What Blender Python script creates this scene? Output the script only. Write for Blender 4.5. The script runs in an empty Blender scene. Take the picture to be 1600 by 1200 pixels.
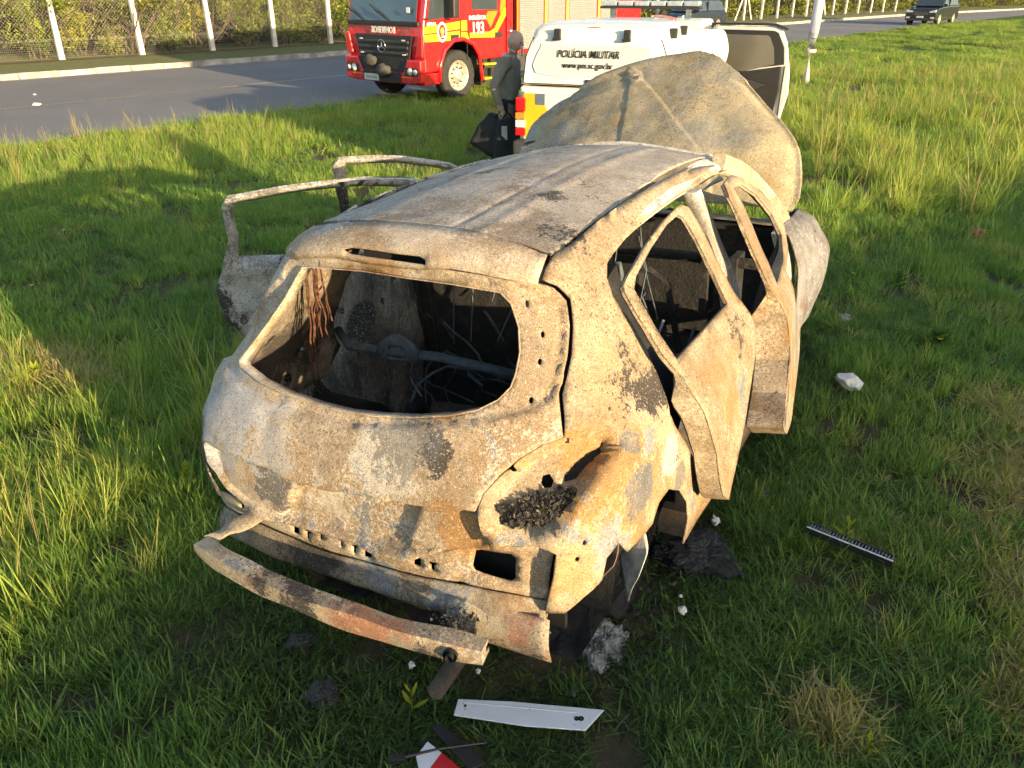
import bpy, bmesh, math, random
import numpy as np
from mathutils import Vector, Matrix, noise as mnoise
from mathutils.geometry import delaunay_2d_cdt

# ------------------------------------------------------------------ camera, sky, sun, exposure
scene = bpy.context.scene
C = scene.collection
CAM_H, CAM_PITCH = 2.18, math.radians(27.3)
cam_data = bpy.data.cameras.new('camera')
cam_data.sensor_width = 36.0
cam_data.lens = 36.0*1202.0/1600.0
cam_data.clip_start, cam_data.clip_end = .05, 2000
cam = bpy.data.objects.new('camera', cam_data); C.objects.link(cam)
cam.location = (0, 0, CAM_H); cam.rotation_euler = (math.pi/2 - CAM_PITCH, 0, 0)
scene.camera = cam

SUN_EL = math.radians(9.5)
SUN_AZ = Vector((.665, -.747, 0)).normalized()          # horizontal direction towards the sun
SUN_DIR = Vector((SUN_AZ.x*math.cos(SUN_EL), SUN_AZ.y*math.cos(SUN_EL), math.sin(SUN_EL)))
world = bpy.data.worlds.new('World'); scene.world = world; world.use_nodes = True
wn = world.node_tree
sky = wn.nodes.new('ShaderNodeTexSky'); sky.sky_type = 'NISHITA'; sky.sun_disc = False
sky.sun_elevation = SUN_EL; sky.sun_rotation = math.atan2(SUN_AZ.x, SUN_AZ.y)
sky.air_density = 1.0; sky.dust_density = 1.6; sky.ozone_density = 1.0
bg = wn.nodes['Background']; bg.inputs['Strength'].default_value = .145
wn.links.new(sky.outputs[0], bg.inputs['Color'])
sun_data = bpy.data.lights.new('sun', 'SUN'); sun_data.energy = 5.0; sun_data.angle = math.radians(.6); sun_data.color = (1.0, .76, .44)
sun = bpy.data.objects.new('sun', sun_data); C.objects.link(sun)
sun.rotation_euler = SUN_DIR.to_track_quat('Z', 'Y').to_euler()
vs = scene.view_settings
vs.view_transform = 'Standard'; vs.look = 'None'; vs.gamma = 1.0; vs.exposure = 1.52
try: vs.use_curve_mapping = False
except Exception: pass
scene.cycles.use_denoising = True; scene.cycles.use_adaptive_sampling = True; scene.cycles.adaptive_threshold = .04
scene.cycles.max_bounces = 5; scene.cycles.diffuse_bounces = 3; scene.cycles.glossy_bounces = 2; scene.cycles.transparent_max_bounces = 12
scene.cycles.sample_clamp_indirect = 6.0

rng = np.random.default_rng(7); random.seed(7)

# ------------------------------------------------------------------ helpers: objects
def tag(o, label=None, cat=None, group=None, kind=None):
    if label: o['label'] = label
    if cat: o['category'] = cat
    if group: o['group'] = group
    if kind: o['kind'] = kind
    return o
def empty(name, loc=(0,0,0), rz=0., rx=0.):
    o = bpy.data.objects.new(name, None); C.objects.link(o)
    o.location = loc; o.rotation_euler = (rx, 0, rz); o.empty_display_size = .2
    return o
def link(name, me, mat, parent=None, smooth=False, loc=None, rot=None):
    o = bpy.data.objects.new(name, me); C.objects.link(o)
    if mat is not None and not me.materials:
        for m in (mat if isinstance(mat, (list, tuple)) else [mat]): me.materials.append(m)
    if parent is not None: o.parent = parent
    if loc is not None: o.location = loc
    if rot is not None: o.rotation_euler = rot
    if smooth: me.polygons.foreach_set('use_smooth', [True]*len(me.polygons))
    return o
def mesh_of(name, verts, faces):
    me = bpy.data.meshes.new(name); me.from_pydata([tuple(map(float, v)) for v in verts], [], [tuple(f) for f in faces]); me.update(); return me

class MB:
    """collects simple solids into one mesh object"""
    def __init__(s): s.v = []; s.f = []; s.mi = []; s.cur = 0
    def add(s, v, f):
        n = len(s.v); s.v += [tuple(map(float, p)) for p in v]; s.f += [tuple(i+n for i in q) for q in f]; s.mi += [s.cur]*len(f); return s
    def box(s, a, b, bevel=0.):
        (x0,y0,z0),(x1,y1,z1) = [tuple(map(min, zip(a,b))), tuple(map(max, zip(a,b)))]
        if bevel <= 0:
            v = [(x0,y0,z0),(x1,y0,z0),(x1,y1,z0),(x0,y1,z0),(x0,y0,z1),(x1,y0,z1),(x1,y1,z1),(x0,y1,z1)]
            return s.add(v, [(0,3,2,1),(4,5,6,7),(0,1,5,4),(1,2,6,5),(2,3,7,6),(3,0,4,7)])
        bm = bmesh.new(); bmesh.ops.create_cube(bm, size=1)
        bmesh.ops.scale(bm, vec=(x1-x0,y1-y0,z1-z0), verts=bm.verts); bmesh.ops.translate(bm, vec=((x0+x1)/2,(y0+y1)/2,(z0+z1)/2), verts=bm.verts)
        bmesh.ops.bevel(bm, geom=bm.edges[:], offset=min(bevel, .45*min(x1-x0,y1-y0,z1-z0)), segments=2, affect='EDGES', profile=.6)
        bm.verts.index_update(); s.add([tuple(q.co) for q in bm.verts], [[q.index for q in fc.verts] for fc in bm.faces]); bm.free(); return s
    def tube(s, pts, r, n=8, cap=True):
        pts = [Vector(p) for p in pts]; rs = r if isinstance(r, (list, tuple)) else [r]*len(pts)
        V = []; up = Vector((0,0,1))
        for i, p in enumerate(pts):
            t = (pts[min(i+1,len(pts)-1)] - pts[max(i-1,0)])
            t = t.normalized() if t.length > 1e-9 else Vector((0,0,1))
            u = t.cross(up) 
            if u.length < 1e-3: u = t.cross(Vector((1,0,0)))
            u.normalize(); w = u.cross(t)
            for k in range(n):
                a = 2*math.pi*k/n; V.append(p + rs[i]*(math.cos(a)*u + math.sin(a)*w))
        F = [(i*n+k, i*n+(k+1)%n, (i+1)*n+(k+1)%n, (i+1)*n+k) for i in range(len(pts)-1) for k in range(n)]
        if cap: F += [tuple(range(n))[::-1], tuple((len(pts)-1)*n+k for k in range(n))]
        return s.add(V, F)
    def lathe(s, prof, c=(0,0,0), axis='Z', n=24):
        V = []
        for (r, h) in prof:
            for k in range(n):
                a = 2*math.pi*k/n; p = (r*math.cos(a), r*math.sin(a), h)
                if axis == 'Y': p = (p[0], p[2], p[1])
                if axis == 'X': p = (p[2], p[0], p[1])
                V.append((p[0]+c[0], p[1]+c[1], p[2]+c[2]))
        F = [(i*n+k, i*n+(k+1)%n, (i+1)*n+(k+1)%n, (i+1)*n+k) for i in range(len(prof)-1) for k in range(n)]
        return s.add(V, F)
    def prism(s, poly, h0, h1, axis='Y'):
        """extrude a 2-D polygon: axis Y -> poly is (x,z), X -> (y,z), Z -> (x,y)"""
        def P(p, h): return {'Y': (p[0], h, p[1]), 'X': (h, p[0], p[1]), 'Z': (p[0], p[1], h)}[axis]
        n = len(poly); v = [P(p, h0) for p in poly] + [P(p, h1) for p in poly]
        return s.add(v, [tuple(range(n)), tuple(range(2*n-1, n-1, -1))] + [(i, n+i, n+(i+1)%n, (i+1)%n) for i in range(n)])
    def quad(s, a, b, c, d): return s.add([a,b,c,d], [(0,1,2,3)])
    def build(s, name, mat, parent=None, smooth=False, fix=True, loc=None, rot=None, bevel=0.):
        me = mesh_of(name, s.v, s.f)
        if isinstance(mat, (list, tuple)):
            for m in mat: me.materials.append(m)
            me.polygons.foreach_set('material_index', s.mi)
        if fix:
            bm = bmesh.new(); bm.from_mesh(me); bmesh.ops.recalc_face_normals(bm, faces=bm.faces); bm.to_mesh(me); bm.free()
        o = link(name, me, mat, parent, smooth, loc, rot)
        if bevel > 0:
            md = o.modifiers.new('bevel', 'BEVEL'); md.width = bevel; md.segments = 2; md.limit_method = 'ANGLE'; md.angle_limit = math.radians(35)
        return o
def auto_smooth(o, ang=35):
    """smooth shading with sharp edges kept above an angle"""
    me = o.data; bm = bmesh.new(); bm.from_mesh(me)
    for f in bm.faces: f.smooth = True
    for e in bm.edges:
        if len(e.link_faces) == 2 and e.calc_face_angle(0) > math.radians(ang): e.smooth = False
    bm.to_mesh(me); bm.free(); return o
def copy_tree(o, parent=None, name=None):
    c = o.copy(); C.objects.link(c)
    if parent is not None: c.parent = parent
    for ch in list(o.children): copy_tree(ch, c)
    return c
def text_obj(name, body, size, mat, parent, mtx, extrude=.002, shear=0., offset=0., xs=1.0, align='CENTER'):
    cu = bpy.data.curves.new(name, 'FONT'); cu.body = body; cu.size = size; cu.extrude = extrude; cu.shear = shear; cu.offset = offset
    cu.align_x = align; cu.align_y = 'CENTER'; cu.resolution_u = 3
    o = bpy.data.objects.new(name, cu); C.objects.link(o)
    bpy.context.view_layer.update()
    me = bpy.data.meshes.new_from_object(o); bpy.data.objects.remove(o); bpy.data.curves.remove(cu)
    me.transform(mtx @ Matrix.Diagonal((xs,1,1,1)))
    return link(name, me, mat, parent)

# ------------------------------------------------------------------ helpers: materials
class NT:
    def __init__(s, name):
        s.m = bpy.data.materials.new(name); s.m.use_nodes = True; s.t = s.m.node_tree; s.b = s.t.nodes['Principled BSDF']; s.out = s.t.nodes['Material Output']
        s.co = None
    def n(s, kind, **kw):
        nd = s.t.nodes.new(kind)
        for k, v in kw.items(): setattr(nd, k, v)
        return nd
    def l(s, a, b): s.t.links.new(a, b)
    def coord(s, which='Object'):
        if s.co is None: s.co = s.n('ShaderNodeTexCoord')
        return s.co.outputs[which]
    def noise(s, scale, detail=4, rough=.55, which='Object', dist=0., vec=None):
        nd = s.n('ShaderNodeTexNoise'); nd.inputs['Scale'].default_value = scale; nd.inputs['Detail'].default_value = detail
        nd.inputs['Roughness'].default_value = rough; nd.inputs['Distortion'].default_value = dist
        s.l(vec if vec is not None else s.coord(which), nd.inputs['Vector']); return nd.outputs['Fac']
    def vor(s, scale, feature='F1', which='Object', vec=None, rand=1.):
        nd = s.n('ShaderNodeTexVoronoi', feature=feature); nd.inputs['Scale'].default_value = scale; nd.inputs['Randomness'].default_value = rand
        s.l(vec if vec is not None else s.coord(which), nd.inputs['Vector']); return nd.outputs['Distance']
    def ramp(s, fac, stops, interp='LINEAR'):
        nd = s.n('ShaderNodeValToRGB'); cr = nd.color_ramp; cr.interpolation = interp
        while len(cr.elements) > len(stops): cr.elements.remove(cr.elements[-1])
        while len(cr.elements) < len(stops): cr.elements.new(.5)
        for e, (p, c) in zip(cr.elements, stops):
            e.position = p; e.color = (c, c, c, 1) if isinstance(c, (int, float)) else (*c[:3], 1)
        s.l(fac, nd.inputs['Fac']); return nd.outputs['Color']
    def mix(s, fac, a, b, mode='MIX'):
        nd = s.n('ShaderNodeMix', data_type='RGBA', blend_type=mode, clamp_factor=True)
        for sock, v in ((nd.inputs[0], fac), (nd.inputs[6], a), (nd.inputs[7], b)):
            if hasattr(v, 'is_output'): s.l(v, sock)
            elif isinstance(v, (int, float)) and sock.type != 'RGBA': sock.default_value = v
            else: sock.default_value = (*v[:3], 1) if not isinstance(v, (int, float)) else (v, v, v, 1)
        return nd.outputs[2]
    def math(s, op, a, b=None, clamp=False):
        nd = s.n('ShaderNodeMath', operation=op, use_clamp=clamp)
        for sock, v in zip(nd.inputs, (a, b)):
            if v is None: continue
            if hasattr(v, 'is_output'): s.l(v, sock)
            else: sock.default_value = v
        return nd.outputs[0]
    def set(s, **kw):
        for k, v in kw.items():
            sock = s.b.inputs[k.replace('_', ' ')]
            if hasattr(v, 'is_output'): s.l(v, sock)
            elif sock.type == 'RGBA': sock.default_value = (*v[:3], 1)
            else: sock.default_value = v
        return s
    def bump(s, h, strength=.3, dist=.01):
        nd = s.n('ShaderNodeBump'); nd.inputs['Strength'].default_value = strength; nd.inputs['Distance'].default_value = dist
        s.l(h, nd.inputs['Height']); s.l(nd.outputs[0], s.b.inputs['Normal']); return s
def plain(name, col, rough=.5, metal=0., grime=.15, scale=8., coat=0., spec=.5, bump=0.):
    m = NT(name)
    nz = m.noise(scale, 5, .6)
    f = m.ramp(nz, [(.35, 0.), (.75, 1.)])
    dark = tuple(c*(1-grime*1.6) for c in col)
    m.set(Base_Color=m.mix(f, dark, col), Metallic=metal)
    m.set(Roughness=m.math('ADD', m.math('MULTIPLY', m.noise(scale*2.3, 3), .25), rough-.12, True))
    m.b.inputs['Specular IOR Level'].default_value = spec
    if coat: m.b.inputs['Coat Weight'].default_value = coat; m.b.inputs['Coat Roughness'].default_value = .08
    if bump: m.bump(m.noise(scale*6, 4), bump, .003)
    return m.m
def glass_mat(name, col=(.02,.025,.03), rough=.05):
    m = NT(name); m.set(Base_Color=col, Roughness=rough); m.b.inputs['Specular IOR Level'].default_value = .8
    m.set(Base_Color=m.mix(m.noise(1.5, 2), col, tuple(c*2.2 for c in col)))
    return m.m
M = {}

# ------------------------------------------------------------------ helpers: sheet-metal panels
def inside(poly, P):
    poly = np.asarray(poly); x, y = P[:,0], P[:,1]; r = np.zeros(len(P), bool); j = len(poly)-1
    for i in range(len(poly)):
        xi, yi = poly[i]; xj, yj = poly[j]
        r ^= ((yi > y) != (yj > y)) & (x < (xj-xi)*(y-yi)/(yj-yi+1e-15)+xi); j = i
    return r
def seg_dist(poly, P, closed=True):
    poly = np.asarray(poly, float); d = np.full(len(P), 1e9)
    for i in range(len(poly) - (0 if closed else 1)):
        a = poly[i]; b = poly[(i+1) % len(poly)]; ab = b-a
        t = np.clip(((P-a)@ab)/max(ab@ab, 1e-12), 0, 1); d = np.minimum(d, np.linalg.norm(P-(a+t[:,None]*ab), axis=1))
    return d
def smooth_poly(pts, sub=3):
    """closed Catmull-Rom through the points"""
    P = np.asarray(pts, float); n = len(P); out = []
    for i in range(n):
        p0, p1, p2, p3 = P[i-1], P[i], P[(i+1)%n], P[(i+2)%n]
        for k in range(sub):
            t = k/sub; out.append(.5*((2*p1)+(-p0+p2)*t+(2*p0-5*p1+4*p2-p3)*t*t+(-p0+3*p1-3*p2+p3)*t**3))
    return np.array(out)
def densify(poly, step):
    out = []; n = len(poly)
    for i in range(n):
        a = np.asarray(poly[i], float); b = np.asarray(poly[(i+1)%n], float); k = max(1, int(math.ceil(np.linalg.norm(b-a)/step)))
        for j in range(k): out.append(a+(b-a)*j/k)
    return np.array(out)
def circle(c, r, n=10, sx=1.): return [(c[0]+sx*r*math.cos(2*math.pi*k/n), c[1]+r*math.sin(2*math.pi*k/n)) for k in range(n)]
def dents(P, amp=.004, freq=2.2, seed=0.):
    o = np.zeros(len(P))
    for i, p in enumerate(P):
        v = Vector((p[0]*freq+seed, p[1]*freq, p[2]*freq)); o[i] = mnoise.noise(v)*amp + mnoise.noise(v*3.7)*amp*.35
    return o
def panel(name, outline, holes, mapf, mat, parent, step=.03, thick=.006, disp=None, amp=.004, seed=0., fine=None, loc=None):
    """sheet-metal panel: polygon with holes in a surface's own coordinates, triangulated and laid on that surface.
    disp(uv) pushes it inwards (metres)"""
    loops = [densify(outline, step)] + [densify(h, min(step, .02)) for h in holes]
    lo = loops[0].min(0); hi = loops[0].max(0)
    gx = np.arange(lo[0], hi[0], step); gy = np.arange(lo[1], hi[1], step*.87)
    g = np.array([(x + (step/2 if j % 2 else 0), y) for j, y in enumerate(gy) for x in gx])
    g = g + rng.normal(0, step*.05, g.shape)
    if fine is not None:
        for (fp, fs) in fine:
            fp = np.asarray(fp); l2 = fp.min(0); h2 = fp.max(0)
            g2 = np.array([(x + (fs/2 if j % 2 else 0), y) for j, y in enumerate(np.arange(l2[1], h2[1], fs*.87)) for x in np.arange(l2[0], h2[0], fs)])
            g2 = g2[inside(fp, g2)]; g = np.concatenate([g[~inside(fp, g)], g2])
    k = inside(loops[0], g)
    for h in loops[1:]: k &= ~inside(h, g)
    d = np.full(len(g), 1e9)
    for lp, s_ in zip(loops, [step]+[min(step,.02)]*len(holes)): d = np.minimum(d, seg_dist(lp, g)/s_)
    g = g[k & (d > .3)]
    V = []; E = []
    for lp in loops:
        n0 = len(V); V += [Vector(p) for p in lp]; E += [(n0+i, n0+(i+1) % len(lp)) for i in range(len(lp))]
    V += [Vector(p) for p in g]
    vo, eo, fo, *_ = delaunay_2d_cdt(V, E, [], 0, 1e-6)
    uv = np.array([tuple(v) for v in vo]); F = np.array([tuple(f) for f in fo])
    cen = uv[F].mean(1); k = inside(loops[0], cen)
    for h in loops[1:]: k &= ~inside(h, cen)
    F = F[k]
    P = mapf(uv[:,0], uv[:,1])
    e = 1e-3
    du = mapf(uv[:,0]+e, uv[:,1]) - mapf(uv[:,0]-e, uv[:,1]); dv = mapf(uv[:,0], uv[:,1]+e) - mapf(uv[:,0], uv[:,1]-e)
    N = np.cross(du, dv); N /= np.maximum(np.linalg.norm(N, axis=1), 1e-12)[:,None]
    cc = np.array([1.7, 0., .75]); out = np.sign(((P-cc)*N).sum(1)); out[out == 0] = 1; N *= out[:,None]
    off = dents(P, amp, seed=seed) if amp else 0.
    if disp is not None: off = off - disp(uv)
    P = P + N*np.reshape(off, (-1,1))
    tri = P[F]; fn = np.cross(tri[:,1]-tri[:,0], tri[:,2]-tri[:,0]); flip = (fn*N[F[:,0]]).sum(1) < 0
    F[flip] = F[flip][:, ::-1]
    me = mesh_of(name, P, F); o = link(name, me, mat, parent, smooth=True)
    md = o.modifiers.new('sheet', 'SOLIDIFY'); md.thickness = thick; md.offset = -1
    return o
def recess(poly, depth, soft, closed=True):
    poly = np.asarray(poly, float)
    def f(uv):
        d = seg_dist(poly, uv); s = np.where(inside(poly, uv), d, -d)
        t = np.clip(s/soft+.5, 0, 1); return depth*t*t*(3-2*t)
    return f
def groove(line, depth, width):
    line = np.asarray(line, float)
    return lambda uv: depth*np.exp(-(seg_dist(line, uv, False)/width)**2)
def step_across(line, depth, soft):
    """one side of an open line (left of its direction) is pushed in"""
    line = np.asarray(line, float)
    def f(uv):
        d = np.full(len(uv), 1e9); s = np.zeros(len(uv))
        for i in range(len(line)-1):
            a, b = line[i], line[i+1]; ab = b-a; t = np.clip(((uv-a)@ab)/(ab@ab), 0, 1); q = uv-(a+t[:,None]*ab); dd = np.linalg.norm(q, axis=1)
            sg = np.sign(ab[0]*(uv[:,1]-a[1])-ab[1]*(uv[:,0]-a[0])); m = dd < d; d[m] = dd[m]; s[m] = sg[m]
        return depth*np.clip(s*d/soft+.5, 0, 1)
    return f
def dsum(*fs): return lambda uv: sum(f(uv) for f in fs)
def grid_loft(name, net, mat, parent, sub=6, thick=.006, amp=.004, seed=0., closed=False):
    """smooth sheet through a net of points (rows of equal length)"""
    A = np.asarray(net, float)
    def cr(A, ax):
        A = np.moveaxis(A, ax, 0); n = len(A); out = []
        for i in range(n-1):
            p0 = A[i-1] if i > 0 else 2*A[0]-A[1]; p1 = A[i]; p2 = A[i+1]; p3 = A[i+2] if i+2 < n else 2*A[-1]-A[-2]
            for k in range(sub):
                t = k/sub; out.append(.5*((2*p1)+(-p0+p2)*t+(2*p0-5*p1+4*p2-p3)*t*t+(-p0+3*p1-3*p2+p3)*t**3))
        out.append(A[-1]); return np.moveaxis(np.array(out), 0, ax)
    B = cr(cr(A, 0), 1); r, c, _ = B.shape; P = B.reshape(-1, 3)
    if amp:
        gu = np.gradient(B, axis=0).reshape(-1,3); gv = np.gradient(B, axis=1).reshape(-1,3); N = np.cross(gu, gv); N /= np.maximum(np.linalg.norm(N,axis=1),1e-9)[:,None]
        P = P + N*dents(P, amp, seed=seed)[:,None]
    F = [(i*c+j, i*c+j+1, (i+1)*c+j+1, (i+1)*c+j) for i in range(r-1) for j in range(c-1)]
    o = link(name, mesh_of(name, P, F), mat, parent, smooth=True)
    if thick: md = o.modifiers.new('sheet', 'SOLIDIFY'); md.thickness = thick; md.offset = 0
    return o

# ================================================================== ground, road, kerb, fence, bushes
D_ = Vector((.652, .758, 0)).normalized(); N_ = Vector((-D_.y, D_.x, 0)); P0_ = Vector((-7.8, 12.0, 0))
def sn(s, n, z=0.): return P0_ + D_*s + N_*n + Vector((0,0,z))
NEAR = ([-60,-10,0,8,20,32,48,80,140,260], [0,0,0,0,.45,1.1,1.5,.8,-6,-40])
KERB = ([-60,0,15,30,47,72,100,150,260], [10.3,10.3,10.3,9.9,8.8,8.0,4.5,-4,-38])
near_n = lambda s: float(np.interp(s, *NEAR)); kerb_n = lambda s: float(cub(*KERB, s))
def cub(xs, ys, x):
    xs = np.asarray(xs, float); ys = np.asarray(ys, float); x = np.clip(np.asarray(x, float), xs[0], xs[-1])
    m = np.gradient(ys, xs); i = np.clip(np.searchsorted(xs, x)-1, 0, len(xs)-2); h = xs[i+1]-xs[i]; t = (x-xs[i])/h
    return ((1+2*t)*(1-t)**2*ys[i]+t*(1-t)**2*h*m[i]+t*t*(3-2*t)*ys[i+1]+t*t*(t-1)*h*m[i+1])
def ribbon(name, s_list, n0, n1, z, mat, kind='structure'):
    V = []; 
    for s in s_list: V += [sn(s, n0(s), z), sn(s, n1(s), z)]
    F = [(2*i, 2*i+2, 2*i+3, 2*i+1) for i in range(len(s_list)-1)]
    return tag(MB().add(V, F).build(name, mat), kind=kind)
# soil and thatch under the grass
m = NT('soil_and_thatch')
g1 = m.noise(.8, 6, .65); g2 = m.noise(30, 6, .75); g3 = m.noise(160, 4, .8)
c = m.mix(m.ramp(g1, [(.35,0.),(.65,1.)]), (.085,.082,.042), (.14,.118,.068))
c = m.mix(m.ramp(g2, [(.45,0.),(.70,1.)]), c, (.19,.15,.09)); c = m.mix(m.ramp(g3, [(.5,0.),(.7,1.)]), c, (.21,.17,.10))
dist = m.n('ShaderNodeVectorMath', operation='LENGTH'); m.l(m.coord('Object'), dist.inputs[0])
c = m.mix(m.ramp(m.math('DIVIDE', dist.outputs['Value'], 80.), [(.12,0.),(.5,1.)]), c, (.075,.105,.028))
m.set(Base_Color=c, Roughness=.95); m.b.inputs['Specular IOR Level'].default_value = .1; m.bump(m.math('ADD', g2, g3), .9, .03); M['soil'] = m.m
b = MB(); g = 40; ext = 1200.
xs = np.sign(np.linspace(-1,1,g+1))*np.abs(np.linspace(-1,1,g+1))**3*ext
b.add([(x, y+10, 0) for x in xs for y in xs], [(i*(g+1)+j, (i+1)*(g+1)+j, (i+1)*(g+1)+j+1, i*(g+1)+j+1) for i in range(g) for j in range(g)])
tag(b.build('ground', M['soil']), kind='structure')
# asphalt
m = NT('asphalt'); v = m.coord('Object')
g1 = m.noise(.25, 5, .6); g2 = m.noise(55, 5, .8); g3 = m.noise(3.0, 6, .7)
c = m.mix(m.ramp(g1, [(.35,0.),(.65,1.)]), (.130,.120,.115), (.175,.160,.150)); c = m.mix(1., c, m.ramp(g2, [(.25,.6),(.75,1.4)]), 'MULTIPLY'); c = m.mix(m.ramp(g3, [(.55,0.),(.75,.5)]), c, (.16,.15,.14))
m.set(Base_Color=c, Roughness=.82); m.bump(g2, .6, .006); M['asphalt'] = m.m
M['concrete'] = plain('kerb_concrete', (.48,.45,.39), .9, 0, .42, 2.2, bump=.5)
M['concrete_stain'] = plain('weathered_concrete', (.40,.375,.33), .92, 0, .4, 2., bump=.5)
SL = list(np.linspace(-60, 0, 7)) + list(np.linspace(4, 100, 34)) + list(np.linspace(110, 240, 14))
ribbon('road', SL, near_n, lambda s: kerb_n(s)+.02, .004, M['asphalt'])
ribbon('gutter', SL, lambda s: kerb_n(s)-.28, lambda s: kerb_n(s)+.01, .008, M['concrete_stain'])
# worn edge where the grass meets the tarmac
M['edge'] = plain('road_edge_dust', (.20,.17,.12), .95, 0, .4, 6.)
ribbon('road_edge', [s for s in SL if s < 90], lambda s: near_n(s)-.05, lambda s: near_n(s)+.10, .008, M['edge'])
m = NT('worn_road_paint'); m.set(Base_Color=m.mix(m.ramp(m.noise(18, 6, .8), [(.42,0.),(.58,1.)]), (.10,.09,.08), (.42,.34,.15)), Roughness=.8); M['paint_y'] = m.m
m = NT('worn_white_paint'); m.set(Base_Color=m.mix(m.ramp(m.noise(14, 6, .8), [(.40,0.),(.60,1.)]), (.12,.12,.12), (.50,.49,.46)), Roughness=.8); M['paint_w'] = m.m
ctr = lambda s: near_n(s) + (kerb_n(s)-near_n(s))*.445
ribbon('centre_line', [s for s in SL if s <= 9] , lambda s: ctr(s)-.05, lambda s: ctr(s)+.05, .0085, M['paint_y'])
ribbon('lane_line', [float(s) for s in np.linspace(6.5, 16, 8)], lambda s: ctr(s)+.02, lambda s: ctr(s)+.13, .009, M['paint_w'])
for s0 in (20, 26, 32, 38, 46): ribbon('lane_line', [s0, s0+3.], lambda s: ctr(s)-.06, lambda s: ctr(s)+.06, .009, M['paint_w'])
# kerb: single stones as far as they can be told apart
kerb = tag(empty('kerb', tuple(sn(0, 10))), 'pale concrete kerb along the far side of the road', kind='structure')
kinv = Matrix.Translation(-sn(0, 10))
def kstone(s0, s1, j):
    a, bb, c_, d = sn(s0, kerb_n(s0)), sn(s1, kerb_n(s1)), sn(s1, kerb_n(s1)+.15), sn(s0, kerb_n(s0)+.15)
    off = -sn(0, 10); h = .155 + .008*math.sin(j*2.3)
    lo = [a, bb, c_, d]; hi = [p + N_*.02 if i < 2 else p for i, p in enumerate(lo)]
    V = [p+off for p in lo] + [p+off+Vector((0,0,h)) for p in hi]
    return MB().add(V, [(0,3,2,1),(4,5,6,7),(0,1,5,4),(1,2,6,5),(2,3,7,6),(3,0,4,7)])
s = -8.; j = 0
while s < 64:
    ln = 1.0 if s < 20 else 2.0
    kstone(s+.006, s+ln-.006, j).build('kerb_stone', M['concrete'] if (j*7) % 5 else M['concrete_stain'], kerb, bevel=.008); s += ln; j += 1
far_k = MB()
while s < 230: q = kstone(s, s+5, 0); far_k.add(q.v, q.f); s += 5
s = -60.
while s < -8: q = kstone(s, s+4, 0); far_k.add(q.v, q.f); s += 4
tag(far_k.build('kerb_run', M['concrete'], kerb), kind='stuff')
# verge behind the kerb, rising gently to the fence
m = NT('verge_turf'); g2 = m.noise(9, 7, .8); g3 = m.noise(60, 5, .8)
c = m.mix(m.ramp(g2, [(.4,0.),(.65,1.)]), (.075,.105,.026), (.17,.17,.05)); c = m.mix(m.ramp(g3, [(.5,0.),(.7,1.)]), c, (.24,.20,.09)); m.set(Base_Color=c, Roughness=.95); m.bump(g3, 1., .04); M['verge'] = m.m
ribbon('verge', SL, lambda s: kerb_n(s)+.14, lambda s: kerb_n(s)+3.65, .15, M['verge'])
ribbon('dirt_strip', SL, lambda s: kerb_n(s)+3.2, lambda s: kerb_n(s)+3.8, .162, plain('bare_dirt', (.17,.11,.06), .95, 0, .4, 4.))
ribbon('bank', SL, lambda s: kerb_n(s)+3.6, lambda s: kerb_n(s)+30., .156, M['verge'])

# --- chain-link fence on white concrete posts
FN = lambda s: kerb_n(s) + 3.55
M['post'] = plain('whitewashed_concrete', (.62,.60,.56), .85, 0, .22, 5., bump=.4)
M['wire'] = plain('galvanised_wire', (.55,.54,.50), .5, .4, .2, 5.)
fence = tag(empty('chain_link_fence', tuple(sn(6, FN(6), .155))), 'tall chain-link fence on white concrete posts along the bushes across the road', 'fence')
f_off = -sn(6, FN(6), .155)
bays = [6.53 + 2.58*(k-5) for k in range(0, 34)]
b = MB(); h = 2.9; b.add([(-.085,-.07,-.1),(.085,-.07,-.1),(.085,.07,-.1),(-.085,.07,-.1),(-.065,-.055,h),(.065,-.055,h),(.065,.055,h),(-.065,.055,h),(-.045,.25,h+.45),(.045,.25,h+.45),(.045,.35,h+.42),(-.045,.35,h+.42)],
      [(0,3,2,1),(0,1,5,4),(1,2,6,5),(2,3,7,6),(3,0,4,7),(4,5,9,8),(5,6,10,9),(6,7,11,10),(7,4,8,11),(8,9,10,11)])
post0 = b.build('post', M['post'], fence, bevel=.012)
ang = math.atan2(D_.y, D_.x)
for k, s in enumerate(bays):
    o = post0 if k == 0 else post0.copy()
    if k: C.objects.link(o)
    o.location = sn(s, FN(s), .155) + f_off; o.rotation_euler = (.015*math.sin(k*3.1), .02*math.sin(k*1.7), ang + .05*math.sin(k*2.2))
# angled braces near the bend
for s in (bays[16], bays[17], bays[22], bays[27]):
    p = sn(s, FN(s), .155) + f_off
    for sg in (-1, 1): MB().tube([p + D_*sg*1.25, p + Vector((0,0,2.0))], .055, 4).build('brace', M['post'], fence)
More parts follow.
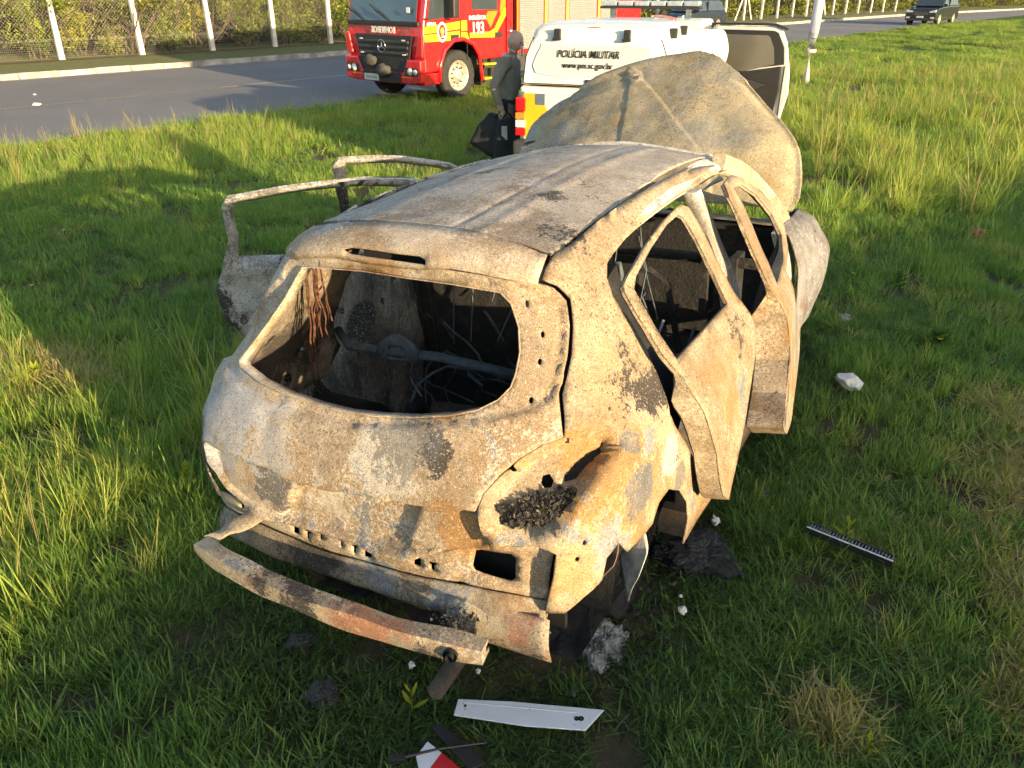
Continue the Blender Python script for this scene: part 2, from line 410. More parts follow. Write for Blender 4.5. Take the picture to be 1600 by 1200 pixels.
# woven wire, one panel per bay while it can be made out; above it finer far panels
def chain(s0, s1, pitch, r, h0=.55, h1=2.7):
    b = MB(); L = s1-s0; n = int((L+h1)/pitch)
    a0 = sn(s0, FN(s0)+.08, .155) + f_off; a1 = sn(s1, FN(s1)+.08, .155) + f_off; dv = (a1-a0)/L; z = Vector((0,0,1))
    for i in range(n):
        for sg in (1, -1):
            x0 = i*pitch - (h1-h0) if sg > 0 else i*pitch
            lo_t = max(0, -x0) if sg > 0 else max(0, x0-L); hi_t = min(h1-h0, L-x0) if sg > 0 else min(h1-h0, x0)
            if hi_t - lo_t < .05: continue
            pA = a0 + dv*(x0+sg*lo_t) + z*(h0+lo_t); pB = a0 + dv*(x0+sg*hi_t) + z*(h0+hi_t); o = N_*(.004*sg)
            q = (dv*.5 - z*.5*sg).normalized()*r
            b.add([pA+o-q, pA+o+q, pB+o+q, pB+o-q], [(0,1,2,3)])
    for hh in (h0, (h0+h1)/2, h1): b.tube([a0+z*hh, a1+z*hh], r*1.3, 4, False)
    return b
for k in range(len(bays)-1):
    if bays[k+1] < -3 or bays[k] > 22: continue
    chain(bays[k], bays[k+1], .11, .0011).build('wire_panel', M['wire'], fence)
# low mesh band at the bottom
for k in range(len(bays)-1):
    if bays[k+1] < -3 or bays[k] > 22: continue
    b = MB(); a0 = sn(bays[k], FN(bays[k])+.05, .155)+f_off; a1 = sn(bays[k+1], FN(bays[k+1])+.05, .155)+f_off; dv = (a1-a0).normalized(); z = Vector((0,0,1)); L = (a1-a0).length
    for i in range(int(L/.05)): p = a0+dv*(.05*i); b.add([p-dv*.0008, p+dv*.0008, p+dv*.0008+z*.58, p-dv*.0008+z*.58], [(0,1,2,3)])
    for zz in np.arange(.05, .6, .06): b.add([a0+z*(zz-.0008), a1+z*(zz-.0008), a1+z*(zz+.0008), a0+z*(zz+.0008)], [(0,1,2,3)])
    b.build('mesh_band', M['wire'], fence)

# --- bushes behind the fence
def leaf_mat(name, c0, c1, c2, tr=.35):
    m = NT(name); oi = m.n('ShaderNodeObjectInfo'); geo = m.n('ShaderNodeNewGeometry')
    r = m.n('ShaderNodeAttribute', attribute_type='GEOMETRY', attribute_name='tone')
    col = m.ramp(r.outputs['Fac'], [(0., c0), (.55, c1), (1., c2)])
    df = m.n('ShaderNodeBsdfDiffuse'); tl = m.n('ShaderNodeBsdfTranslucent'); mx = m.n('ShaderNodeMixShader'); mx.inputs[0].default_value = tr
    m.l(col, df.inputs['Color']); m.l(col, tl.inputs['Color']); m.l(df.outputs[0], mx.inputs[1]); m.l(tl.outputs[0], mx.inputs[2]); m.l(mx.outputs[0], m.out.inputs['Surface']); return m.m
M['leaf_a'] = leaf_mat('bush_leaf_green', (.04,.07,.016), (.17,.215,.033), (.36,.38,.06))
M['leaf_b'] = leaf_mat('bush_leaf_olive', (.055,.072,.021), (.175,.195,.045), (.33,.32,.08))
M['leaf_c'] = leaf_mat('bush_leaf_yellow', (.08,.10,.018), (.25,.26,.032), (.42,.38,.06))
M['bark'] = plain('grey_brown_bark', (.14,.105,.07), .9, 0, .4, 20.)
def foliage(seed, n, clumps, lw=.06, ll=.13, bright=1.):
    """clumps: (centre, radius, weight); leaves as small folded quads facing every way"""
    r = np.random.default_rng(seed); V = []; F = []; T = []
    wts = np.array([c[2] for c in clumps]); wts = wts/wts.sum()
    for ci in r.choice(len(clumps), n, p=wts):
        c, R, _ = clumps[ci]
        d = r.normal(size=3); d /= np.linalg.norm(d); rad = R*(.55+.5*r.random())
        p = np.array(c) + d*rad*np.array([1,1,.8])
        u = r.normal(size=3); u /= np.linalg.norm(u); w = np.cross(u, d + r.normal(size=3)*.6); w /= max(np.linalg.norm(w), 1e-6)
        l = ll*r.uniform(.6, 1.3); ww = lw*r.uniform(.6, 1.3); k = len(V)
        V += [p, p+u*l*.5+w*ww*.5, p+u*l, p+u*l*.5-w*ww*.5]; F.append((k, k+1, k+2, k+3))
        T.append(np.clip(.45+.25*r.normal()+.22*d[2]+.12*math.sin(ci*2.7), 0, 1))
    me = mesh_of('foliage', V, F); at = me.attributes.new('tone', 'FLOAT', 'FACE'); at.data.foreach_set('value', np.array(T, np.float32)); return me
def bush_proto(seed, w, hgt, mat, n, twigs=9):
    r = random.Random(seed); root = empty('bush', (0,0,0)); cl = []
    for k in range(16):
        a = r.uniform(0, 6.28); d = r.uniform(0, w*.5); z = r.uniform(.12, 1.)*hgt*(1-.35*(d/(w*.5))**2); cl.append(((d*math.cos(a), d*math.sin(a)*.8, z), r.uniform(.28,.62), r.uniform(.5,1.5)))
    link('leaf_crown', foliage(seed, n, cl), mat, root)
    b = MB()
    for k in range(twigs):
        a = r.uniform(0, 6.28); p = Vector((.25*math.cos(a), .25*math.sin(a), 0)); d = Vector((math.cos(a)*.5, math.sin(a)*.5, 1)).normalized(); pts = [p]; rs = [.03]
        for q in range(6): d = (d + Vector((r.uniform(-.45,.45), r.uniform(-.45,.45), r.uniform(-.2,.25)))).normalized(); p = p + d*hgt*.17; pts.append(p); rs.append(.03*(1-q/6.5))
        b.tube(pts, rs, 5, False)
        if k < 6:
            q0 = pts[3]; d2 = Vector((r.uniform(-1,1), r.uniform(-1,1), .6)).normalized(); b.tube([q0, q0+d2*.4, q0+d2*.8+Vector((0,0,.1))], [.014,.010,.004], 4, False)
    b.build('stem', M['bark'], root); return root
protos = [bush_proto(11, 2.9, 3.0, M['leaf_a'], 5200), bush_proto(12, 2.7, 2.6, M['leaf_b'], 3600, 14), bush_proto(13, 2.8, 3.2, M['leaf_c'], 5000), bush_proto(14, 3.0, 2.4, M['leaf_b'], 3800, 16), bush_proto(15, 2.9, 3.4, M['leaf_a'], 5200)]
order = [0,2,4,0,2,1,0,2,4,0,3,0,1,2,4,0,3,1,0,2,4,1,3,0,2]
names = ['dense green bush', 'olive bush with bare twigs', 'yellow-green bush', 'low olive bush full of twigs', 'tall dark green bush']
where = ['at the far left behind the fence', 'behind the fence left of the first visible post', 'behind the fence by the first visible post', 'behind the fence between the first and second posts', 'behind the fence beside the second post',
         'behind the fence left of the third post', 'behind the fence right of the third post', 'behind the fence by the fourth post', 'behind the fence left of the fire engine', 'behind the fence at the fire engine cab',
         'hidden behind the fire engine cab', 'behind the fire engine lockers', 'behind the rear of the fire engine']
used_p = set(); s = 1.2
for i in range(13):
    pi = order[i]; o = protos[pi] if pi not in used_p else copy_tree(protos[pi]); used_p.add(pi)
    o.location = sn(s, FN(s)+1.15+.35*math.sin(i*2.1), .12); o.rotation_euler = (0,0,i*1.9); sc = 1+.12*math.sin(i*1.3); o.scale = (sc, sc, sc)
    tag(o, names[pi]+' '+where[i], 'bush', 'bushes behind the fence'); s += 1.55 + .25*math.sin(i)
# the far thicket further along, one mass
r = np.random.default_rng(5); cl = []
for s in np.arange(20, 150, 1.1):
    n = FN(s) + 1.2 + r.uniform(0, 2.2)
    for z in (.5, 1.4, 2.4): p = sn(s+r.uniform(-.5,.5), n+r.uniform(-.4,.8), z+r.uniform(-.3,.3)); cl.append(((p.x, p.y, p.z), r.uniform(.5,.95), 1.))
for s in np.arange(-8, 22, .9):
    p = sn(s, FN(s)+2.6+r.uniform(0,1.0), r.uniform(.5,2.8)); cl.append(((p.x, p.y, p.z), r.uniform(.6,1.0), 1.2))
tag(link('far_thicket', foliage(6, 34000, cl, .11, .22), M['leaf_b']), 'dense thicket of olive bushes running along the far fence', 'thicket', kind='stuff')
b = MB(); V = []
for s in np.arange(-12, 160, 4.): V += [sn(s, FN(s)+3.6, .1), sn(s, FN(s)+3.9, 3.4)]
m_ = NT('thicket_depth'); m_.set(Base_Color=m_.ramp(m_.noise(3, 6, .7), [(.35,(.006,.009,.003)),(.7,(.03,.035,.012))]), Roughness=1.); m_.bump(m_.noise(5, 6, .8), 1., .3)  # near-black colour painted as the shade between the leaves
b.add(V, [(2*i, 2*i+2, 2*i+3, 2*i+1) for i in range(len(V)//2-1)]); bank = b.build('thicket_shade', m_.m); tag(bank, 'dark sheet painted as shade inside the thicket behind the fence bushes', 'thicket', kind='stuff')
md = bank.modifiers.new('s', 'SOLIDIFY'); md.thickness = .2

# --- hedge behind the photographer: unseen, added to throw the long shade over the near grass
hd = math.atan2(.70, .716); hc = Vector((-2.06, 2.72, 0)) + SUN_AZ*(4.2/math.tan(SUN_EL)); hdir = Vector((.716,.70,0)); hn = Vector((.70,-.716,0))
shade_hedge = empty('shade_hedge', tuple(hc)); r = random.Random(9)
b = MB(); V = []; nx = 90
for i in range(nx+1):
    x = -26 + 70*i/nx; top = 4.15 + .13*mnoise.noise(Vector((x*.55,0,0))) + .07*mnoise.noise(Vector((x*2.1,3,0))) 
    for (d, z) in ((-.7, 0), (-.75, top*.6), (-.3, top), (.3, top-.05), (.75, top*.6), (.7, 0)): V.append(hdir*x + hn*(d+.1*mnoise.noise(Vector((x,d,z)))) + Vector((0,0,z)))
b.add(V, [(i*6+k, i*6+k+1, (i+1)*6+k+1, (i+1)*6+k) for i in range(nx) for k in range(5)]); b.build('clipped_body', M['leaf_b'], shade_hedge)
tag(shade_hedge, 'long clipped hedge added unseen behind the photographer to cast shade', 'shade_hedge')

def cub(xs, ys, x):
    """smooth interpolation through a table (finite-difference cubic Hermite)"""
    xs = np.asarray(xs, float); ys = np.asarray(ys, float); x = np.clip(np.asarray(x, float), xs[0], xs[-1])
    m = np.gradient(ys, xs)
    i = np.clip(np.searchsorted(xs, x) - 1, 0, len(xs) - 2)
    h = xs[i+1] - xs[i]; t = (x - xs[i]) / h
    return ((1+2*t)*(1-t)**2*ys[i] + t*(1-t)**2*h*m[i] + t*t*(3-2*t)*ys[i+1] + t*t*(t-1)*h*m[i+1])

def sstep(a, b, x):
    t = np.clip((np.asarray(x, float) - a) / (b - a), 0, 1); return t*t*(3-2*t)

# horizontal slices of the hatchback shell: height, rear-most x, half width, corner depth, squareness
_SL = np.array([
    (0.15, .10, .905, .42, 4.), (0.25, .075, .91, .42, 3.6), (0.35, .05, .91, .42, 4.), (0.47, .02, .902, .42, 3.9),
    (0.60, .000, .895, .43, 3.9), (0.72, .015, .888, .44, 3.7), (0.82, .045, .880, .45, 3.5), (0.89, .085, .862, .45, 3.2),
    (0.95, .125, .828, .45, 3.3), (1.02, .170, .785, .44, 3.4), (1.12, .245, .728, .42, 3.6), (1.22, .320, .676, .40, 4.0),
    (1.32, .400, .615, .38, 4.6), (1.37, .440, .578, .36, 5.0), (1.42, .520, .530, .34, 5.0), (1.46, .70, .47, .30, 4.0)])
def crown(z, q): return .060*sstep(1.22, 1.40, z)*(1 - np.clip(np.abs(q), 0, 1)**2)
def arch(x, z): return sstep(1.1, 1.38, z)*cub([.2,.6,1.0,1.5,1.9,2.3,2.7], [0,0,.018,.032,.026,-.012,-.09], x)
def W(a, z):
    """shell point from (a, z): a<=1 goes round the rear corner, a>1 runs forward along the side; a<0 is the left side"""
    a = np.asarray(a, float); z = np.asarray(z, float)
    sg = np.where(a < 0, 1., -1.); A = np.abs(a)
    r = cub(_SL[:,0], _SL[:,1], z); w = cub(_SL[:,0], _SL[:,2], z); R = cub(_SL[:,0], _SL[:,3], z); n = cub(_SL[:,0], _SL[:,4], z)
    ph = np.clip(A, 0, 1)*np.pi/2
    c = np.cos(ph); s = np.sin(ph)
    rho = (np.maximum(c,1e-9)**n + np.maximum(s,1e-9)**n)**(-1/n)
    x = r + R - R*c*rho + np.maximum(A-1, 0)
    y = w*s*rho*np.where(a < 0, 1 + .055*sstep(1.20, .78, z), 1.)
    # plan taper of the side: widest amidships
    y = y*(1 - .035*np.clip((.9-x)/.9, 0, 1)**2 - .03*np.clip((x-2.2)/1.2, 0, 1)**2)
    q = y/np.maximum(w, .1)
    Z = z + crown(z, q) + arch(x, z)
    return np.stack([x, sg*y, Z], -1)
def ROOF(x, y):
    x = np.asarray(x, float); y = np.asarray(y, float)
    q = y/.53
    Z = 1.418 + arch(x, 1.42) + .060*(1-q*q) - .03*sstep(.75,.5,x)*0
    Z = Z + .006*np.exp(-((np.abs(y)-.24)/.03)**2) 
    return np.stack([x, y, Z], -1)
def hinge(P, hx, hy, ang, tilt=0., zt=.9):
    """swing a door about a vertical hinge, then lean it"""
    P = np.array(P, float); c, s = np.cos(ang), np.sin(ang)
    dx = P[...,0]-hx; dy = P[...,1]-hy
    X = hx + c*dx - s*dy; Y = hy + s*dx + c*dy
    return np.stack([X, Y + tilt*(P[...,2]-zt), P[...,2]], -1)
def DRR(a, z): return hinge(W(a, z), 1.84, -.87, np.radians(3), .085, 1.25)
def DFR(a, z): return hinge(W(a, z), 2.82, -.84, np.radians(8), .03, 1.0)

# ================================================================== the burnt-out car
def burnt(name, tan=(.265,.192,.12), pale=(.44,.365,.275), rust=(.27,.155,.06), bare=(.15,.155,.165), soot=(.045,.04,.038),
          f_pale=(.40,.58), f_rust=(.53,.64), f_bare=(.585,.595), f_soot=(.64,.66), spots=.6, speck=.5, scale=1., rough=.78, streak=0., zrust=None, ygrey=0., zsoot=None, mott=.5, flake=.8, blobs=()):
    m = NT(name)
    mp = m.n('ShaderNodeMapping'); mp.inputs['Scale'].default_value = (scale, scale, scale*(1-streak)); m.l(m.coord('Object'), mp.inputs['Vector'])
    v = mp.outputs[0]
    warp = m.n('ShaderNodeTexNoise'); warp.inputs['Scale'].default_value = 5; warp.inputs['Detail'].default_value = 2; m.l(v, warp.inputs['Vector'])
    add = m.n('ShaderNodeMix', data_type='VECTOR'); add.inputs[0].default_value = .10; m.l(v, add.inputs[4]); m.l(warp.outputs['Color'], add.inputs[5])
    wv = add.outputs[1]
    fine = m.noise(85, 3, .7, vec=v); grit = m.noise(300, 1, .6, vec=v)
    n1 = m.noise(2.6, 5, .66, vec=wv); n2 = m.noise(3.3, 4, .62, vec=m.shift(wv, 7.3)); n3 = m.noise(3.1, 5, .68, vec=m.shift(wv, 13.1)); n4 = m.noise(2.9, 5, .66, vec=m.shift(wv, 23.7))
    sep = m.n('ShaderNodeSeparateXYZ'); m.l(m.coord('Object'), sep.inputs[0])
    if zrust is not None:      # heat zone: rust and bare steel low down, ash above
        zz = m.math('MULTIPLY', m.math('SUBTRACT', zrust, sep.outputs['Z']), .30)
        zz = m.math('MINIMUM', m.math('MAXIMUM', zz, -.07), .035); n2 = m.math('ADD', n2, zz); n3 = m.math('ADD', n3, m.math('MULTIPLY', zz, 1.3))
    if zsoot is not None:
        zz = m.math('MINIMUM', m.math('MAXIMUM', m.math('MULTIPLY', m.math('SUBTRACT', zsoot, sep.outputs['Z']), .5), 0.), .16); n4 = m.math('ADD', n4, zz)
    if ygrey: n1 = m.math('ADD', n1, m.math('MULTIPLY', sep.outputs['Y'], ygrey))
    mottle = m.math('ADD', n1, m.math('MULTIPLY', m.math('SUBTRACT', fine, .5), .55))
    col = m.mix(m.ramp(mottle, [(f_pale[0], 0.), (f_pale[1], 1.)]), tan, pale)
    col = m.mix(m.math('MULTIPLY', m.ramp(m.math('ADD', n2, m.math('MULTIPLY', m.math('SUBTRACT', fine, .5), .25)), [(f_rust[0], 0.), (f_rust[1], 1.)]), .85), col, rust)
    bare_f = m.ramp(m.math('ADD', n3, m.math('MULTIPLY', m.math('SUBTRACT', fine, .5), .12)), [(f_bare[0], 0.), (f_bare[1], 1.)])
    rim_ = m.ramp(m.math('ADD', n3, m.math('MULTIPLY', m.math('SUBTRACT', fine, .5), .30)), [(f_bare[0]-.035, 0.), (f_bare[0]-.005, 1.), (f_bare[1]+.012, 1.), (f_bare[1]+.03, 0.)])
    col = m.mix(bare_f, col, m.mix(fine, bare, tuple(c*1.6 for c in bare)))
    col = m.mix(m.math('MULTIPLY', rim_, m.math('MULTIPLY', m.ramp(m.noise(55, 3, .75, vec=m.shift(v, 17.)), [(.46, 0.), (.54, 1.)]), flake)), col, tuple(min(1, c*1.3) for c in pale))
    if blobs:
        bn = m.noise(9, 5, .7, vec=m.shift(v, 51.)); bn2 = m.noise(60, 3, .75, vec=m.shift(v, 61.))
        for (pos, rad, colr, amt) in blobs:
            dn_ = m.n('ShaderNodeVectorMath', operation='DISTANCE'); m.l(m.coord('Object'), dn_.inputs[0]); dn_.inputs[1].default_value = tuple(float(q) for q in pos)
            f_ = m.math('SUBTRACT', m.math('SUBTRACT', 1.0, m.math('DIVIDE', dn_.outputs['Value'], rad*1.5)), m.math('MULTIPLY', m.math('SUBTRACT', bn, .5), 2.6))
            f_ = m.math('SUBTRACT', f_, m.math('MULTIPLY', m.math('SUBTRACT', bn2, .5), .9))
            col = m.mix(m.math('MULTIPLY', m.ramp(f_, [(.28, 0.), (.40, 1.)]), amt), col, m.mix(bn2, tuple(q*.75 for q in colr), tuple(q*1.25 for q in colr)))
    soot_f = m.ramp(m.math('ADD', n4, m.math('MULTIPLY', m.math('SUBTRACT', fine, .5), .3)), [(f_soot[0], 0.), (f_soot[1], 1.)])
    col = m.mix(soot_f, col, soot)
    # scorched flecks in patches, pale flakes, fine grit
    vd = m.vor(62, vec=m.shift(v, 3.)); zone = m.ramp(m.noise(1.9, 2, vec=m.shift(v, 41.)), [(.42, 0.), (.58, 1.)])
    dot = m.math('MULTIPLY', m.math('MULTIPLY', m.ramp(m.math('ADD', vd, m.math('MULTIPLY', m.math('SUBTRACT', fine, .5), .5)), [(.18, 1.), (.33, 0.)]), zone), spots)
    col = m.mix(dot, col, (.13,.075,.035))
    fl = m.math('MULTIPLY', m.ramp(m.noise(140, 2, .75, vec=m.shift(v, 5.)), [(.60, 0.), (.66, 1.)]), speck)
    col = m.mix(fl, col, tuple(min(1, c*1.25) for c in pale))
    dk = m.math('MULTIPLY', m.ramp(m.noise(110, 2, .75, vec=m.shift(v, 9.)), [(.60, 0.), (.68, 1.)]), speck)
    col = m.mix(dk, col, tuple(c*.35 for c in tan))
    mid_ = m.noise(17, 4, .72, vec=m.shift(wv, 31.)); col = m.mix(1., col, m.ramp(mid_, [(.30, 1-.45*mott), (.52, 1.0), (.70, 1+.28*mott)]), 'MULTIPLY')
    col = m.mix(1., col, m.ramp(grit, [(.28, .55), (.72, 1.32)]), 'MULTIPLY')
    m.set(Base_Color=col, Roughness=m.mix(bare_f, rough, .45)); m.b.inputs['Specular IOR Level'].default_value = .3
    m.bump(m.math('ADD', m.math('MULTIPLY', m.noise(95, 3, .7, vec=v), .6), m.math('MULTIPLY', grit, .4)), .45, .006)
    return m.m
def _shift(s, vec, d):
    nd = s.n('ShaderNodeVectorMath', operation='ADD'); s.l(vec, nd.inputs[0]); nd.inputs[1].default_value = (d, d*.7, -d*.4); return nd.outputs[0]
NT.shift = _shift

wp = lambda L_: [W(*q) for q in L_]
GREY_, DARK_, ASH_, RUST_, BLUE_ = (.115,.115,.118), (.05,.042,.036), (.50,.45,.37), (.30,.15,.045), (.36,.36,.365)
_t = wp([(0.252,0.907), (-0.242,0.655), (0.056,0.656), (0.125,0.631), (0.115,0.866), (-0.399,0.850), (0.302,0.717), (-0.227,0.829), (-0.086,0.635), (0.175,0.929), (0.419,1.170), (0.101,0.706), (-0.425,0.725)])
TB = [(_t[0],.065,DARK_,.95),(_t[1],.10,GREY_,.95),(_t[2],.040,GREY_,.9),(_t[3],.045,GREY_,.8),(_t[4],.13,ASH_,.7),(_t[5],.20,BLUE_,.9),(_t[6],.10,RUST_,.7),(_t[7],.12,BLUE_,.6),(_t[8],.10,ASH_,.7),(_t[9],.11,GREY_,.65),(_t[10],.12,(.27,.22,.16),.6),(_t[11],.05,RUST_,.7),(_t[12],.14,BLUE_,.6)]
_t = wp([(0.884,0.754), (0.953,0.787), (1.168,0.749), (0.592,0.946), (0.618,0.791), (0.528,0.618), (1.294,0.634), (0.801,0.916), (0.417,0.931), (0.607,1.158), (0.786,1.060)])
SB_ = [(_t[0],.085,GREY_,.95),(_t[1],.04,GREY_,.95),(_t[2],.075,(.40,.39,.36),.8),(_t[3],.07,RUST_,.8),(_t[4],.08,RUST_,.6),(_t[5],.10,(.36,.22,.085),.7),(_t[6],.05,GREY_,.8),(_t[7],.035,GREY_,.9),(_t[8],.06,(.34,.24,.10),.7),(_t[9],.14,(.36,.29,.20),.6),(_t[10],.12,(.30,.20,.11),.6)]
M['tan'] = burnt('burnt_steel_tan', blobs=TB, ygrey=.16, f_bare=(.572,.582), f_soot=(.625,.64), speck=.75)
M['side'] = burnt('burnt_steel_side', blobs=SB_, tan=(.215,.152,.09), pale=(.335,.27,.185), f_rust=(.52,.63), spots=1., f_soot=(.61,.63), f_bare=(.59,.60), zrust=.88, speck=.75)
M['roof'] = burnt('burnt_steel_roof', tan=(.20,.158,.118), pale=(.36,.315,.262), rust=(.20,.13,.072), bare=(.17,.17,.18), f_pale=(.40,.54), f_rust=(.56,.70), f_bare=(.57,.66), spots=.35, speck=1.)
M['lip'] = burnt('burnt_steel_lip', tan=(.28,.21,.14), pale=(.44,.37,.29), f_rust=(.50,.66), spots=.3, speck=.7)
M['grey'] = burnt('burnt_steel_grey', tan=(.30,.26,.22), pale=(.50,.48,.45), rust=(.33,.22,.13), f_bare=(.54,.62), f_soot=(.62,.72), spots=.4)
M['ashdoor'] = burnt('burnt_door_ash', tan=(.24,.22,.195), pale=(.46,.44,.41), rust=(.20,.16,.12), bare=(.11,.11,.115), f_pale=(.42,.54), f_rust=(.58,.70), f_bare=(.54,.60), f_soot=(.575,.63), spots=.6, speck=1., zsoot=1.05)
M['wing'] = burnt('burnt_wing', tan=(.105,.10,.10), pale=(.21,.205,.205), rust=(.16,.10,.06), bare=(.10,.10,.105), f_bare=(.52,.58), spots=.5)
M['ashgrey'] = burnt('burnt_steel_ash', tan=(.27,.25,.225), pale=(.50,.48,.45), rust=(.24,.19,.14), bare=(.13,.135,.145), f_pale=(.42,.54), f_rust=(.58,.70), f_bare=(.54,.60), f_soot=(.58,.64), spots=.5, speck=1.)
M['pillar'] = burnt('burnt_steel_frame', tan=(.29,.22,.14), pale=(.46,.38,.27), f_bare=(.56,.64), f_soot=(.62,.70), spots=.6, speck=.8)
M['hood'] = burnt('burnt_steel_bonnet', tan=(.235,.20,.135), pale=(.345,.29,.19), rust=(.29,.20,.09), bare=(.19,.18,.15), f_pale=(.40,.60), f_rust=(.52,.66), f_bare=(.49,.60), f_soot=(.68,.74), spots=.9, speck=.9, scale=1., mott=.55, flake=.3)
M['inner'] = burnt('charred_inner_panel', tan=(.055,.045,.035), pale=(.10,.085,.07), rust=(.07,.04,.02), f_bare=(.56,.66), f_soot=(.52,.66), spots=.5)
M['inner_lit'] = burnt('scorched_lit_inner_panel', tan=(.16,.125,.09), pale=(.24,.205,.155), rust=(.17,.095,.045), f_bare=(.56,.66), zsoot=1.18, f_soot=(.56,.66))  # lit copy of the inner panel: sunlight painted high, dark low down
M['seatpan'] = burnt('charred_seat_steel', tan=(.12,.105,.085), pale=(.20,.18,.15), rust=(.10,.07,.05), bare=(.08,.08,.08), f_bare=(.52,.64), f_soot=(.56,.66), spots=.5, streak=.6, zsoot=.85)
M['shelf'] = burnt('burnt_shaded_floor_edge', tan=(.15,.12,.085), pale=(.28,.23,.165), rust=(.19,.10,.045), f_soot=(.52,.60), f_bare=(.55,.60), spots=.6)  # extra dark and sooty, standing in for the bumper beam's shadow
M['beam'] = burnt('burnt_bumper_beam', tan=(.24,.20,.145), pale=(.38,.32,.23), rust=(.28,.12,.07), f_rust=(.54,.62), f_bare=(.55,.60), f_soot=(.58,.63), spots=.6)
mm = NT('char')
mm.set(Base_Color=mm.ramp(mm.noise(14, 8, .7), [(.30, (.006,.006,.007)), (.55, (.018,.017,.016)), (.70, (.05,.045,.04)), (.80, (.14,.12,.10))]), Roughness=.9); mm.bump(mm.noise(40, 8, .7), .9, .03)
M['char'] = mm.m
mm = NT('blued_tube'); mm.set(Base_Color=mm.ramp(mm.noise(25, 6, .7), [(.3, (.03,.04,.05)), (.6, (.075,.095,.115)), (.8, (.15,.16,.16))]), Roughness=.7); mm.bump(mm.noise(90, 4), .5, .004)
M['tube'] = mm.m
M['copper'] = plain('burnt_copper_wire', (.30,.14,.09), .6, .3, .5, 40)
M['hole'] = plain('hole_black', (.008,.008,.008), .95, 0, .1)  # plain black for holes, slots and the inside of the boot
mm = NT('burnt_residue'); mm.set(Base_Color=mm.ramp(mm.noise(160, 4, .8), [(.35, (.006,.006,.006)), (.60, (.03,.028,.026)), (.72, (.16,.145,.13))]), Roughness=.55); mm.bump(mm.noise(120, 4), .8, .01)
M['residue'] = mm.m

CAR_HD, CAR_ROLL = math.radians(29.3), math.radians(-3.5)
car = empty('burnt_hatchback', (-.52, 2.0, 0)); car.rotation_euler = (CAR_ROLL, 0, math.pi/2 - CAR_HD)
tag(car, 'burnt-out rust-coloured hatchback car shell standing on the grass with open doors and raised bonnet', 'car')

mir = lambda pts: [(-p[0], p[1]) for p in pts][::-1]
# --- roof
roof_rear = [(0.689,0.595), (0.630,0.414), (0.588,0.257), (0.592,0.122), (0.584,-0.014), (0.589,-0.128), (0.582,-0.247), (0.581,-0.382), (0.565,-0.498)]
rx = np.interp(np.linspace(-.505, .505, 15), [p[1] for p in roof_rear[::-1]], [p[0] for p in roof_rear[::-1]])
roof_out = [(x, y) for x, y in zip(rx, np.linspace(-.505, .505, 15))] + [(2.36, .46), (2.42, .25), (2.44, 0), (2.42, -.25), (2.36, -.46)]
crease = lambda y0: groove([(.6, y0), (2.3, y0*.9)], .006, .008)
panel('roof_panel', roof_out, [], ROOF, M['roof'], car, .018, .006, dsum(crease(-.13), groove([(.6,.24),(2.3,.22)], .004, .025), step_across([(.5,.30),(2.4,.28)], .004, .05)), .008, 3.)
# --- rear spoiler lip with the brake-light slot
slot = [(-0.213,1.367), (-0.180,1.371), (-0.078,1.368), (0.025,1.366), (0.126,1.367), (0.152,1.362), (0.152,1.350), (0.114,1.349), (0.019,1.349), (-0.096,1.351), (-0.185,1.356)]
sp_top = [(-0.640,1.416), (-0.385,1.427), (-0.259,1.427), (-0.103,1.427), (0.053,1.427), (0.186,1.428), (0.301,1.429), (0.433,1.425), (0.546,1.412)]
sp_bot = [(0.500,1.357), (0.422,1.365), (0.348,1.367), (0.249,1.365), (0.127,1.348), (0.021,1.344), (-0.107,1.345), (-0.248,1.355), (-0.377,1.349), (-0.565,1.332)]
sp_low = [(a, z-.012) for a, z in sp_bot]
def lipmap(a, z):
    P = W(a, z); k = sstep(1.30, 1.375, P[...,2]-crown(z, 0)*0)
    P = P.copy(); P[...,0] = P[...,0] - .022*sstep(1.44, 1.38, z)*sstep(1.33, 1.36, z); return P
panel('rear_spoiler', sp_top + sp_low, [slot], lipmap, M['lip'], car, .022, .006, None, .004, 5.)
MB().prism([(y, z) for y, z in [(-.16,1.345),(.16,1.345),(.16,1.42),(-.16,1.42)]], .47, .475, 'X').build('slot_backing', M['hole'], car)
# --- tailgate
win = [(-0.392,1.319), (-0.290,1.321), (-0.138,1.322), (0.060,1.319), (0.226,1.321), (0.382,1.320), (0.410,1.299), (0.430,1.251), (0.435,1.189), (0.427,1.138), (0.415,1.101), (0.385,1.068), (0.337,1.038), (0.269,1.014), (0.167,0.990), (0.061,0.973), (-0.036,0.963), (-0.136,0.963), (-0.243,0.969), (-0.347,0.980), (-0.456,0.993), (-0.487,1.007), (-0.470,1.066), (-0.445,1.140), (-0.414,1.230)]
rec = [(0.522,1.336), (0.569,1.303), (0.575,1.239), (0.557,1.165), (0.529,1.081), (0.471,1.047), (0.362,1.017), (0.238,0.988), (0.097,0.953), (-0.025,0.930), (-0.106,0.928), (-0.245,0.937), (-0.393,0.948), (-0.554,0.959), (-0.680,0.953), (-0.661,1.043), (-0.567,1.177), (-0.470,1.283), (-0.447,1.325), (-0.396,1.332), (-0.144,1.333), (0.078,1.332), (0.268,1.336), (0.401,1.336)]
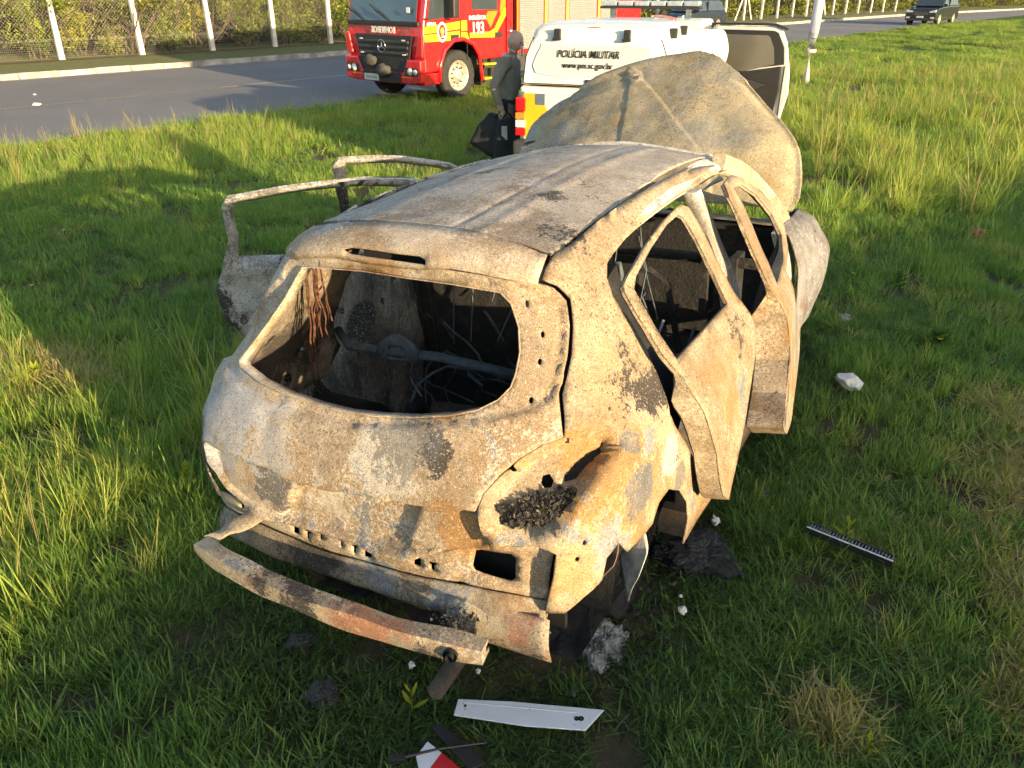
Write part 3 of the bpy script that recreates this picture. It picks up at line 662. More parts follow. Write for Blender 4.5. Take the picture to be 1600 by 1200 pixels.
tg = [(-0.565,1.332), (-0.320,1.350), (-0.149,1.345), (0.076,1.342), (0.251,1.344), (0.403,1.348), (0.494,1.345), (0.547,1.334), (0.586,1.301), (0.590,1.240), (0.576,1.169), (0.542,1.080), (0.543,1.029), (0.542,0.978), (0.485,0.963), (0.433,0.930), (0.390,0.886), (0.358,0.841), (0.344,0.786), (0.353,0.733), (0.374,0.681), (0.295,0.638), (0.200,0.569), (0.150,0.544), (0.015,0.531), (-0.108,0.520), (-0.220,0.509), (-0.295,0.513), (-0.344,0.529), (-0.399,0.561), (-0.428,0.618), (-0.450,0.683), (-0.470,0.727), (-0.474,0.796), (-0.537,0.880), (-0.677,0.941), (-0.640,1.053), (-0.639,1.162), (-0.571,1.276)]
plate = [(-0.167,0.681), (-0.005,0.730), (0.162,0.753), (0.200,0.758), (0.196,0.740), (0.156,0.564), (0.018,0.545), (-0.106,0.527), (-0.224,0.516), (-0.194,0.600)]
crease_l = [(0.344,0.786), (0.272,0.776), (0.164,0.753), (0.014,0.732), (-0.084,0.717), (-0.220,0.728), (-0.370,0.733), (-0.454,0.735)]
bolts = [(0.455,1.302), (0.500,1.233), (0.491,1.165), (0.467,1.072), (0.468,1.217)]
tg_holes = [win] + [circle(b, .0085, 8, .7) for b in bolts[:4]]
lowrec = [(0.344,0.786), (0.272,0.776), (0.164,0.753), (0.014,0.732), (-0.084,0.717), (-0.220,0.728), (-0.370,0.733), (-0.454,0.735), (-0.428,0.618), (-0.399,0.561), (-0.344,0.529), (-0.220,0.509), (0.015,0.531), (0.200,0.569), (0.374,0.681), (0.353,0.733)]
panel('tailgate', tg, tg_holes, W, M['tan'], car, .014, .007,
      dsum(recess(rec, .018, .012), recess(plate, .030, .009), recess(lowrec, .040, .013), groove(crease_l, -.010, .011),
           groove([(-0.260,0.956), (-0.253,0.800), (-0.221,0.676)], .006, .03), groove([(-0.183,0.909), (-0.086,0.812)], .008, .035)), .006, 9., fine=[(rec, .012)])
# glass flange turned inwards round the window
wn_ = np.array(win); ring = W(wn_[:,0], wn_[:,1])
def flange(loop3, depth_vec, name, mat, shrink=.0):
    P = np.asarray(loop3); c = P.mean(0); Q = P + np.asarray(depth_vec) + (c-P)*shrink; n = len(P)
    return link(name, mesh_of(name, np.concatenate([P, Q]), [(i, (i+1)%n, n+(i+1)%n, n+i) for i in range(n)]), mat, car, smooth=True)
fl = flange(ring + np.array([.009,0,-.008]), (.045, 0, -.012), 'window_flange', M['tan'], .01); 
md = fl.modifiers.new('s', 'SOLIDIFY'); md.thickness = .004
# --- right rear quarter: roof rail, rear pillar, lamp housing, wheel arch, all one pressing
door_edge = [(2.719,1.388), (2.096,1.359), (1.727,1.366), (1.495,1.366), (1.314,1.361), (1.159,1.355), (1.037,1.344), (0.976,1.335), (0.921,1.306), (0.933,1.256), (1.032,1.180), (1.107,1.083), (1.139,0.999), (1.144,0.923), (1.137,0.886), (1.329,0.727), (1.491,0.569), (1.604,0.361)]
rail_top = [(0.575,1.414), (0.617,1.419), (0.873,1.430), (1.183,1.433), (1.614,1.427), (2.060,1.423)]
q_low = [(1.632,0.305), (1.447,0.318), (1.280,0.320), (1.356,0.395), (1.366,0.469), (1.296,0.568), (1.186,0.635), (1.098,0.635), (1.044,0.590), (0.912,0.599), (0.789,0.608), (0.726,0.665), (0.667,0.640), (0.643,0.573), (0.574,0.526), (0.515,0.464), (0.473,0.467), (0.507,0.620), (0.515,0.691), (0.460,0.717), (0.408,0.705), (0.379,0.684), (0.358,0.735), (0.348,0.787), (0.362,0.841), (0.395,0.883), (0.438,0.928), (0.491,0.960), (0.548,0.975), (0.554,1.027), (0.554,1.079), (0.593,1.167), (0.608,1.237), (0.611,1.305), (0.562,1.342), (0.512,1.356), (0.529,1.384)]
rail_front = [(2.35, 1.40), (2.35, 1.335)]
rail_in = [p for p in door_edge]
q_out = rail_top + [(1.95, 1.415)] + [(2.35,1.405), (2.38,1.34), (2.0, 1.335)] + rail_in + q_low
lamp = [(0.540,0.968), (0.609,0.980), (0.688,0.966), (0.728,0.939), (0.729,0.923), (0.671,0.912), (0.615,0.894), (0.583,0.871), (0.568,0.840), (0.542,0.807), (0.509,0.762), (0.471,0.736), (0.392,0.732), (0.379,0.768), (0.369,0.807), (0.389,0.860), (0.428,0.907), (0.487,0.947)]
lampdeep = [(0.539,0.881), (0.575,0.883), (0.632,0.907), (0.727,0.919), (0.720,0.935), (0.637,0.935), (0.572,0.910)]
hook = [(0.596,0.854), (0.669,0.870), (0.701,0.853), (0.688,0.838), (0.618,0.827), (0.595,0.834)]
sock = [(0.482,0.894), (0.500,0.898), (0.511,0.883), (0.504,0.869), (0.487,0.867), (0.477,0.878)]
qb = [(0.418,0.904), (0.708,0.938), (0.587,0.711), (0.566,0.666)]
haunch = [(1.136,0.883), (0.901,0.937), (0.751,1.005), (0.649,1.089)]
q_holes = [sock] + [circle(b, .008, 8, .8) for b in qb]
panel('rear_quarter_panel', q_out, q_holes, W, M['side'], car, .026, .008,
      dsum(recess(lamp, .060, .011), recess(lampdeep, .045, .012), recess(hook, -.035, .016), groove([(0.480,0.725), (0.515,0.695), (0.507,0.609), (0.479,0.476)], -.012, .012),
           groove([(0.710,0.691), (0.643,0.757), (0.570,0.800)], .010, .012), groove(haunch, -.008, .05)), .007, 15., fine=[(lamp, .010)])
panel('tailgate_gutter', [(0.493,1.365), (0.592,1.354), (0.658,1.292), (0.643,1.216), (0.604,1.127), (0.579,1.070), (0.563,0.965), (0.520,0.969), (0.522,1.075), (0.549,1.172), (0.556,1.236), (0.543,1.293), (0.483,1.326)], [], W, M['char'], car, .03, .004, lambda uv: np.full(len(uv), .03), .0)
# wheel-house behind the arch and lamp socket
arch_c = [(1.214,0.527)][0]
# left side: mirrored pressing without the lamp detail
ql_low = [p for p in q_low[:17]] + [(0.473,0.467), (0.485,0.619), (0.460,0.717), (0.358,0.735), (0.348,0.787), (0.362,0.841), (0.395,0.883), (0.438,0.928), (0.491,0.960), (0.548,0.975), (0.550,1.028), (0.550,1.079), (0.586,1.168), (0.600,1.238), (0.598,1.303), (0.553,1.338), (0.507,1.350), (0.526,1.381)]
ql = rail_top + [(1.95, 1.415)] + [(2.35,1.405), (2.38,1.34), (2.0, 1.335)] + rail_in + ql_low
panel('rear_quarter_panel', mir(ql), [], W, M['ashdoor'], car, .03, .008, dsum(recess(mir(lamp), .010, .03), lambda uv: .022*sstep(-.95, -.75, uv[:,0])), .010, 21.)
# --- inner side panels (seen through the rear window)
def inset(d, z0=0.):
    def f(a, z):
        P = W(a, z).copy(); P[...,1] *= (1 - d/np.maximum(np.abs(P[...,1]), .2)); P[...,0] += d*.8; return P
    return f
for sgn in (1, -1):
    o = [(.62,1.34),(1.1,1.345),(1.18,1.10),(1.35,.92),(1.5,.72),(1.4,.62),(.75,.60),(.58,.7),(.55,1.0)]
    hs = [circle((.95,.70), .045, 12), circle((1.12,.70), .04, 12), circle((.85,.95), .012, 8), circle((1.0,1.12), .014, 8), circle((.9,.78), .03, 10), circle((1.2,.80), .02, 8)]
    oo = [(sgn*p[0], p[1]) for p in o]; hh = [[(sgn*p[0], p[1]) for p in h] for h in hs]
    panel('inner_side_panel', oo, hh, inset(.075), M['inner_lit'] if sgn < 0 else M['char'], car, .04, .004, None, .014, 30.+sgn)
# wheel houses
for sgn in (1, -1):
    b = MB()
    V = []; n = 14; k = 6
    for j in range(k+1):
        y = .52 + .27*j/k
        for i in range(n+1):
            a = math.pi*i/n; r = .33*(1 if j > 0 else .72); V.append((.70 + r*math.cos(a), sgn*y, .26 + r*math.sin(a)*1.03))
    F = [(j*(n+1)+i, j*(n+1)+i+1, (j+1)*(n+1)+i+1, (j+1)*(n+1)+i) for j in range(k) for i in range(n)] + [tuple(range(n+1))]
    b.add(V, F).build('wheel_house', M['char'], car, True)
# --- roof front header, pillars and sills
def strip(name, pts, w, d, mat, sub=5, amp=.003):
    """box-section pillar along a path; w = width vector per point, d = depth vector per point"""
    P = np.asarray(pts, float); Wd = np.asarray(w, float); D = np.asarray(d, float)
    if Wd.ndim == 1: Wd = np.tile(Wd, (len(P),1))
    if D.ndim == 1: D = np.tile(D, (len(P),1))
    def cr(A):
        out = []; n = len(A)
        for i in range(n-1):
            p0 = A[i-1] if i else 2*A[0]-A[1]; p1, p2 = A[i], A[i+1]; p3 = A[i+2] if i+2 < n else 2*A[-1]-A[-2]
            for k in range(sub):
                t = k/sub; out.append(.5*((2*p1)+(-p0+p2)*t+(2*p0-5*p1+4*p2-p3)*t*t+(-p0+3*p1-3*p2+p3)*t**3))
        return np.array(out+[A[-1]])
    P, Wd, D = cr(P), cr(Wd), cr(D); n = len(P); V = []
    prof = [(-.5,.5),(.5,.5),(.62,.2),(.5,-.5),(-.5,-.5),(-.62,.2)]
    for i in range(n):
        for (p, q) in prof: V.append(P[i]+Wd[i]*p+D[i]*q)
    V = np.array(V); V += np.array([[mnoise.noise(Vector(v*5))*amp, mnoise.noise(Vector(v*5+9))*amp, mnoise.noise(Vector(v*5+4))*amp] for v in V])
    m_ = len(prof)
    F = [(i*m_+k, i*m_+(k+1)%m_, (i+1)*m_+(k+1)%m_, (i+1)*m_+k) for i in range(n-1) for k in range(m_)] + [tuple(range(m_))[::-1], tuple((n-1)*m_+k for k in range(m_))]
    b = MB(); b.add(V, F); o = b.build(name, mat, car); return auto_smooth(o, 40)
strip('roof_header', [(2.40,.46,1.40),(2.45,0,1.44),(2.40,-.46,1.40)], (.09,0,-.02), (0,0,.035), M['grey'])
strip('roof_header', [(.62,.44,1.37),(.62,0,1.42),(.62,-.44,1.37)], (.10,0,.03), (0,0,.03), M['inner'])
for sg, mt in ((-1, M['pillar']), (1, M['grey'])):
    strip('windscreen_pillar', [(2.30,sg*.535,1.395),(2.55,sg*.59,1.30),(2.80,sg*.655,1.14),(3.02,sg*.715,.965),(3.08,sg*.73,.85)], (.05,0,.07), (0,sg*.06,0), mt)
    strip('centre_pillar', [(1.72,sg*.585,1.385),(1.77,sg*.66,1.18),(1.80,sg*.745,.95),(1.82,sg*.80,.6),(1.84,sg*.79,.28)],
          [(.07,0,0),(.075,0,0),(.10,0,0),(.14,0,0),(.2,0,0)], (0,sg*.06,0), M['grey'])
    strip('front_door_post', [(2.86,sg*.74,.94),(2.88,sg*.80,.7),(2.86,sg*.80,.28)], (.12,0,0), (0,sg*.06,0), M['grey'])
    strip('sill', [(.98,sg*.80,.235),(1.8,sg*.815,.225),(2.95,sg*.80,.225)], (0,sg*.11,0), (0,0,.12), M['inner'])
    strip('roof_rail_inner', [(.75,sg*.52,1.37),(1.4,sg*.535,1.415),(2.1,sg*.525,1.40),(2.35,sg*.50,1.37)], (0,sg*.07,-.03), (0,0,.04), M['grey'])
# --- floor, rear floor well, bulkhead
g = 26; V = []; 
for i in range(g+1):
    for j in range(g+1):
        x = .15 + 3.0*i/g; y = -.76 + 1.52*j/g
        z = .22 + .05*math.exp(-(y/.13)**2) + (.10 if .95 < x < 1.35 else 0.) - (.10 if x < .75 and abs(y) < .4 else 0) + .05*mnoise.noise(Vector((x*4,y*4,0))) + .03*mnoise.noise(Vector((x*13,y*13,3)))
        V.append((x, y, z))
link('floor_pan', mesh_of('floor_pan', V, [(i*(g+1)+j, (i+1)*(g+1)+j, (i+1)*(g+1)+j+1, i*(g+1)+j+1) for i in range(g) for j in range(g)]), M['char'], car)
b = MB(); b.box((2.95,-.74,.25),(2.99,.74,.93)); b.build('bulkhead', M['char'], car)
grid_loft('scuttle_panel', [[(2.92,-.70,.95),(2.88,-.3,.985),(2.86,0,.99),(2.88,.3,.985),(2.92,.70,.95)],[(3.10,-.72,.93),(3.08,-.3,.955),(3.07,0,.96),(3.08,.3,.955),(3.10,.72,.93)],[(3.16,-.72,.88),(3.14,-.3,.90),(3.13,0,.90),(3.14,.3,.90),(3.16,.72,.88)]], M['inner'], car, 4)
# burnt heap on the floor: springs, ash, lumps
b = MB(); r_ = random.Random(3)
for k in range(150):
    x = r_.uniform(.2, 2.6); y = r_.uniform(-.68, .68); s = r_.uniform(.02, .07); c0 = Vector((x, y, .25 + (.10 if .95<x<1.35 else -.06 if x<.75 else 0)))
    bm = bmesh.new(); bmesh.ops.create_icosphere(bm, subdivisions=1, radius=s)
    for v in bm.verts: v.co *= 1+.5*mnoise.noise(v.co*30+Vector((k,0,0)))
    b.add([tuple(Vector((v.co.x*1.3, v.co.y, v.co.z*.7))+c0) for v in bm.verts], [[v.index for v in f.verts] for f in bm.faces]); bm.free()
tag(b.build('burnt_rubble', M['char'], car), kind='stuff')
b = MB()
for k in range(46):
    x = r_.uniform(.3, 1.6); y = r_.uniform(-.5, .5); p = Vector((x,y,.26)); d = Vector((r_.uniform(-1,1), r_.uniform(-1,1), r_.uniform(.1,.9))).normalized(); pts = [p]
    for q in range(6): d = (d + Vector((r_.uniform(-.5,.5), r_.uniform(-.5,.5), r_.uniform(-.5,.3)))).normalized(); p = p + d*.08; p.z = max(p.z, .2); p.y = max(-.6, min(.6, p.y)); p.x = max(.2, p.x); pts.append(p.copy())
    b.tube(pts, .0035, 4, False)
tag(b.build('burnt_springs', M['inner'], car), kind='stuff')
for sg in (-1, 1):   # spare-wheel well humps / suspension domes
    V = []; n = 12
    bm = bmesh.new(); bmesh.ops.create_uvsphere(bm, u_segments=16, v_segments=8, radius=.2)
    for v in bm.verts: v.co = Vector((v.co.x*.9, v.co.y*.9, v.co.z*.6)) * (1+.12*mnoise.noise(v.co*9)) + Vector((.42, sg*.32, .30))
    me = bpy.data.meshes.new('melted_mound'); bm.to_mesh(me); bm.free(); link('melted_mound', me, M['char'], car, True)
# rear seat back (steel pan, left part upright)
SB = lambda y, z: np.stack([1.02 + .18*(np.asarray(z)-.5), np.asarray(y, float), np.asarray(z, float)], -1)
sb_out = [(1.120,1.026,1.070), (1.120,0.777,1.083), (1.120,0.485,1.096), (1.120,0.461,0.962), (1.120,0.423,0.813), (1.120,0.425,0.555), (1.120,0.582,0.387), (1.120,0.915,0.317), (1.120,1.062,0.435), (1.120,1.083,0.645), (1.120,1.053,0.887)]
sb_hole = [(1.100,0.808,0.905), (1.100,0.766,0.923), (1.100,0.704,0.931), (1.100,0.679,0.903), (1.100,0.702,0.811), (1.100,0.729,0.736), (1.100,0.826,0.721), (1.100,0.859,0.755), (1.100,0.855,0.822)]
sq = [(p[1], p[2]) for p in sb_out]; sh = [(p[1], p[2]) for p in sb_hole]
sdots = [(1.120,0.994,1.010), (1.120,0.824,1.038), (1.120,0.700,1.030), (1.120,0.705,1.002), (1.120,0.647,0.944), (1.120,0.891,0.868), (1.120,0.706,0.810), (1.120,0.619,0.790), (1.120,0.644,1.061), (1.120,0.579,1.053)]
panel('rear_seat_back', sq, [sh] + [circle((p[1], p[2]), .011 + .004*(i % 3), 8) for i, p in enumerate(sdots)], SB, M['seatpan'], car, .03, .006,
      dsum(groove([(-.2,1.15),(.9,1.15)], .012, .02), groove([(-.2,.98),(.9,.98)], .010, .02), recess([(p[0]*1,p[1]) for p in sh], -.01, .06)), .008, 44.)
MB().box((1.30,-.15,.3),(1.32,.72,1.22)).build('seat_dark_backing', M['char'], car)  # added dark board so the bright view through the seat holes goes dark
b = MB(); r_ = random.Random(31)     # collapsed seat springs and wire frames
for k_ in range(70):
    x = r_.uniform(.85, 1.5); y = r_.uniform(-.68, .1) if k_ % 3 else r_.uniform(-.6,.6); z = r_.uniform(.35, .75); p = Vector((x,y,z)); d = Vector((r_.uniform(-.4,.4), r_.uniform(-1,1), r_.uniform(-1,1))).normalized(); pts = [p.copy()]
    for q in range(7):
        d = (d + Vector((r_.uniform(-.5,.5), r_.uniform(-.6,.6), r_.uniform(-.6,.6)))).normalized(); p = p + d*.075; p.z = min(max(p.z, .3), 1.05); p.y = min(max(p.y, -.66), .62); p.x = max(p.x, .6); pts.append(p.copy())
    b.tube(pts, r_.choice((.003,.004,.007)), 4, False)
for k_ in range(16):
    y = r_.uniform(-.6,.5); x = r_.uniform(1.0,1.9); p = Vector((x,y,1.38)); b.tube([p, p+Vector((r_.uniform(-.06,.06), r_.uniform(-.05,.05), -.2)), p+Vector((r_.uniform(-.12,.12), r_.uniform(-.1,.1), -r_.uniform(.35,.7)))], .003, 4, False)
tag(b.build('wire_tangle', M['tube'], car), kind='stuff')
for (x0, y0, rz_) in ((1.05,-.35,.2),(1.3,-.55,-.3),(.95,.05,.5)):     # fallen sheet pieces
    o = grid_loft('fallen_sheet', [[(-.2,-.25,0),(0,-.25,.04),(.2,-.25,.0)],[(-.2,0,.05),(0,0,.10),(.2,0,.03)],[(-.2,.25,.0),(0,.25,.05),(.2,.25,.02)]], M['inner'], car, 5, .004, .04, x0*9); o.location = (x0, y0, .38); o.rotation_euler = (.3,-.5,rz_)
# seat and belt uprights right of it
b = MB()
for (u0, u1, r) in (([(1.250,0.534,1.027), (1.250,0.524,0.478)], 0, .016), ([(1.200,0.438,1.029), (1.200,0.418,0.521)], 0, .012), ([(1.600,0.491,0.849), (1.600,0.425,0.490)], 0, .020)):
    b.tube([u0[0], u0[1]], r, 6)
b.build('seat_uprights', M['char'], car)
for sg in (-1, 1):  # front seat frames
    b = MB(); y0 = sg*.37
    b.tube([(1.75,y0-.21,.32),(1.62,y0-.22,.7),(1.55,y0-.18,1.02),(1.54,y0-.1,1.08),(1.54,y0+.1,1.08),(1.55,y0+.18,1.02),(1.62,y0+.22,.7),(1.75,y0+.21,.32)], .016, 6)
    for z in (.45,.6,.75,.9): b.tube([(1.70-.13*(z-.4),y0-.21,z),(1.70-.13*(z-.4),y0+.21,z)], .006, 5)
    b.tube([(1.75,y0-.21,.36),(2.2,y0-.21,.40)], .014, 6); b.tube([(1.75,y0+.21,.36),(2.2,y0+.21,.40)], .014, 6); b.tube([(2.2,y0-.21,.40),(2.2,y0+.21,.40)], .014, 6)
    for k in range(5): b.tube([(1.8+.09*k,y0-.2,.37),(1.82+.09*k,y0,.345),(1.8+.09*k,y0+.2,.37)], .005, 4)
    b.build('front_seat_frame', M['char'], car)
# cross tube with its bracket, seen through the rear window
p = [(0.800,0.751,0.860), (0.800,0.608,0.846), (0.800,0.467,0.851), (0.800,0.437,0.888), (0.800,0.364,0.931), (0.800,0.289,0.931), (0.800,0.231,0.884), (0.800,0.154,0.871), (0.800,-0.028,0.866), (0.800,-0.217,0.856)]
p[0] = (p[0][0]+.10, p[0][1], p[0][2])
bar = MB().tube(p[:3] + [p[7]] + p[7:], [.020,.020,.020,.020,.020,.020,.019], 8).build('cross_tube', M['tube'], car, True)
q = [(0.780,0.440,0.857), (0.780,0.421,0.895), (0.780,0.368,0.932), (0.780,0.320,0.948), (0.780,0.276,0.940), (0.780,0.242,0.912), (0.780,0.220,0.882), (0.780,0.231,0.846), (0.780,0.312,0.827), (0.780,0.404,0.828)]
hq = [(0.780,0.374,0.891), (0.780,0.321,0.897), (0.780,0.287,0.888), (0.780,0.282,0.849), (0.780,0.343,0.839), (0.780,0.389,0.843)]
panel('cross_tube_bracket', [(a[1], a[2]) for a in q], [[(a[1], a[2]) for a in hq]], lambda y, z: np.stack([np.full(np.shape(y), .775), y, z], -1), M['tube'], car, .015, .022, None, .0)
# hanging burnt wiring at the left rear pillar
b = MB(); r_ = random.Random(8)
top = [(0.520,0.491,1.300), (0.520,0.460,1.301), (0.520,0.440,1.303), (0.520,0.422,1.303)]; end = [(0.660,0.713,0.735), (0.660,0.600,0.896), (0.660,0.638,0.882), (0.660,0.564,1.020)]
for k in range(11):
    t0 = Vector(top[k % 4]); t1 = Vector(end[k % 4]); pts = []
    for i in range(9):
        t = i/8; pts.append(t0.lerp(t1, t) + Vector((r_.uniform(-1,1), r_.uniform(-1,1), 0))*.008*math.sin(math.pi*t) + Vector((.012*math.sin(k*2.1), .03*math.sin(k*1.3), 0))*t)
    b.tube(pts, .0028, 5, False)
b.build('burnt_wiring', M['copper'], car)
b = MB()
for (pp) in ([(0.750,0.881,1.032), (0.750,0.920,0.938), (0.750,0.939,0.813), (0.750,0.890,0.759)], [(0.780,0.828,1.049), (0.780,0.870,0.964), (0.780,0.850,0.922), (0.780,0.826,0.895)], [(0.720,0.873,0.820), (0.720,0.817,0.820), (0.720,0.788,0.812)]):
    b.tube(pp, .004, 5, False)
b.build('side_wiring', M['char'], car)
# dashboard beam and steering column
b = MB(); b.tube([(2.52,-.74,.84),(2.50,-.3,.86),(2.50,.3,.86),(2.52,.74,.84)], .03, 8)
b.tube([(2.5,.36,.82),(2.15,.37,.94)], .022, 6); b.box((2.46,-.08,.3),(2.56,.08,.84))
for y in (-.6,-.45,.15,.55): b.box((2.45,y-.02,.55),(2.62,y+.02,.88))
b.build('dashboard_beam', M['char'], car)
b = MB(); pts = [(2.12+.02*math.sin(a), .37+.17*math.cos(a), .96+.165*math.sin(a)) for a in np.linspace(0, 2*math.pi, 20)]; b.tube(pts, .009, 5, False); b.tube([pts[0], pts[10]], .008, 5); b.build('steering_wheel', M['char'], car)
# grab tube on the right pillar
MB().tube([(1.050,-0.504,1.251), (1.050,-0.534,1.256), (1.050,-0.544,1.211), (1.050,-0.540,1.132)], .008, 6).build('belt_anchor', M['tube'], car, True)

# --- lower rear panel with its row of slots, and the shelf below
rp = [(-0.550,0.444), (-0.375,0.520), (-0.221,0.505), (0.014,0.528), (0.150,0.541), (0.295,0.635), (0.377,0.681), (0.421,0.709), (0.512,0.691), (0.472,0.470), (0.405,0.485), (0.336,0.483), (0.249,0.466), (0.162,0.442), (0.002,0.416), (-0.122,0.396), (-0.238,0.406), (-0.353,0.407), (-0.492,0.374)]
def sl(*c): return [list(c)]
slots = [[(-0.204,0.480), (-0.186,0.481), (-0.196,0.435), (-0.215,0.433)], [(-0.167,0.482), (-0.145,0.482), (-0.149,0.471), (-0.158,0.465), (-0.168,0.429), (-0.174,0.428), (-0.165,0.467), (-0.171,0.467)], [(-0.118,0.489), (-0.110,0.490), (-0.120,0.452), (-0.127,0.454)], [(-0.054,0.490), (-0.046,0.491), (-0.056,0.454), (-0.062,0.454)],
         [(-0.020,0.493), (0.002,0.497), (-0.002,0.482), (-0.009,0.478), (-0.017,0.444), (-0.026,0.442), (-0.017,0.476), (-0.024,0.479)], [(0.022,0.498), (0.047,0.503), (0.033,0.448), (0.008,0.443)], [(0.178,0.542), (0.198,0.545), (0.190,0.502), (0.169,0.499)],
         [(0.218,0.545), (0.239,0.548), (0.234,0.532), (0.230,0.532), (0.224,0.502), (0.216,0.503), (0.219,0.526), (0.214,0.526)], [(-0.376,0.490), (-0.361,0.490), (-0.373,0.455), (-0.385,0.456)], [(-0.346,0.495), (-0.329,0.494), (-0.334,0.477), (-0.355,0.437), (-0.349,0.473), (-0.352,0.477)], [(-0.307,0.489), (-0.289,0.484), (-0.295,0.464), (-0.313,0.468)],
         [(0.330,0.638), (0.342,0.645), (0.407,0.649), (0.417,0.635), (0.410,0.544), (0.398,0.528), (0.319,0.537), (0.316,0.555)]]
rp_in = recess([(-0.550,0.444), (-0.375,0.520), (-0.221,0.505), (0.014,0.528), (0.150,0.541), (0.295,0.635), (0.278,0.548), (0.171,0.485), (0.008,0.436), (-0.235,0.420), (-0.492,0.374)], .03, .03)
panel('rear_lower_panel', rp, slots, W, M['tan'], car, .02, .007, dsum(lambda uv: np.full(len(uv), .035), recess([(0.310,0.654), (0.428,0.670), (0.425,0.522), (0.294,0.506)], .016, .02), groove([(0.446,0.657), (0.461,0.531)], .016, .016), groove([(0.295,0.631), (0.284,0.479)], .012, .012)), .006, 52.)
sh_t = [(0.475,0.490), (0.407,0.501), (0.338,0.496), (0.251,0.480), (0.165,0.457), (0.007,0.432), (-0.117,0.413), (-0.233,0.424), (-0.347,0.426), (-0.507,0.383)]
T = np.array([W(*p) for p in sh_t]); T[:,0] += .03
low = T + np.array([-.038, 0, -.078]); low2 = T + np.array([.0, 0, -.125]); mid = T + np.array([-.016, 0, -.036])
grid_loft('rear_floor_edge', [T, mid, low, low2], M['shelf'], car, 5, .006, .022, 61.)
# black sheet for the dark boot cavity behind the slots
MB().box((.16,-.72,.34),(.18,.72,.60)).build('boot_backing', M['hole'], car)
# right bottom flange
fz = [(0.204,-0.613,0.330), (0.084,-0.666,0.330), (0.041,-0.572,0.330), (0.021,-0.495,0.330), (0.094,-0.408,0.330), (0.176,-0.494,0.330)]
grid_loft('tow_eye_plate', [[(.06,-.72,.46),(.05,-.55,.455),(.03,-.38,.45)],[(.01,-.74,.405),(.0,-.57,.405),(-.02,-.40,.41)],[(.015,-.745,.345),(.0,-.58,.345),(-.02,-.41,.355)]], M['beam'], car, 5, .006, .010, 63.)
# bumper beam hanging off its brackets
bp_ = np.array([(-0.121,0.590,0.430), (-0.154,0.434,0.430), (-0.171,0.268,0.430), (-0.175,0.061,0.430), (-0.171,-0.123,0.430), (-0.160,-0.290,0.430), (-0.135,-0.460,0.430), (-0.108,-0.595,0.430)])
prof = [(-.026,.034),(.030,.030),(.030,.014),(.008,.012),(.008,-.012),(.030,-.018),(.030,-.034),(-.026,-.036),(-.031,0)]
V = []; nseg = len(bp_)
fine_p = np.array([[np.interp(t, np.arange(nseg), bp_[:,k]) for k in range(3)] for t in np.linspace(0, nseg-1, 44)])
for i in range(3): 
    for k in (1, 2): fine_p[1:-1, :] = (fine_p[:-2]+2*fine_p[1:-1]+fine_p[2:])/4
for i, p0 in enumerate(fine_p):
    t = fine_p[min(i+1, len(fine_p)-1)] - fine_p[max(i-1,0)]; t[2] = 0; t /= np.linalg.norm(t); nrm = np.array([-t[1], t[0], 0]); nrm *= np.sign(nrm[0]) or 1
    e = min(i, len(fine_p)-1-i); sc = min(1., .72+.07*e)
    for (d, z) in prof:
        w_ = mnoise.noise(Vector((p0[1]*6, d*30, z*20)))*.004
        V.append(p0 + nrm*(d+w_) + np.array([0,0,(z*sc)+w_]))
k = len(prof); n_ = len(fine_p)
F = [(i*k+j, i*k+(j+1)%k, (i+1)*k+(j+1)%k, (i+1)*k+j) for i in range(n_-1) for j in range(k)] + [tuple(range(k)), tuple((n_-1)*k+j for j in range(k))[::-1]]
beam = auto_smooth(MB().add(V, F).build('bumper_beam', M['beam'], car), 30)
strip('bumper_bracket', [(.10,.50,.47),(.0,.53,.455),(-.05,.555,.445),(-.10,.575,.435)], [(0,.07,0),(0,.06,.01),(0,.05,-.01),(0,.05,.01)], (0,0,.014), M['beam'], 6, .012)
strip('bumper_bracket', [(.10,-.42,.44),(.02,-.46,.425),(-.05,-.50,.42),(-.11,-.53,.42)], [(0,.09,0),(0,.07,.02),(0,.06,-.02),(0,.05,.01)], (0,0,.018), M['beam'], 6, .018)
b = MB(); r_ = random.Random(15)
for k_ in range(260):
    c0 = (-.055, -.46, .455) if k_ < 170 else (-.12, .2, .47)
    P0 = Vector((r_.gauss(c0[0], .02), r_.gauss(c0[1], .035) if k_ < 170 else r_.uniform(-.5,.55), c0[2] + r_.uniform(-.004,.012)))
    if k_ >= 170: P0 = Vector(tuple(fine_p[r_.randrange(4, 40)])) + Vector((r_.uniform(-.02,.02), 0, .034))
    s = r_.uniform(.003,.010) if k_ < 170 else r_.uniform(.0015,.005); v = [Vector((r_.uniform(-1,1), r_.uniform(-1,1), r_.uniform(-1,1))).normalized()*s for _ in range(4)]; b.add([tuple(P0+x) for x in v], [(0,1,2),(0,2,3),(0,3,1),(1,3,2)])
tag(b.build('burnt_flakes', M['residue'], car), kind='stuff')
MB().lathe([(.022,0),(.022,.012),(.012,.014),(.012,-.01)], (0,0,0), 'X', 14).build('tow_eye', M['hole'], beam, loc=tuple(np.array([(-0.143,-0.513,0.430)][0])+np.array([-.028,0,0])), rot=(0,0,.3))
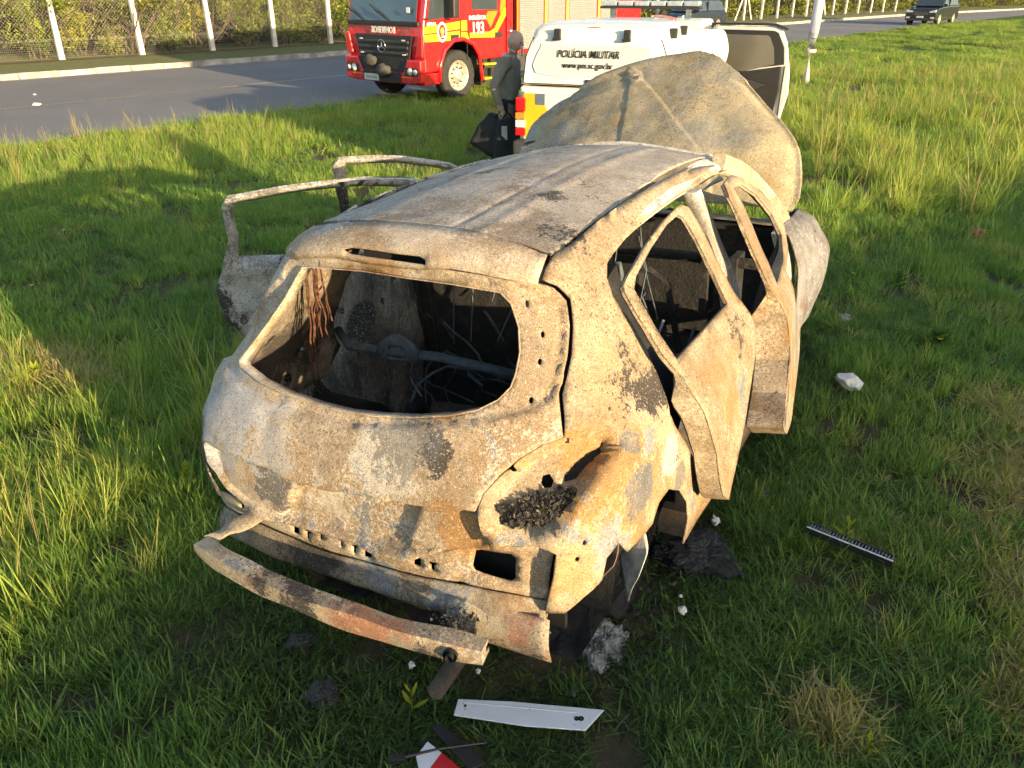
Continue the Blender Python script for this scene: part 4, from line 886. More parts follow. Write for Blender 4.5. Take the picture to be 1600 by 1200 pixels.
# burnt residue pile in the lamp housing
pile = np.array([(0.378,0.781), (0.419,0.809), (0.465,0.832), (0.518,0.843), (0.562,0.836), (0.542,0.804), (0.509,0.762), (0.471,0.736), (0.421,0.728), (0.390,0.731)])
pc = pile.mean(0); b = MB(); r_ = random.Random(5)
bb = pile.min(0), pile.max(0); cnt = 0
while cnt < 620:
    q0 = np.array([r_.uniform(bb[0][0], bb[1][0]), r_.uniform(bb[0][1], bb[1][1])])
    if not inside(pile, q0[None])[0]: continue
    P0 = W(q0[0], q0[1]); dd = seg_dist(pile, q0[None])[0]
    P0 = P0 + np.array([.058 - .5*min(dd, .05) - r_.uniform(0,.012), .012, 0]); s = r_.uniform(.004, .012)
    v = [Vector((r_.uniform(-1,1), r_.uniform(-1,1), r_.uniform(-1,1))).normalized()*s for _ in range(4)]
    b.add([tuple(Vector(P0)+x) for x in v], [(0,1,2),(0,2,3),(0,3,1),(1,3,2)]); cnt += 1
tag(b.build('burnt_residue', M['residue'], car), kind='stuff')
# exhaust tail pipe
ex = [(-0.223,1.941,0.100), (-0.193,1.999,0.100)]; 
c1 = Vector([(0.024,-0.380,0.170)][0]); c2 = Vector([(-0.028,-0.320,0.055)][0])
b = MB(); b.tube([c1 + (c1-c2)*1.2, c1, c2], .030, 14, False); b.tube([c1 + (c1-c2)*1.2, c2], .025, 14, False); b.build('exhaust_pipe', M['inner'], car, True)

# --- doors
def door(name, fn, outline, hole, mats, bolts=(), tl=.95, amp=.004, seed=0., th=.085):
    root = panel(name, outline, [hole] if hole is not None else [], fn, mats[0], car, .03, .006, None, amp, seed)
    dep = lambda z: .016 + (th-.016)*sstep(tl+.06, tl-.02, z)
    def inner(a, z):
        P = fn(a, z); e = 1e-3; du = fn(a+e, z)-fn(a-e, z); dv = fn(a, z+e)-fn(a, z-e); N = np.cross(du, dv); N /= np.maximum(np.linalg.norm(N,axis=-1,keepdims=True),1e-9)
        N *= np.sign((N*np.array([0,np.sign(P.reshape(-1,3)[0,1]),0])).sum(-1, keepdims=True)); return P, N
    uv = densify(outline, .03); P, N = inner(uv[:,0], uv[:,1]); Q = P - N*dep(uv[:,1])[:,None]; n = len(P)
    P = P - N*.003
    link('door_edge', mesh_of('door_edge', np.concatenate([P,Q]), [(i,(i+1)%n,n+(i+1)%n,n+i) for i in range(n)]), mats[1], root, False)
    if hole is not None:
        uv = densify(hole, .03); P, N = inner(uv[:,0], uv[:,1]); Q = P - N*dep(uv[:,1])[:,None]; n = len(P)
        link('window_edge', mesh_of('window_edge', np.concatenate([P,Q]), [(i,(i+1)%n,n+(i+1)%n,n+i) for i in range(n)]), mats[1], root, False)
    def fin(a, z):
        P, N = inner(a, z); return P - N*dep(z)[...,None]
    panel('door_inner', outline, ([hole] if hole is not None else []) + list(bolts), fin, mats[2], root, .04, .004, None, amp, seed+1)
    return root
rr_out = [(1.734,1.342), (1.810,1.321), (1.881,1.232), (1.986,0.995), (2.064,0.912), (2.105,0.851), (2.042,0.727), (1.851,0.587), (1.657,0.495), (1.479,0.438), (1.427,0.495), (1.391,0.676), (1.244,0.861), (1.171,0.946), (1.136,1.010), (1.074,1.074), (1.014,1.176), (0.925,1.273), (0.924,1.291), (1.038,1.305), (1.250,1.325), (1.521,1.340)]
rr_win = [(1.669,1.323), (1.710,1.307), (1.767,1.232), (1.835,1.108), (1.852,1.004), (1.515,1.020), (1.161,1.037), (1.094,1.137), (1.019,1.265), (1.067,1.285), (1.287,1.310), (1.504,1.325)]
fr_out = [(2.011,1.376), (2.246,1.379), (2.510,1.347), (2.857,1.269), (3.019,1.120), (3.077,1.020), (2.835,0.960), (2.540,0.948), (2.612,0.812), (3.344,0.422), (2.940,0.261), (2.861,0.179), (2.082,0.411), (1.864,0.569), (2.084,0.611), (2.219,0.699), (2.170,0.834), (2.129,0.916), (2.071,0.998), (2.064,1.103), (1.994,1.233), (1.962,1.336)]
fr_win = [(2.129,1.343), (2.381,1.326), (2.654,1.255), (2.849,1.117), (2.860,1.027), (2.611,0.980), (2.227,0.981), (2.257,1.060), (2.209,1.187)]
dh = lambda cs, f: [circle(c_, .012, 8) for c_ in cs]
d1 = door('rear_door', DRR, rr_out, rr_win, (M['side'], M['pillar'], M['char']), seed=71.)
d2 = door('front_door', DFR, fr_out, fr_win, (M['side'], M['pillar'], M['char']), seed=75., th=.14)
tag(d1, 'buckled right rear door standing slightly ajar'); tag(d2, 'right front door bent outwards')
# left doors swung wide open: square-cornered window frames
lr_out = [(-1.38,.30),(-2.16,.28),(-2.27,.60),(-2.22,.95),(-2.13,1.20),(-2.06,1.375),(-1.80,1.385),(-1.40,1.365),(-1.10,1.335),(-1.075,1.29),(-1.13,1.10),(-1.10,.96),(-1.10,.80),(-1.18,.58)]
lr_win = [(-1.18,.97),(-2.12,.97),(-2.05,1.335),(-1.80,1.352),(-1.42,1.335),(-1.15,1.306),(-1.135,1.27),(-1.18,1.10)]
lf_out = [(-2.24,.28),(-3.15,.28),(-3.24,.60),(-3.28,.93),(-3.05,1.07),(-2.80,1.26),(-2.62,1.35),(-2.30,1.375),(-1.96,1.365),(-1.93,1.32),(-2.04,1.10),(-2.10,.96),(-2.12,.60)]
lf_win = [(-2.16,.97),(-3.12,.97),(-3.0,1.05),(-2.78,1.21),(-2.60,1.318),(-2.30,1.345),(-2.00,1.335),(-2.09,1.12)]
DRL = lambda a, z: hinge(W(a, z), 1.86, .87, math.radians(-64), .04, .9)
DFL = lambda a, z: hinge(W(a, z), 2.86, .84, math.radians(-56), .03, .9)
d3 = door('rear_door', DRL, lr_out, lr_win, (M['ashdoor'], M['ashdoor'], M['ashdoor']), seed=81.)
d4 = door('front_door', DFL, lf_out, lf_win, (M['ashdoor'], M['ashdoor'], M['ashdoor']), seed=85.)
tag(d3, 'left rear door swung wide open with an empty window frame'); tag(d4, 'left front door swung open showing its bare frame')

# --- front: bonnet thrown up, wings, engine
def hp(tok): return np.array(tok)
R_ = hp([(3.100,-0.789,0.998), (3.200,-0.773,1.201), (3.280,-0.690,1.384), (3.480,-0.447,1.578), (3.660,-0.111,1.833)])
L_ = np.array([(3.16,.86,1.00)] + [(3.300,1.103,1.205), (3.420,1.133,1.284), (3.560,1.131,1.403), (3.700,1.035,1.517)])
Cn = np.array([(3.04,.02,1.03)] + [(3.120,0.093,1.287), (3.280,0.197,1.432), (3.480,0.318,1.580), (3.700,0.473,1.746)])
net = []
for i in range(5):
    row = []
    for t in np.linspace(0, 1, 9):
        q = (1-t)*(1-2*t)*R_[i] + 4*t*(1-t)*Cn[i] + t*(2*t-1)*L_[i]
        row.append(q + np.array([-.035*math.sin(math.pi*t)*math.sin(math.pi*min(1,i/4+.1)) + .006*math.sin(9*t+i*1.3), 0, .004*math.sin(7*t+i)]))
    net.append(row)
net_ = np.array(net)
def crv(A, t):      # Catmull-Rom along axis 0 of A at parameters t (one per row of the remaining point set)
    n = len(A); i = np.clip(np.floor(t).astype(int), 0, n-2); f = (t-i)[:,None]
    g = lambda j: A[np.clip(j, 0, n-1), np.arange(len(t))] if A.ndim == 3 else A[np.clip(j, 0, n-1)]
    p0, p1, p2, p3 = g(i-1), g(i), g(i+1), g(i+2)
    p0 = np.where((i == 0)[:,None], 2*p1-p2, p0); p3 = np.where((i == n-2)[:,None], 2*p2-p1, p3)
    return .5*((2*p1)+(-p0+p2)*f+(2*p0-5*p1+4*p2-p3)*f*f+(-p0+3*p1-3*p2+p3)*f**3)
def BON(s, t):      # s 0..1.2 hinge to nose, t 0..1.6 right to left
    s = np.atleast_1d(np.asarray(s, float)); t = np.atleast_1d(np.asarray(t, float))
    rows = np.stack([crv(net_[i], t/1.6*8) for i in range(5)], 0); return crv(rows, s/1.2*4)
vl = [(.20,.50),(.60,.60),(.95,.70),(1.10,.76)]; vr = [(.10,1.02),(.60,.94),(.95,.88),(1.10,.84)]
b_out = [(0,.03),(0,.8),(0,1.57),(.1,1.6),(.6,1.6),(1.0,1.59),(1.14,1.54),(1.19,1.40),(1.2,1.1),(1.2,.5),(1.19,.15),(1.15,.03),(1.0,0),(.5,0),(.1,0)]
vin = recess([(-.2,.45),(.20,.50),(.60,.60),(.95,.70),(1.12,.78),(1.12,.82),(.95,.88),(.60,.94),(.10,1.02),(-.2,1.05)], .009, .014)
b_dent = lambda uv: .03*np.exp(-((uv[:,0]-.45)/.16)**2-((uv[:,1]-.22)/.14)**2) - .02*np.exp(-((uv[:,0]-.62)/.14)**2-((uv[:,1]-.36)/.12)**2) + .03*np.exp(-((uv[:,0]-.35)/.12)**2-((uv[:,1]-1.25)/.16)**2) - .03*np.exp(-((uv[:,1]-.03)/.05)**2)*(uv[:,0] < 1.0) + .02*np.exp(-((uv[:,0]-1.17)/.03)**2)
bonnet = panel('bonnet', b_out, [], BON, M['hood'], car, .013, .008, dsum(vin, b_dent, groove([(.95,.1),(1.0,.8),(.95,1.5)], .006, .03), lambda uv: .012*np.exp(-((np.hypot(uv[:,0]-1.09, uv[:,1]-.80)-.05)/.014)**2)), .017, 91.)
tag(bonnet, 'buckled bonnet thrown up behind the roof')
# raised V-shaped swage lines and the scar of the badge on the bonnet skin
bs = BON(1.10, .80)[0] + np.array([-.012, -.01, .0])
bm = bmesh.new(); bmesh.ops.create_icosphere(bm, subdivisions=3, radius=.055)
for v in bm.verts: v.co = Vector((v.co.x*.10, v.co.y*.55, v.co.z*.6)) * (1+.4*mnoise.noise(v.co*30))
me = bpy.data.meshes.new('badge_scar'); bm.to_mesh(me); bm.free(); link('badge_scar', me, M['lip'], bonnet, False, loc=tuple(bs))
net_w = [[(2.84,-.735,.955),(2.84,-.80,.90),(2.84,-.865,.72),(2.84,-.885,.50),(2.86,-.87,.25)],
         [(3.12,-.745,.955),(3.12,-.825,.90),(3.14,-.90,.72),(3.12,-.92,.52),(3.06,-.895,.30)],
         [(3.40,-.725,.93),(3.42,-.83,.86),(3.46,-.915,.70),(3.44,-.925,.58),(3.38,-.90,.44)],
         [(3.66,-.66,.86),(3.68,-.77,.80),(3.72,-.86,.68),(3.72,-.875,.60),(3.70,-.86,.52)],
         [(3.85,-.55,.76),(3.88,-.66,.72),(3.92,-.74,.64),(3.92,-.76,.57),(3.90,-.75,.50)]]
grid_loft('front_wing', net_w, M['wing'], car, 8, .008, .030, 95.)
grid_loft('front_wing', [[(x, -y, z) for x, y, z in r] for r in net_w], M['grey'], car, 5, .01, .010, 99.)
b = MB(); b.box((3.82,-.55,.30),(3.88,.55,.66), .01); b.box((3.86,-.62,.38),(3.94,.62,.50), .02); b.build('radiator_support', M['inner'], car)
bm = bmesh.new(); bmesh.ops.create_cube(bm, size=1); bmesh.ops.subdivide_edges(bm, edges=bm.edges[:], cuts=7, use_grid_fill=True)
for v in bm.verts: v.co = Vector((v.co.x*.5+3.45, v.co.y*.8, v.co.z*.42+.55)) + Vector((1,1,1))*.07*mnoise.noise(v.co*5)
me = bpy.data.meshes.new('engine_block'); bm.to_mesh(me); bm.free(); link('engine_block', me, M['char'], car)
# bare wheel rims, tyres burnt away
for (x, sg) in ((.70,-1),(.70,1),(3.22,-1),(3.22,1)):
    b = MB(); b.lathe([(.06,.05),(.09,.055),(.15,.03),(.185,.05),(.20,.07),(.20,-.09),(.18,-.08),(.15,-.02),(.05,0)], (0,0,0), 'Y', 24)
    b.build('wheel_rim', M['char'], car, True, loc=(x, sg*.66, .20), rot=(0,0,0 if sg > 0 else math.pi))

# ================================================================== vehicles behind
M['red'] = plain('fire_red_paint', (.58,.012,.016), .28, 0, .10, 3., coat=.6)
M['white_paint'] = plain('white_paint', (.70,.69,.65), .30, 0, .13, 2.2, coat=.5)
M['yellow_paint'] = plain('reflective_yellow', (.72,.36,.012), .4, 0, .06, 3.)
M['gold'] = plain('gold_trim', (.60,.43,.11), .4, .2, .15, 3.)
M['orange'] = plain('reflective_orange', (.80,.18,.010), .4, 0, .06)
M['step_yellow'] = plain('safety_yellow', (.80,.62,.02), .5, 0, .1)
M['black_plastic'] = plain('black_plastic', (.022,.022,.024), .5, 0, .2)
M['dark_trim'] = plain('charcoal_plastic', (.045,.045,.048), .55, 0, .2)
M['rubber'] = plain('tyre_rubber', (.030,.029,.028), .85, 0, .3, 12., bump=.3)
M['rim'] = plain('painted_rim', (.50,.47,.40), .45, .3, .25, 10.)
M['chrome'] = plain('chrome', (.62,.62,.63), .18, 1., .08)
M['lamp'] = plain('lamp_glass', (.75,.74,.70), .12, .2, .1)
M['red_lens'] = plain('red_lens', (.50,.010,.015), .2, 0, .1, coat=.5)
M['amber'] = plain('amber_lens', (.75,.22,.03), .2, 0, .1)
M['glass'] = glass_mat('dark_glass', (.022,.030,.036)); M['ws'] = glass_mat('windscreen_glass', (.035,.055,.07))
M['letter_w'] = plain('white_lettering', (.80,.78,.72), .5, 0, .04); M['letter_k'] = plain('black_lettering', (.015,.015,.016), .5, 0, .1)
m = NT('roller_shutter'); m.set(Base_Color=m.mix(m.noise(2.5, 5), (.235,.255,.255), (.30,.32,.315)), Metallic=.35, Roughness=.42); M['shutter'] = m.m
M['blue_black'] = plain('blue_black_paint', (.018,.026,.042), .22, 0, .1, 3., coat=.7)
M['black_paint'] = plain('black_car_paint', (.016,.018,.021), .22, 0, .1, 3., coat=.7)
def side_plate(pts, y, t=.004): return MB().prism(pts, y, y+t, 'Y')
def wheel(name, root, c, r, w, rim_r, rimmat, out=1, holes=10, sub=True):
    e = bpy.data.objects.new(name, None); C.objects.link(e); e.parent = root; e.location = c; e.rotation_euler = (0,0,0 if out > 0 else math.pi)
    b = MB(); b.lathe([(rim_r, w*.46), (rim_r+.02, w*.5), (r-.05, w*.52), (r-.015, w*.44), (r, w*.34), (r, -w*.34), (r-.03, -w*.5), (rim_r, -w*.5)], (0,0,0), 'Y', 32); b.build('tyre', M['rubber'], e, True)
    b = MB(); b.lathe([(rim_r, w*.46), (rim_r-.03, w*.42), (rim_r-.05, w*.15), (rim_r*.72, w*.02), (rim_r*.66, w*.20), (rim_r*.42, w*.28), (rim_r*.38, w*.50), (rim_r*.20, w*.55), (.001, w*.55)], (0,0,0), 'Y', 32); b.build('rim', rimmat, e, True)
    b = MB()
    for k in range(holes):
        a = 2*math.pi*k/holes; cc = (rim_r*.80*math.cos(a), w*.10, rim_r*.80*math.sin(a)); b.lathe([(.001,0.01),(rim_r*.085,0.01)], cc, 'Y', 8)
        a += .3; b.lathe([(.001,.035),(.013,.035),(.013,0)], (rim_r*.54*math.cos(a), w*.25, rim_r*.54*math.sin(a)), 'Y', 6)
    b.build('wheel_nuts', M['black_plastic'], e); return e

# ------------------------------------------------------------------ fire engine
ft = empty('fire_engine', (-2.0, 18.4, 0), math.atan2(-.758, -.652))
tag(ft, 'red and yellow fire engine with grey roller shutters parked half on the verge', 'fire engine')
# cab shell: side profile extruded, front panel slightly raked
cab_prof = [(1.02,.86),(1.06,1.10),(1.02,1.50),(.86,2.20),(.74,2.62),(.55,2.75),(-1.50,2.75),(-1.50,.78),(-.62,.78),(-.60,.92),(-.42,1.10),(-.12,1.20),(.20,1.16),(.46,.98),(.58,.74),(.62,.62),(1.02,.60)]
b = MB(); b.prism(cab_prof, -1.18, 1.18, 'Y'); cabo = b.build('cab', M['red'], ft, bevel=.035)
# windscreen on the raked front
def fx(z): return 1.06 - .235*max(0, z-1.50)
b = MB(); b.add([(fx(1.55)+.012,-1.02,1.56),(fx(1.55)+.012,1.02,1.56),(fx(2.35)+.012,.98,2.38),(fx(2.35)+.012,-.98,2.38)], [(0,1,2,3)]); ws = b.build('windscreen', M['ws'], ft); md = ws.modifiers.new('s','SOLIDIFY'); md.thickness = .01
for y in (-.55, .25): 
    b = MB(); b.tube([(1.10,y,1.56),(1.085,y-.30,1.70),(1.05,y-.62,1.86)], .012, 5); b.tube([(1.085,y-.15,1.63),(1.075,y-.45,1.77)], .02, 4); b.build('wiper', M['black_plastic'], ft)
MB().box((1.075,.78,1.72),(1.082,.88,1.82)).build('windscreen_sticker', M['letter_w'], ft, rot=None)
# black scuttle strip, grille with slats, star badge
MB().box((1.02,-1.10,1.475),(1.09,1.10,1.555), .015).build('scuttle', M['black_plastic'], ft)
b = MB(); b.prism([(-.86,1.30),(.92,1.30),(.80,.86),(-.74,.86)], 1.05, 1.10, 'X'); gr = b.build('grille', M['black_plastic'], ft, bevel=.012)
for z0 in (.93, 1.04, 1.15):
    MB().box((1.10,-.72-(z0-.9)*.2,z0),(1.135,.78+(z0-.9)*.2,z0+.055), .012).build('slat', M['dark_trim'], gr)
for (y, z) in ((-.62,1.20),(-.62,.93),(.70,1.20),(.70,.93)): MB().box((1.137,y-.05,z),(1.141,y+.05,z+.025)).build('grille_badge', M['letter_w'], gr)
em = bpy.data.objects.new('star_emblem', None); C.objects.link(em); em.parent = ft; em.location = (1.155, .04, 1.085)
b = MB(); b.lathe([(.118,-.014),(.132,0),(.118,.014),(.106,0),(.118,-.014)], (0,0,0), 'X', 32); b.build('emblem_ring', M['chrome'], em, True)
b = MB()
for k in range(3):
    a = math.pi/2 + 2*math.pi*k/3; t = (0, .112*math.cos(a), .112*math.sin(a)); n1 = (-math.sin(a)*.02, math.cos(a)*.02)
    b.add([(.012,0,0), (0, n1[0], n1[1]), t, (0, -n1[0], -n1[1])], [(0,1,2),(0,2,3)])
b.build('emblem_star', M['chrome'], em)
RX = lambda x, y, z: Matrix.Translation((x, y, z)) @ Matrix(((0,0,1,0),(1,0,0,0),(0,1,0,0),(0,0,0,1)))        # text facing +x
LY = lambda x, y, z: Matrix.Translation((x, y, z)) @ Matrix(((-1,0,0,0),(0,0,1,0),(0,1,0,0),(0,0,0,1)))       # text facing +y
text_obj('front_lettering', 'BOMBEIROS', .17, M['letter_w'], ft, RX(1.072, .03, 1.385) @ Matrix.Diagonal((-1,1,1,1)), .004, 0, .0015, .82)
text_obj('model_lettering', '1726', .09, M['chrome'], ft, RX(1.070, .80, 1.385), .003)
# bumper with headlamps, number plate, winch
b = MB(); b.prism([(-1.19,.86),(-.80,.86),(-.66,.60),(.66,.60),(.80,.86),(1.19,.86),(1.19,.42),(.95,.38),(-.95,.38),(-1.19,.42)], 1.0, 1.16, 'X'); b.build('bumper', M['red'], ft, bevel=.03)
MB().box((1.02,-.75,.58),(1.12,.75,.87)).build('lower_grille', M['black_plastic'], ft)
MB().box((1.162,-.60,.40),(1.175,.60,.60), .01).build('bumper_insert', M['black_plastic'], ft)
for sg in (-1, 1):
    hl = bpy.data.objects.new('headlamp', None); C.objects.link(hl); hl.parent = ft; hl.location = (1.16, sg*.93, .63)
    MB().box((0,-.19,-.08),(.012,.19,.08), .03).build('lamp_housing', M['black_plastic'], hl)
    for (dy, r) in ((sg*-.04, .075), (sg*.12, .055)): MB().lathe([(r,0.012),(r*.9,.035),(.001,.05)], (0,dy,0), 'X', 20).build('lens', M['lamp'], hl, True)
    MB().box((1.163,sg*.62,.505),(1.172,sg*.95,.53)).build('marker_strip', M['orange'], ft)
    b = MB(); b.prism([(sg*1.19,.90),(sg*1.21,1.32),(sg*1.08,1.32),(sg*.98,.90)], 1.04, 1.10, 'X'); b.build('corner_deflector', M['red'], ft, bevel=.02)
MB().box((1.178,-.55,.405),(1.19,-.08,.535)).build('number_plate', M['white_paint'], ft)
text_obj('plate_text', 'RYA1G42', .085, M['letter_k'], ft, RX(1.192,-.315,.465), .001)
for (y, z, r) in ((-.30,.80,.13),(.10,.62,.15)):
    bm = bmesh.new(); bmesh.ops.create_icosphere(bm, subdivisions=3, radius=r)
    for v in bm.verts: v.co = Vector((v.co.x*.8, v.co.y*1.25, v.co.z*.9))*(1+.25*mnoise.noise(v.co*12))
    me = bpy.data.meshes.new('winch_cover'); bm.to_mesh(me); bm.free(); link('winch_cover', me, plain('grey_canvas_%d' % int(z*100), (.085,.080,.07), .9, 0, .3, 12.), ft, True, loc=(1.20, y, z))
# side: stripes, doors, windows, badge, lettering
Y0 = 1.183
side_plate([(1.00,1.47),(1.00,1.34),(-.02,1.40),(-.02,1.55)], Y0).build('stripe', M['yellow_paint'], ft)
side_plate([(1.00,1.32),(1.00,1.19),(.22,1.19),(-.02,1.24),(-.02,1.37)], Y0).build('stripe', M['yellow_paint'], ft)
side_plate([(-.06,1.56),(-.24,1.56),(-.24,1.36),(-.06,1.36)], Y0).build('stripe', M['yellow_paint'], ft)
side_plate([(-.06,1.34),(-.24,1.33),(-.30,1.20),(-.06,1.22)], Y0).build('stripe', M['yellow_paint'], ft)
side_plate([(-.32,1.22),(-1.10,1.20),(-1.48,1.62),(-1.48,1.86),(-1.10,1.38),(-.95,1.32),(-.32,1.32)], Y0).build('stripe', M['yellow_paint'], ft)
side_plate([(-.98,1.40),(-1.22,1.72),(-.90,1.72),(-.80,1.60)], Y0).build('stripe', M['orange'], ft)
side_plate([(-1.30,1.60),(-1.48,1.80),(-1.48,2.20),(-1.36,2.20),(-1.28,1.75)], Y0).build('stripe', M['orange'], ft)
for (pts, nm) in (([(.90,1.58),(.20,1.64),(.12,2.35),(.72,2.35)], 'front_window'), ([(-.40,1.76),(-1.20,1.74),(-1.20,2.35),(-.40,2.35)], 'rear_window')):
    side_plate(pts, 1.181, .008).build(nm, M['glass'], ft)
b = MB(); b.box((.97,1.19,1.60),(.99,1.30,1.63)); b.tube([(.40,1.20,2.25),(.42,1.42,2.22),(.38,1.44,1.70)], .03, 6); b.box((.28,1.36,1.62),(.46,1.50,2.15), .03); b.build('mirror', M['black_plastic'], ft)
for zz in (.06, -.235): 
    b = MB(); b.box((zz-.008,1.181,.80 if zz < 0 else 1.2),(zz+.008,1.1835,2.5)); b.build('door_gap', M['black_plastic'], ft)
bd = bpy.data.objects.new('door_badge', None); C.objects.link(bd); bd.parent = ft; bd.location = (.50, 1.19, 1.36)
MB().lathe([(.001,.004),(.185,.004),(.19,0)], (0,0,0), 'Y', 28).build('badge_disc', M['letter_w'], bd).scale = (.72,1,1)
MB().lathe([(.001,.007),(.14,.007),(.145,.003)], (0,0,0), 'Y', 24).build('badge_ring', M['red'], bd).scale = (.70,1,1)
MB().lathe([(.001,.009),(.07,.009),(.075,.005)], (0,0,.02), 'Y', 16).build('badge_core', M['gold'], bd).scale = (.8,1,1)
text_obj('badge_text', 'CBM', .06, M['letter_w'], bd, LY(0,.012,-.085), .001)
text_obj('unit_lettering', 'ABTR-96', .085, M['letter_w'], ft, LY(.80,1.19,1.515), .002, 0, .002, .8)
text_obj('door_lettering', 'EMERGÊNCIA', .105, M['letter_w'], ft, LY(-.56,1.187,1.60), .002, 0, .003, .82)
text_obj('door_number_edge', '193', .335, M['letter_k'], ft, LY(-.575,1.187,1.385), .001, 0, .018, .82)
text_obj('door_number', '193', .33, M['letter_w'], ft, LY(-.57,1.192,1.39), .002, 0, .006, .82)
for x in (.14, -1.23): MB().box((x-.12,1.184,1.20),(x+.12,1.20,1.30), .012).build('door_handle', M['black_plastic'], ft)
# wheel arch lip, wheels, steps
b = MB(); pts = [(.64,1.20,.42),(.60,1.20,.75),(.46,1.20,1.02),(.20,1.20,1.19),(-.10,1.20,1.21),(-.40,1.20,1.10),(-.58,1.20,.88),(-.64,1.20,.55),(-.66,1.20,.35)]; b.tube(pts, .045, 6); b.build('wheel_arch_lip', M['red'], ft, True)
MB().prism([(.60,.60),(.62,.38),(1.05,.36),(1.05,.60)], .9, 1.19, 'Y').build('arch_front_panel', M['red'], ft, bevel=.02)
b = MB(); V = []; n = 12
for y in (.55, 1.15):
    for i in range(n+1): a = math.pi*i/n; V.append((.02+.60*math.cos(a), y, .56+.60*math.sin(a)))
b.add(V, [(i, i+1, n+2+i, n+1+i) for i in range(n)]); b.build('wheel_well', M['black_plastic'], ft)
for (x, sgs) in ((.02, (1,-1)), (-4.1, (1,-1))):
    for sg in sgs: wheel('wheel', ft, (x, sg*1.02, .50), .50, .28, .30, M['rim'], sg)
MB().box((-.72,.95,.25),(-.66,1.16,.62)).build('mud_flap', M['black_plastic'], ft)
for (z, x0, x1) in ((.69, -1.10,-.70), (.40,-1.20,-.70)):
    st = MB().box((x0,.98,z-.03),(x1,1.26,z), .008).build('step', M['step_yellow'], ft)
    MB().box((x0+.02,.98,z-.10),(x1-.05,1.20,z-.032)).build('step_tread', M['chrome'], st)
b = MB(); b.box((-1.12,.95,.36),(-1.06,1.1,.78)); b.box((-.85,.95,.36),(-.80,1.1,.78)); b.build('step_frame', M['black_plastic'], ft)
MB().box((-1.48,-1.0,.42),(.6,1.0,.80)).build('chassis', M['black_plastic'], ft)
# equipment body: corner post, shutters of separate slats, gold uprights
MB().box((-7.0,-1.20,.82),(-1.86,1.19,3.0), .02).build('locker_body', M['red'], ft)
MB().box((-1.84,-1.1,.45),(-1.52,1.08,2.7)).build('pump_gap', M['black_plastic'], ft)
MB().box((-1.70,1.08,.62),(-1.52,1.19,2.6), .01).build('corner_post', M['red'], ft)
MB().box((-1.90,1.192,.55),(-1.84,1.202,2.9)).build('edge_strip', M['orange'], ft)
for (x0, x1) in ((-2.80,-1.94),(-3.62,-2.96),(-4.92,-3.78),(-5.62,-5.10)):
    sh = MB().box((x0,1.185,.92),(x1,1.192,2.6)).build('roller_shutter', M['shutter'], ft); z = .94; sl0 = None
    b0 = MB(); b0.prism([(1.193,0),(1.203,.010),(1.203,.030),(1.193,.040)], x0+.01, x1-.01, 'X')
    while z < 2.2:
        if sl0 is None: sl0 = b0.build('slat', M['shutter'], sh); o = sl0
        else: o = sl0.copy(); C.objects.link(o)
        o.location = (0,0,z); z += .043
for x in (-2.88, -3.70, -5.01, -5.66): MB().box((x-.05,1.19,.88),(x+.05,1.212,2.6), .008).build('shutter_upright', M['gold'], ft)
MB().box((-5.80,1.19,.85),(-5.72,1.21,2.9)).build('tail_strip', M['red'], ft); MB().box((-5.72,1.192,.85),(-5.70,1.212,2.9)).build('edge_strip', M['orange'], ft)
MB().box((-6.9,1.0,.45),(-1.9,1.16,.84), .01).build('side_skirt', M['dark_trim'], ft)
for (x, z) in ((-1.62,1.30),(-1.60,1.05)): MB().lathe([(.06,0),(.06,.05),(.03,.06),(.001,.06)], (x,1.19,z), 'Y', 14).build('hose_coupling', M['chrome'], ft, True)

# ------------------------------------------------------------------ police pickup with canopy
pk = empty('police_pickup', (.887, 8.93, 0), math.atan2(.94, .342))
tag(pk, 'white and yellow police pickup with hard canopy, blue light bar and open rear door', 'pickup')
b = MB(); b.prism([(.02,.55),(.02,1.19),(1.62,1.22),(1.62,.45),(1.35,.45),(1.28,.68),(1.10,.84),(.86,.86),(.62,.76),(.50,.55)], -.86, .86, 'Y'); b.build('cargo_bed', M['white_paint'], pk, bevel=.03)
MB().box((-.005,-.80,.62),(.018,.80,1.14), .02).build('tailgate', M['white_paint'], pk)
for sg in (-1, 1): MB().prism([(sg*.80,1.12),(sg*.62,1.12),(sg*.34,.64),(sg*.80,.64)], -.012, -.006, 'X').build('tailgate_stripe', M['yellow_paint'], pk)
MB().box((-.016,.55,1.0),(-.010,.66,1.12)).build('tailgate_decal', plain('blue_grey_decal', (.10,.14,.18), .5), pk)
b = MB(); b.box((-.16,-.88,.46),(.03,.88,.62), .03); b.build('rear_bumper', M['dark_trim'], pk)
for sg in (-1, 1):
    tl = bpy.data.objects.new('tail_lamp', None); C.objects.link(tl); tl.parent = pk; tl.location = (-.01, sg*.83, .9)
    MB().box((-.035,-.055,.02),(.10,.06,.18), .02).build('red_lens', M['red_lens'], tl); MB().box((-.035,-.055,-.06),(.10,.06,.012), .01).build('amber_lens', M['amber'], tl)
    MB().box((-.035,-.055,-.15),(.10,.06,-.068), .01).build('clear_lens', M['lamp'], tl); MB().box((-.03,-.055,-.24),(.10,.06,-.156), .01).build('red_lens', M['red_lens'], tl)
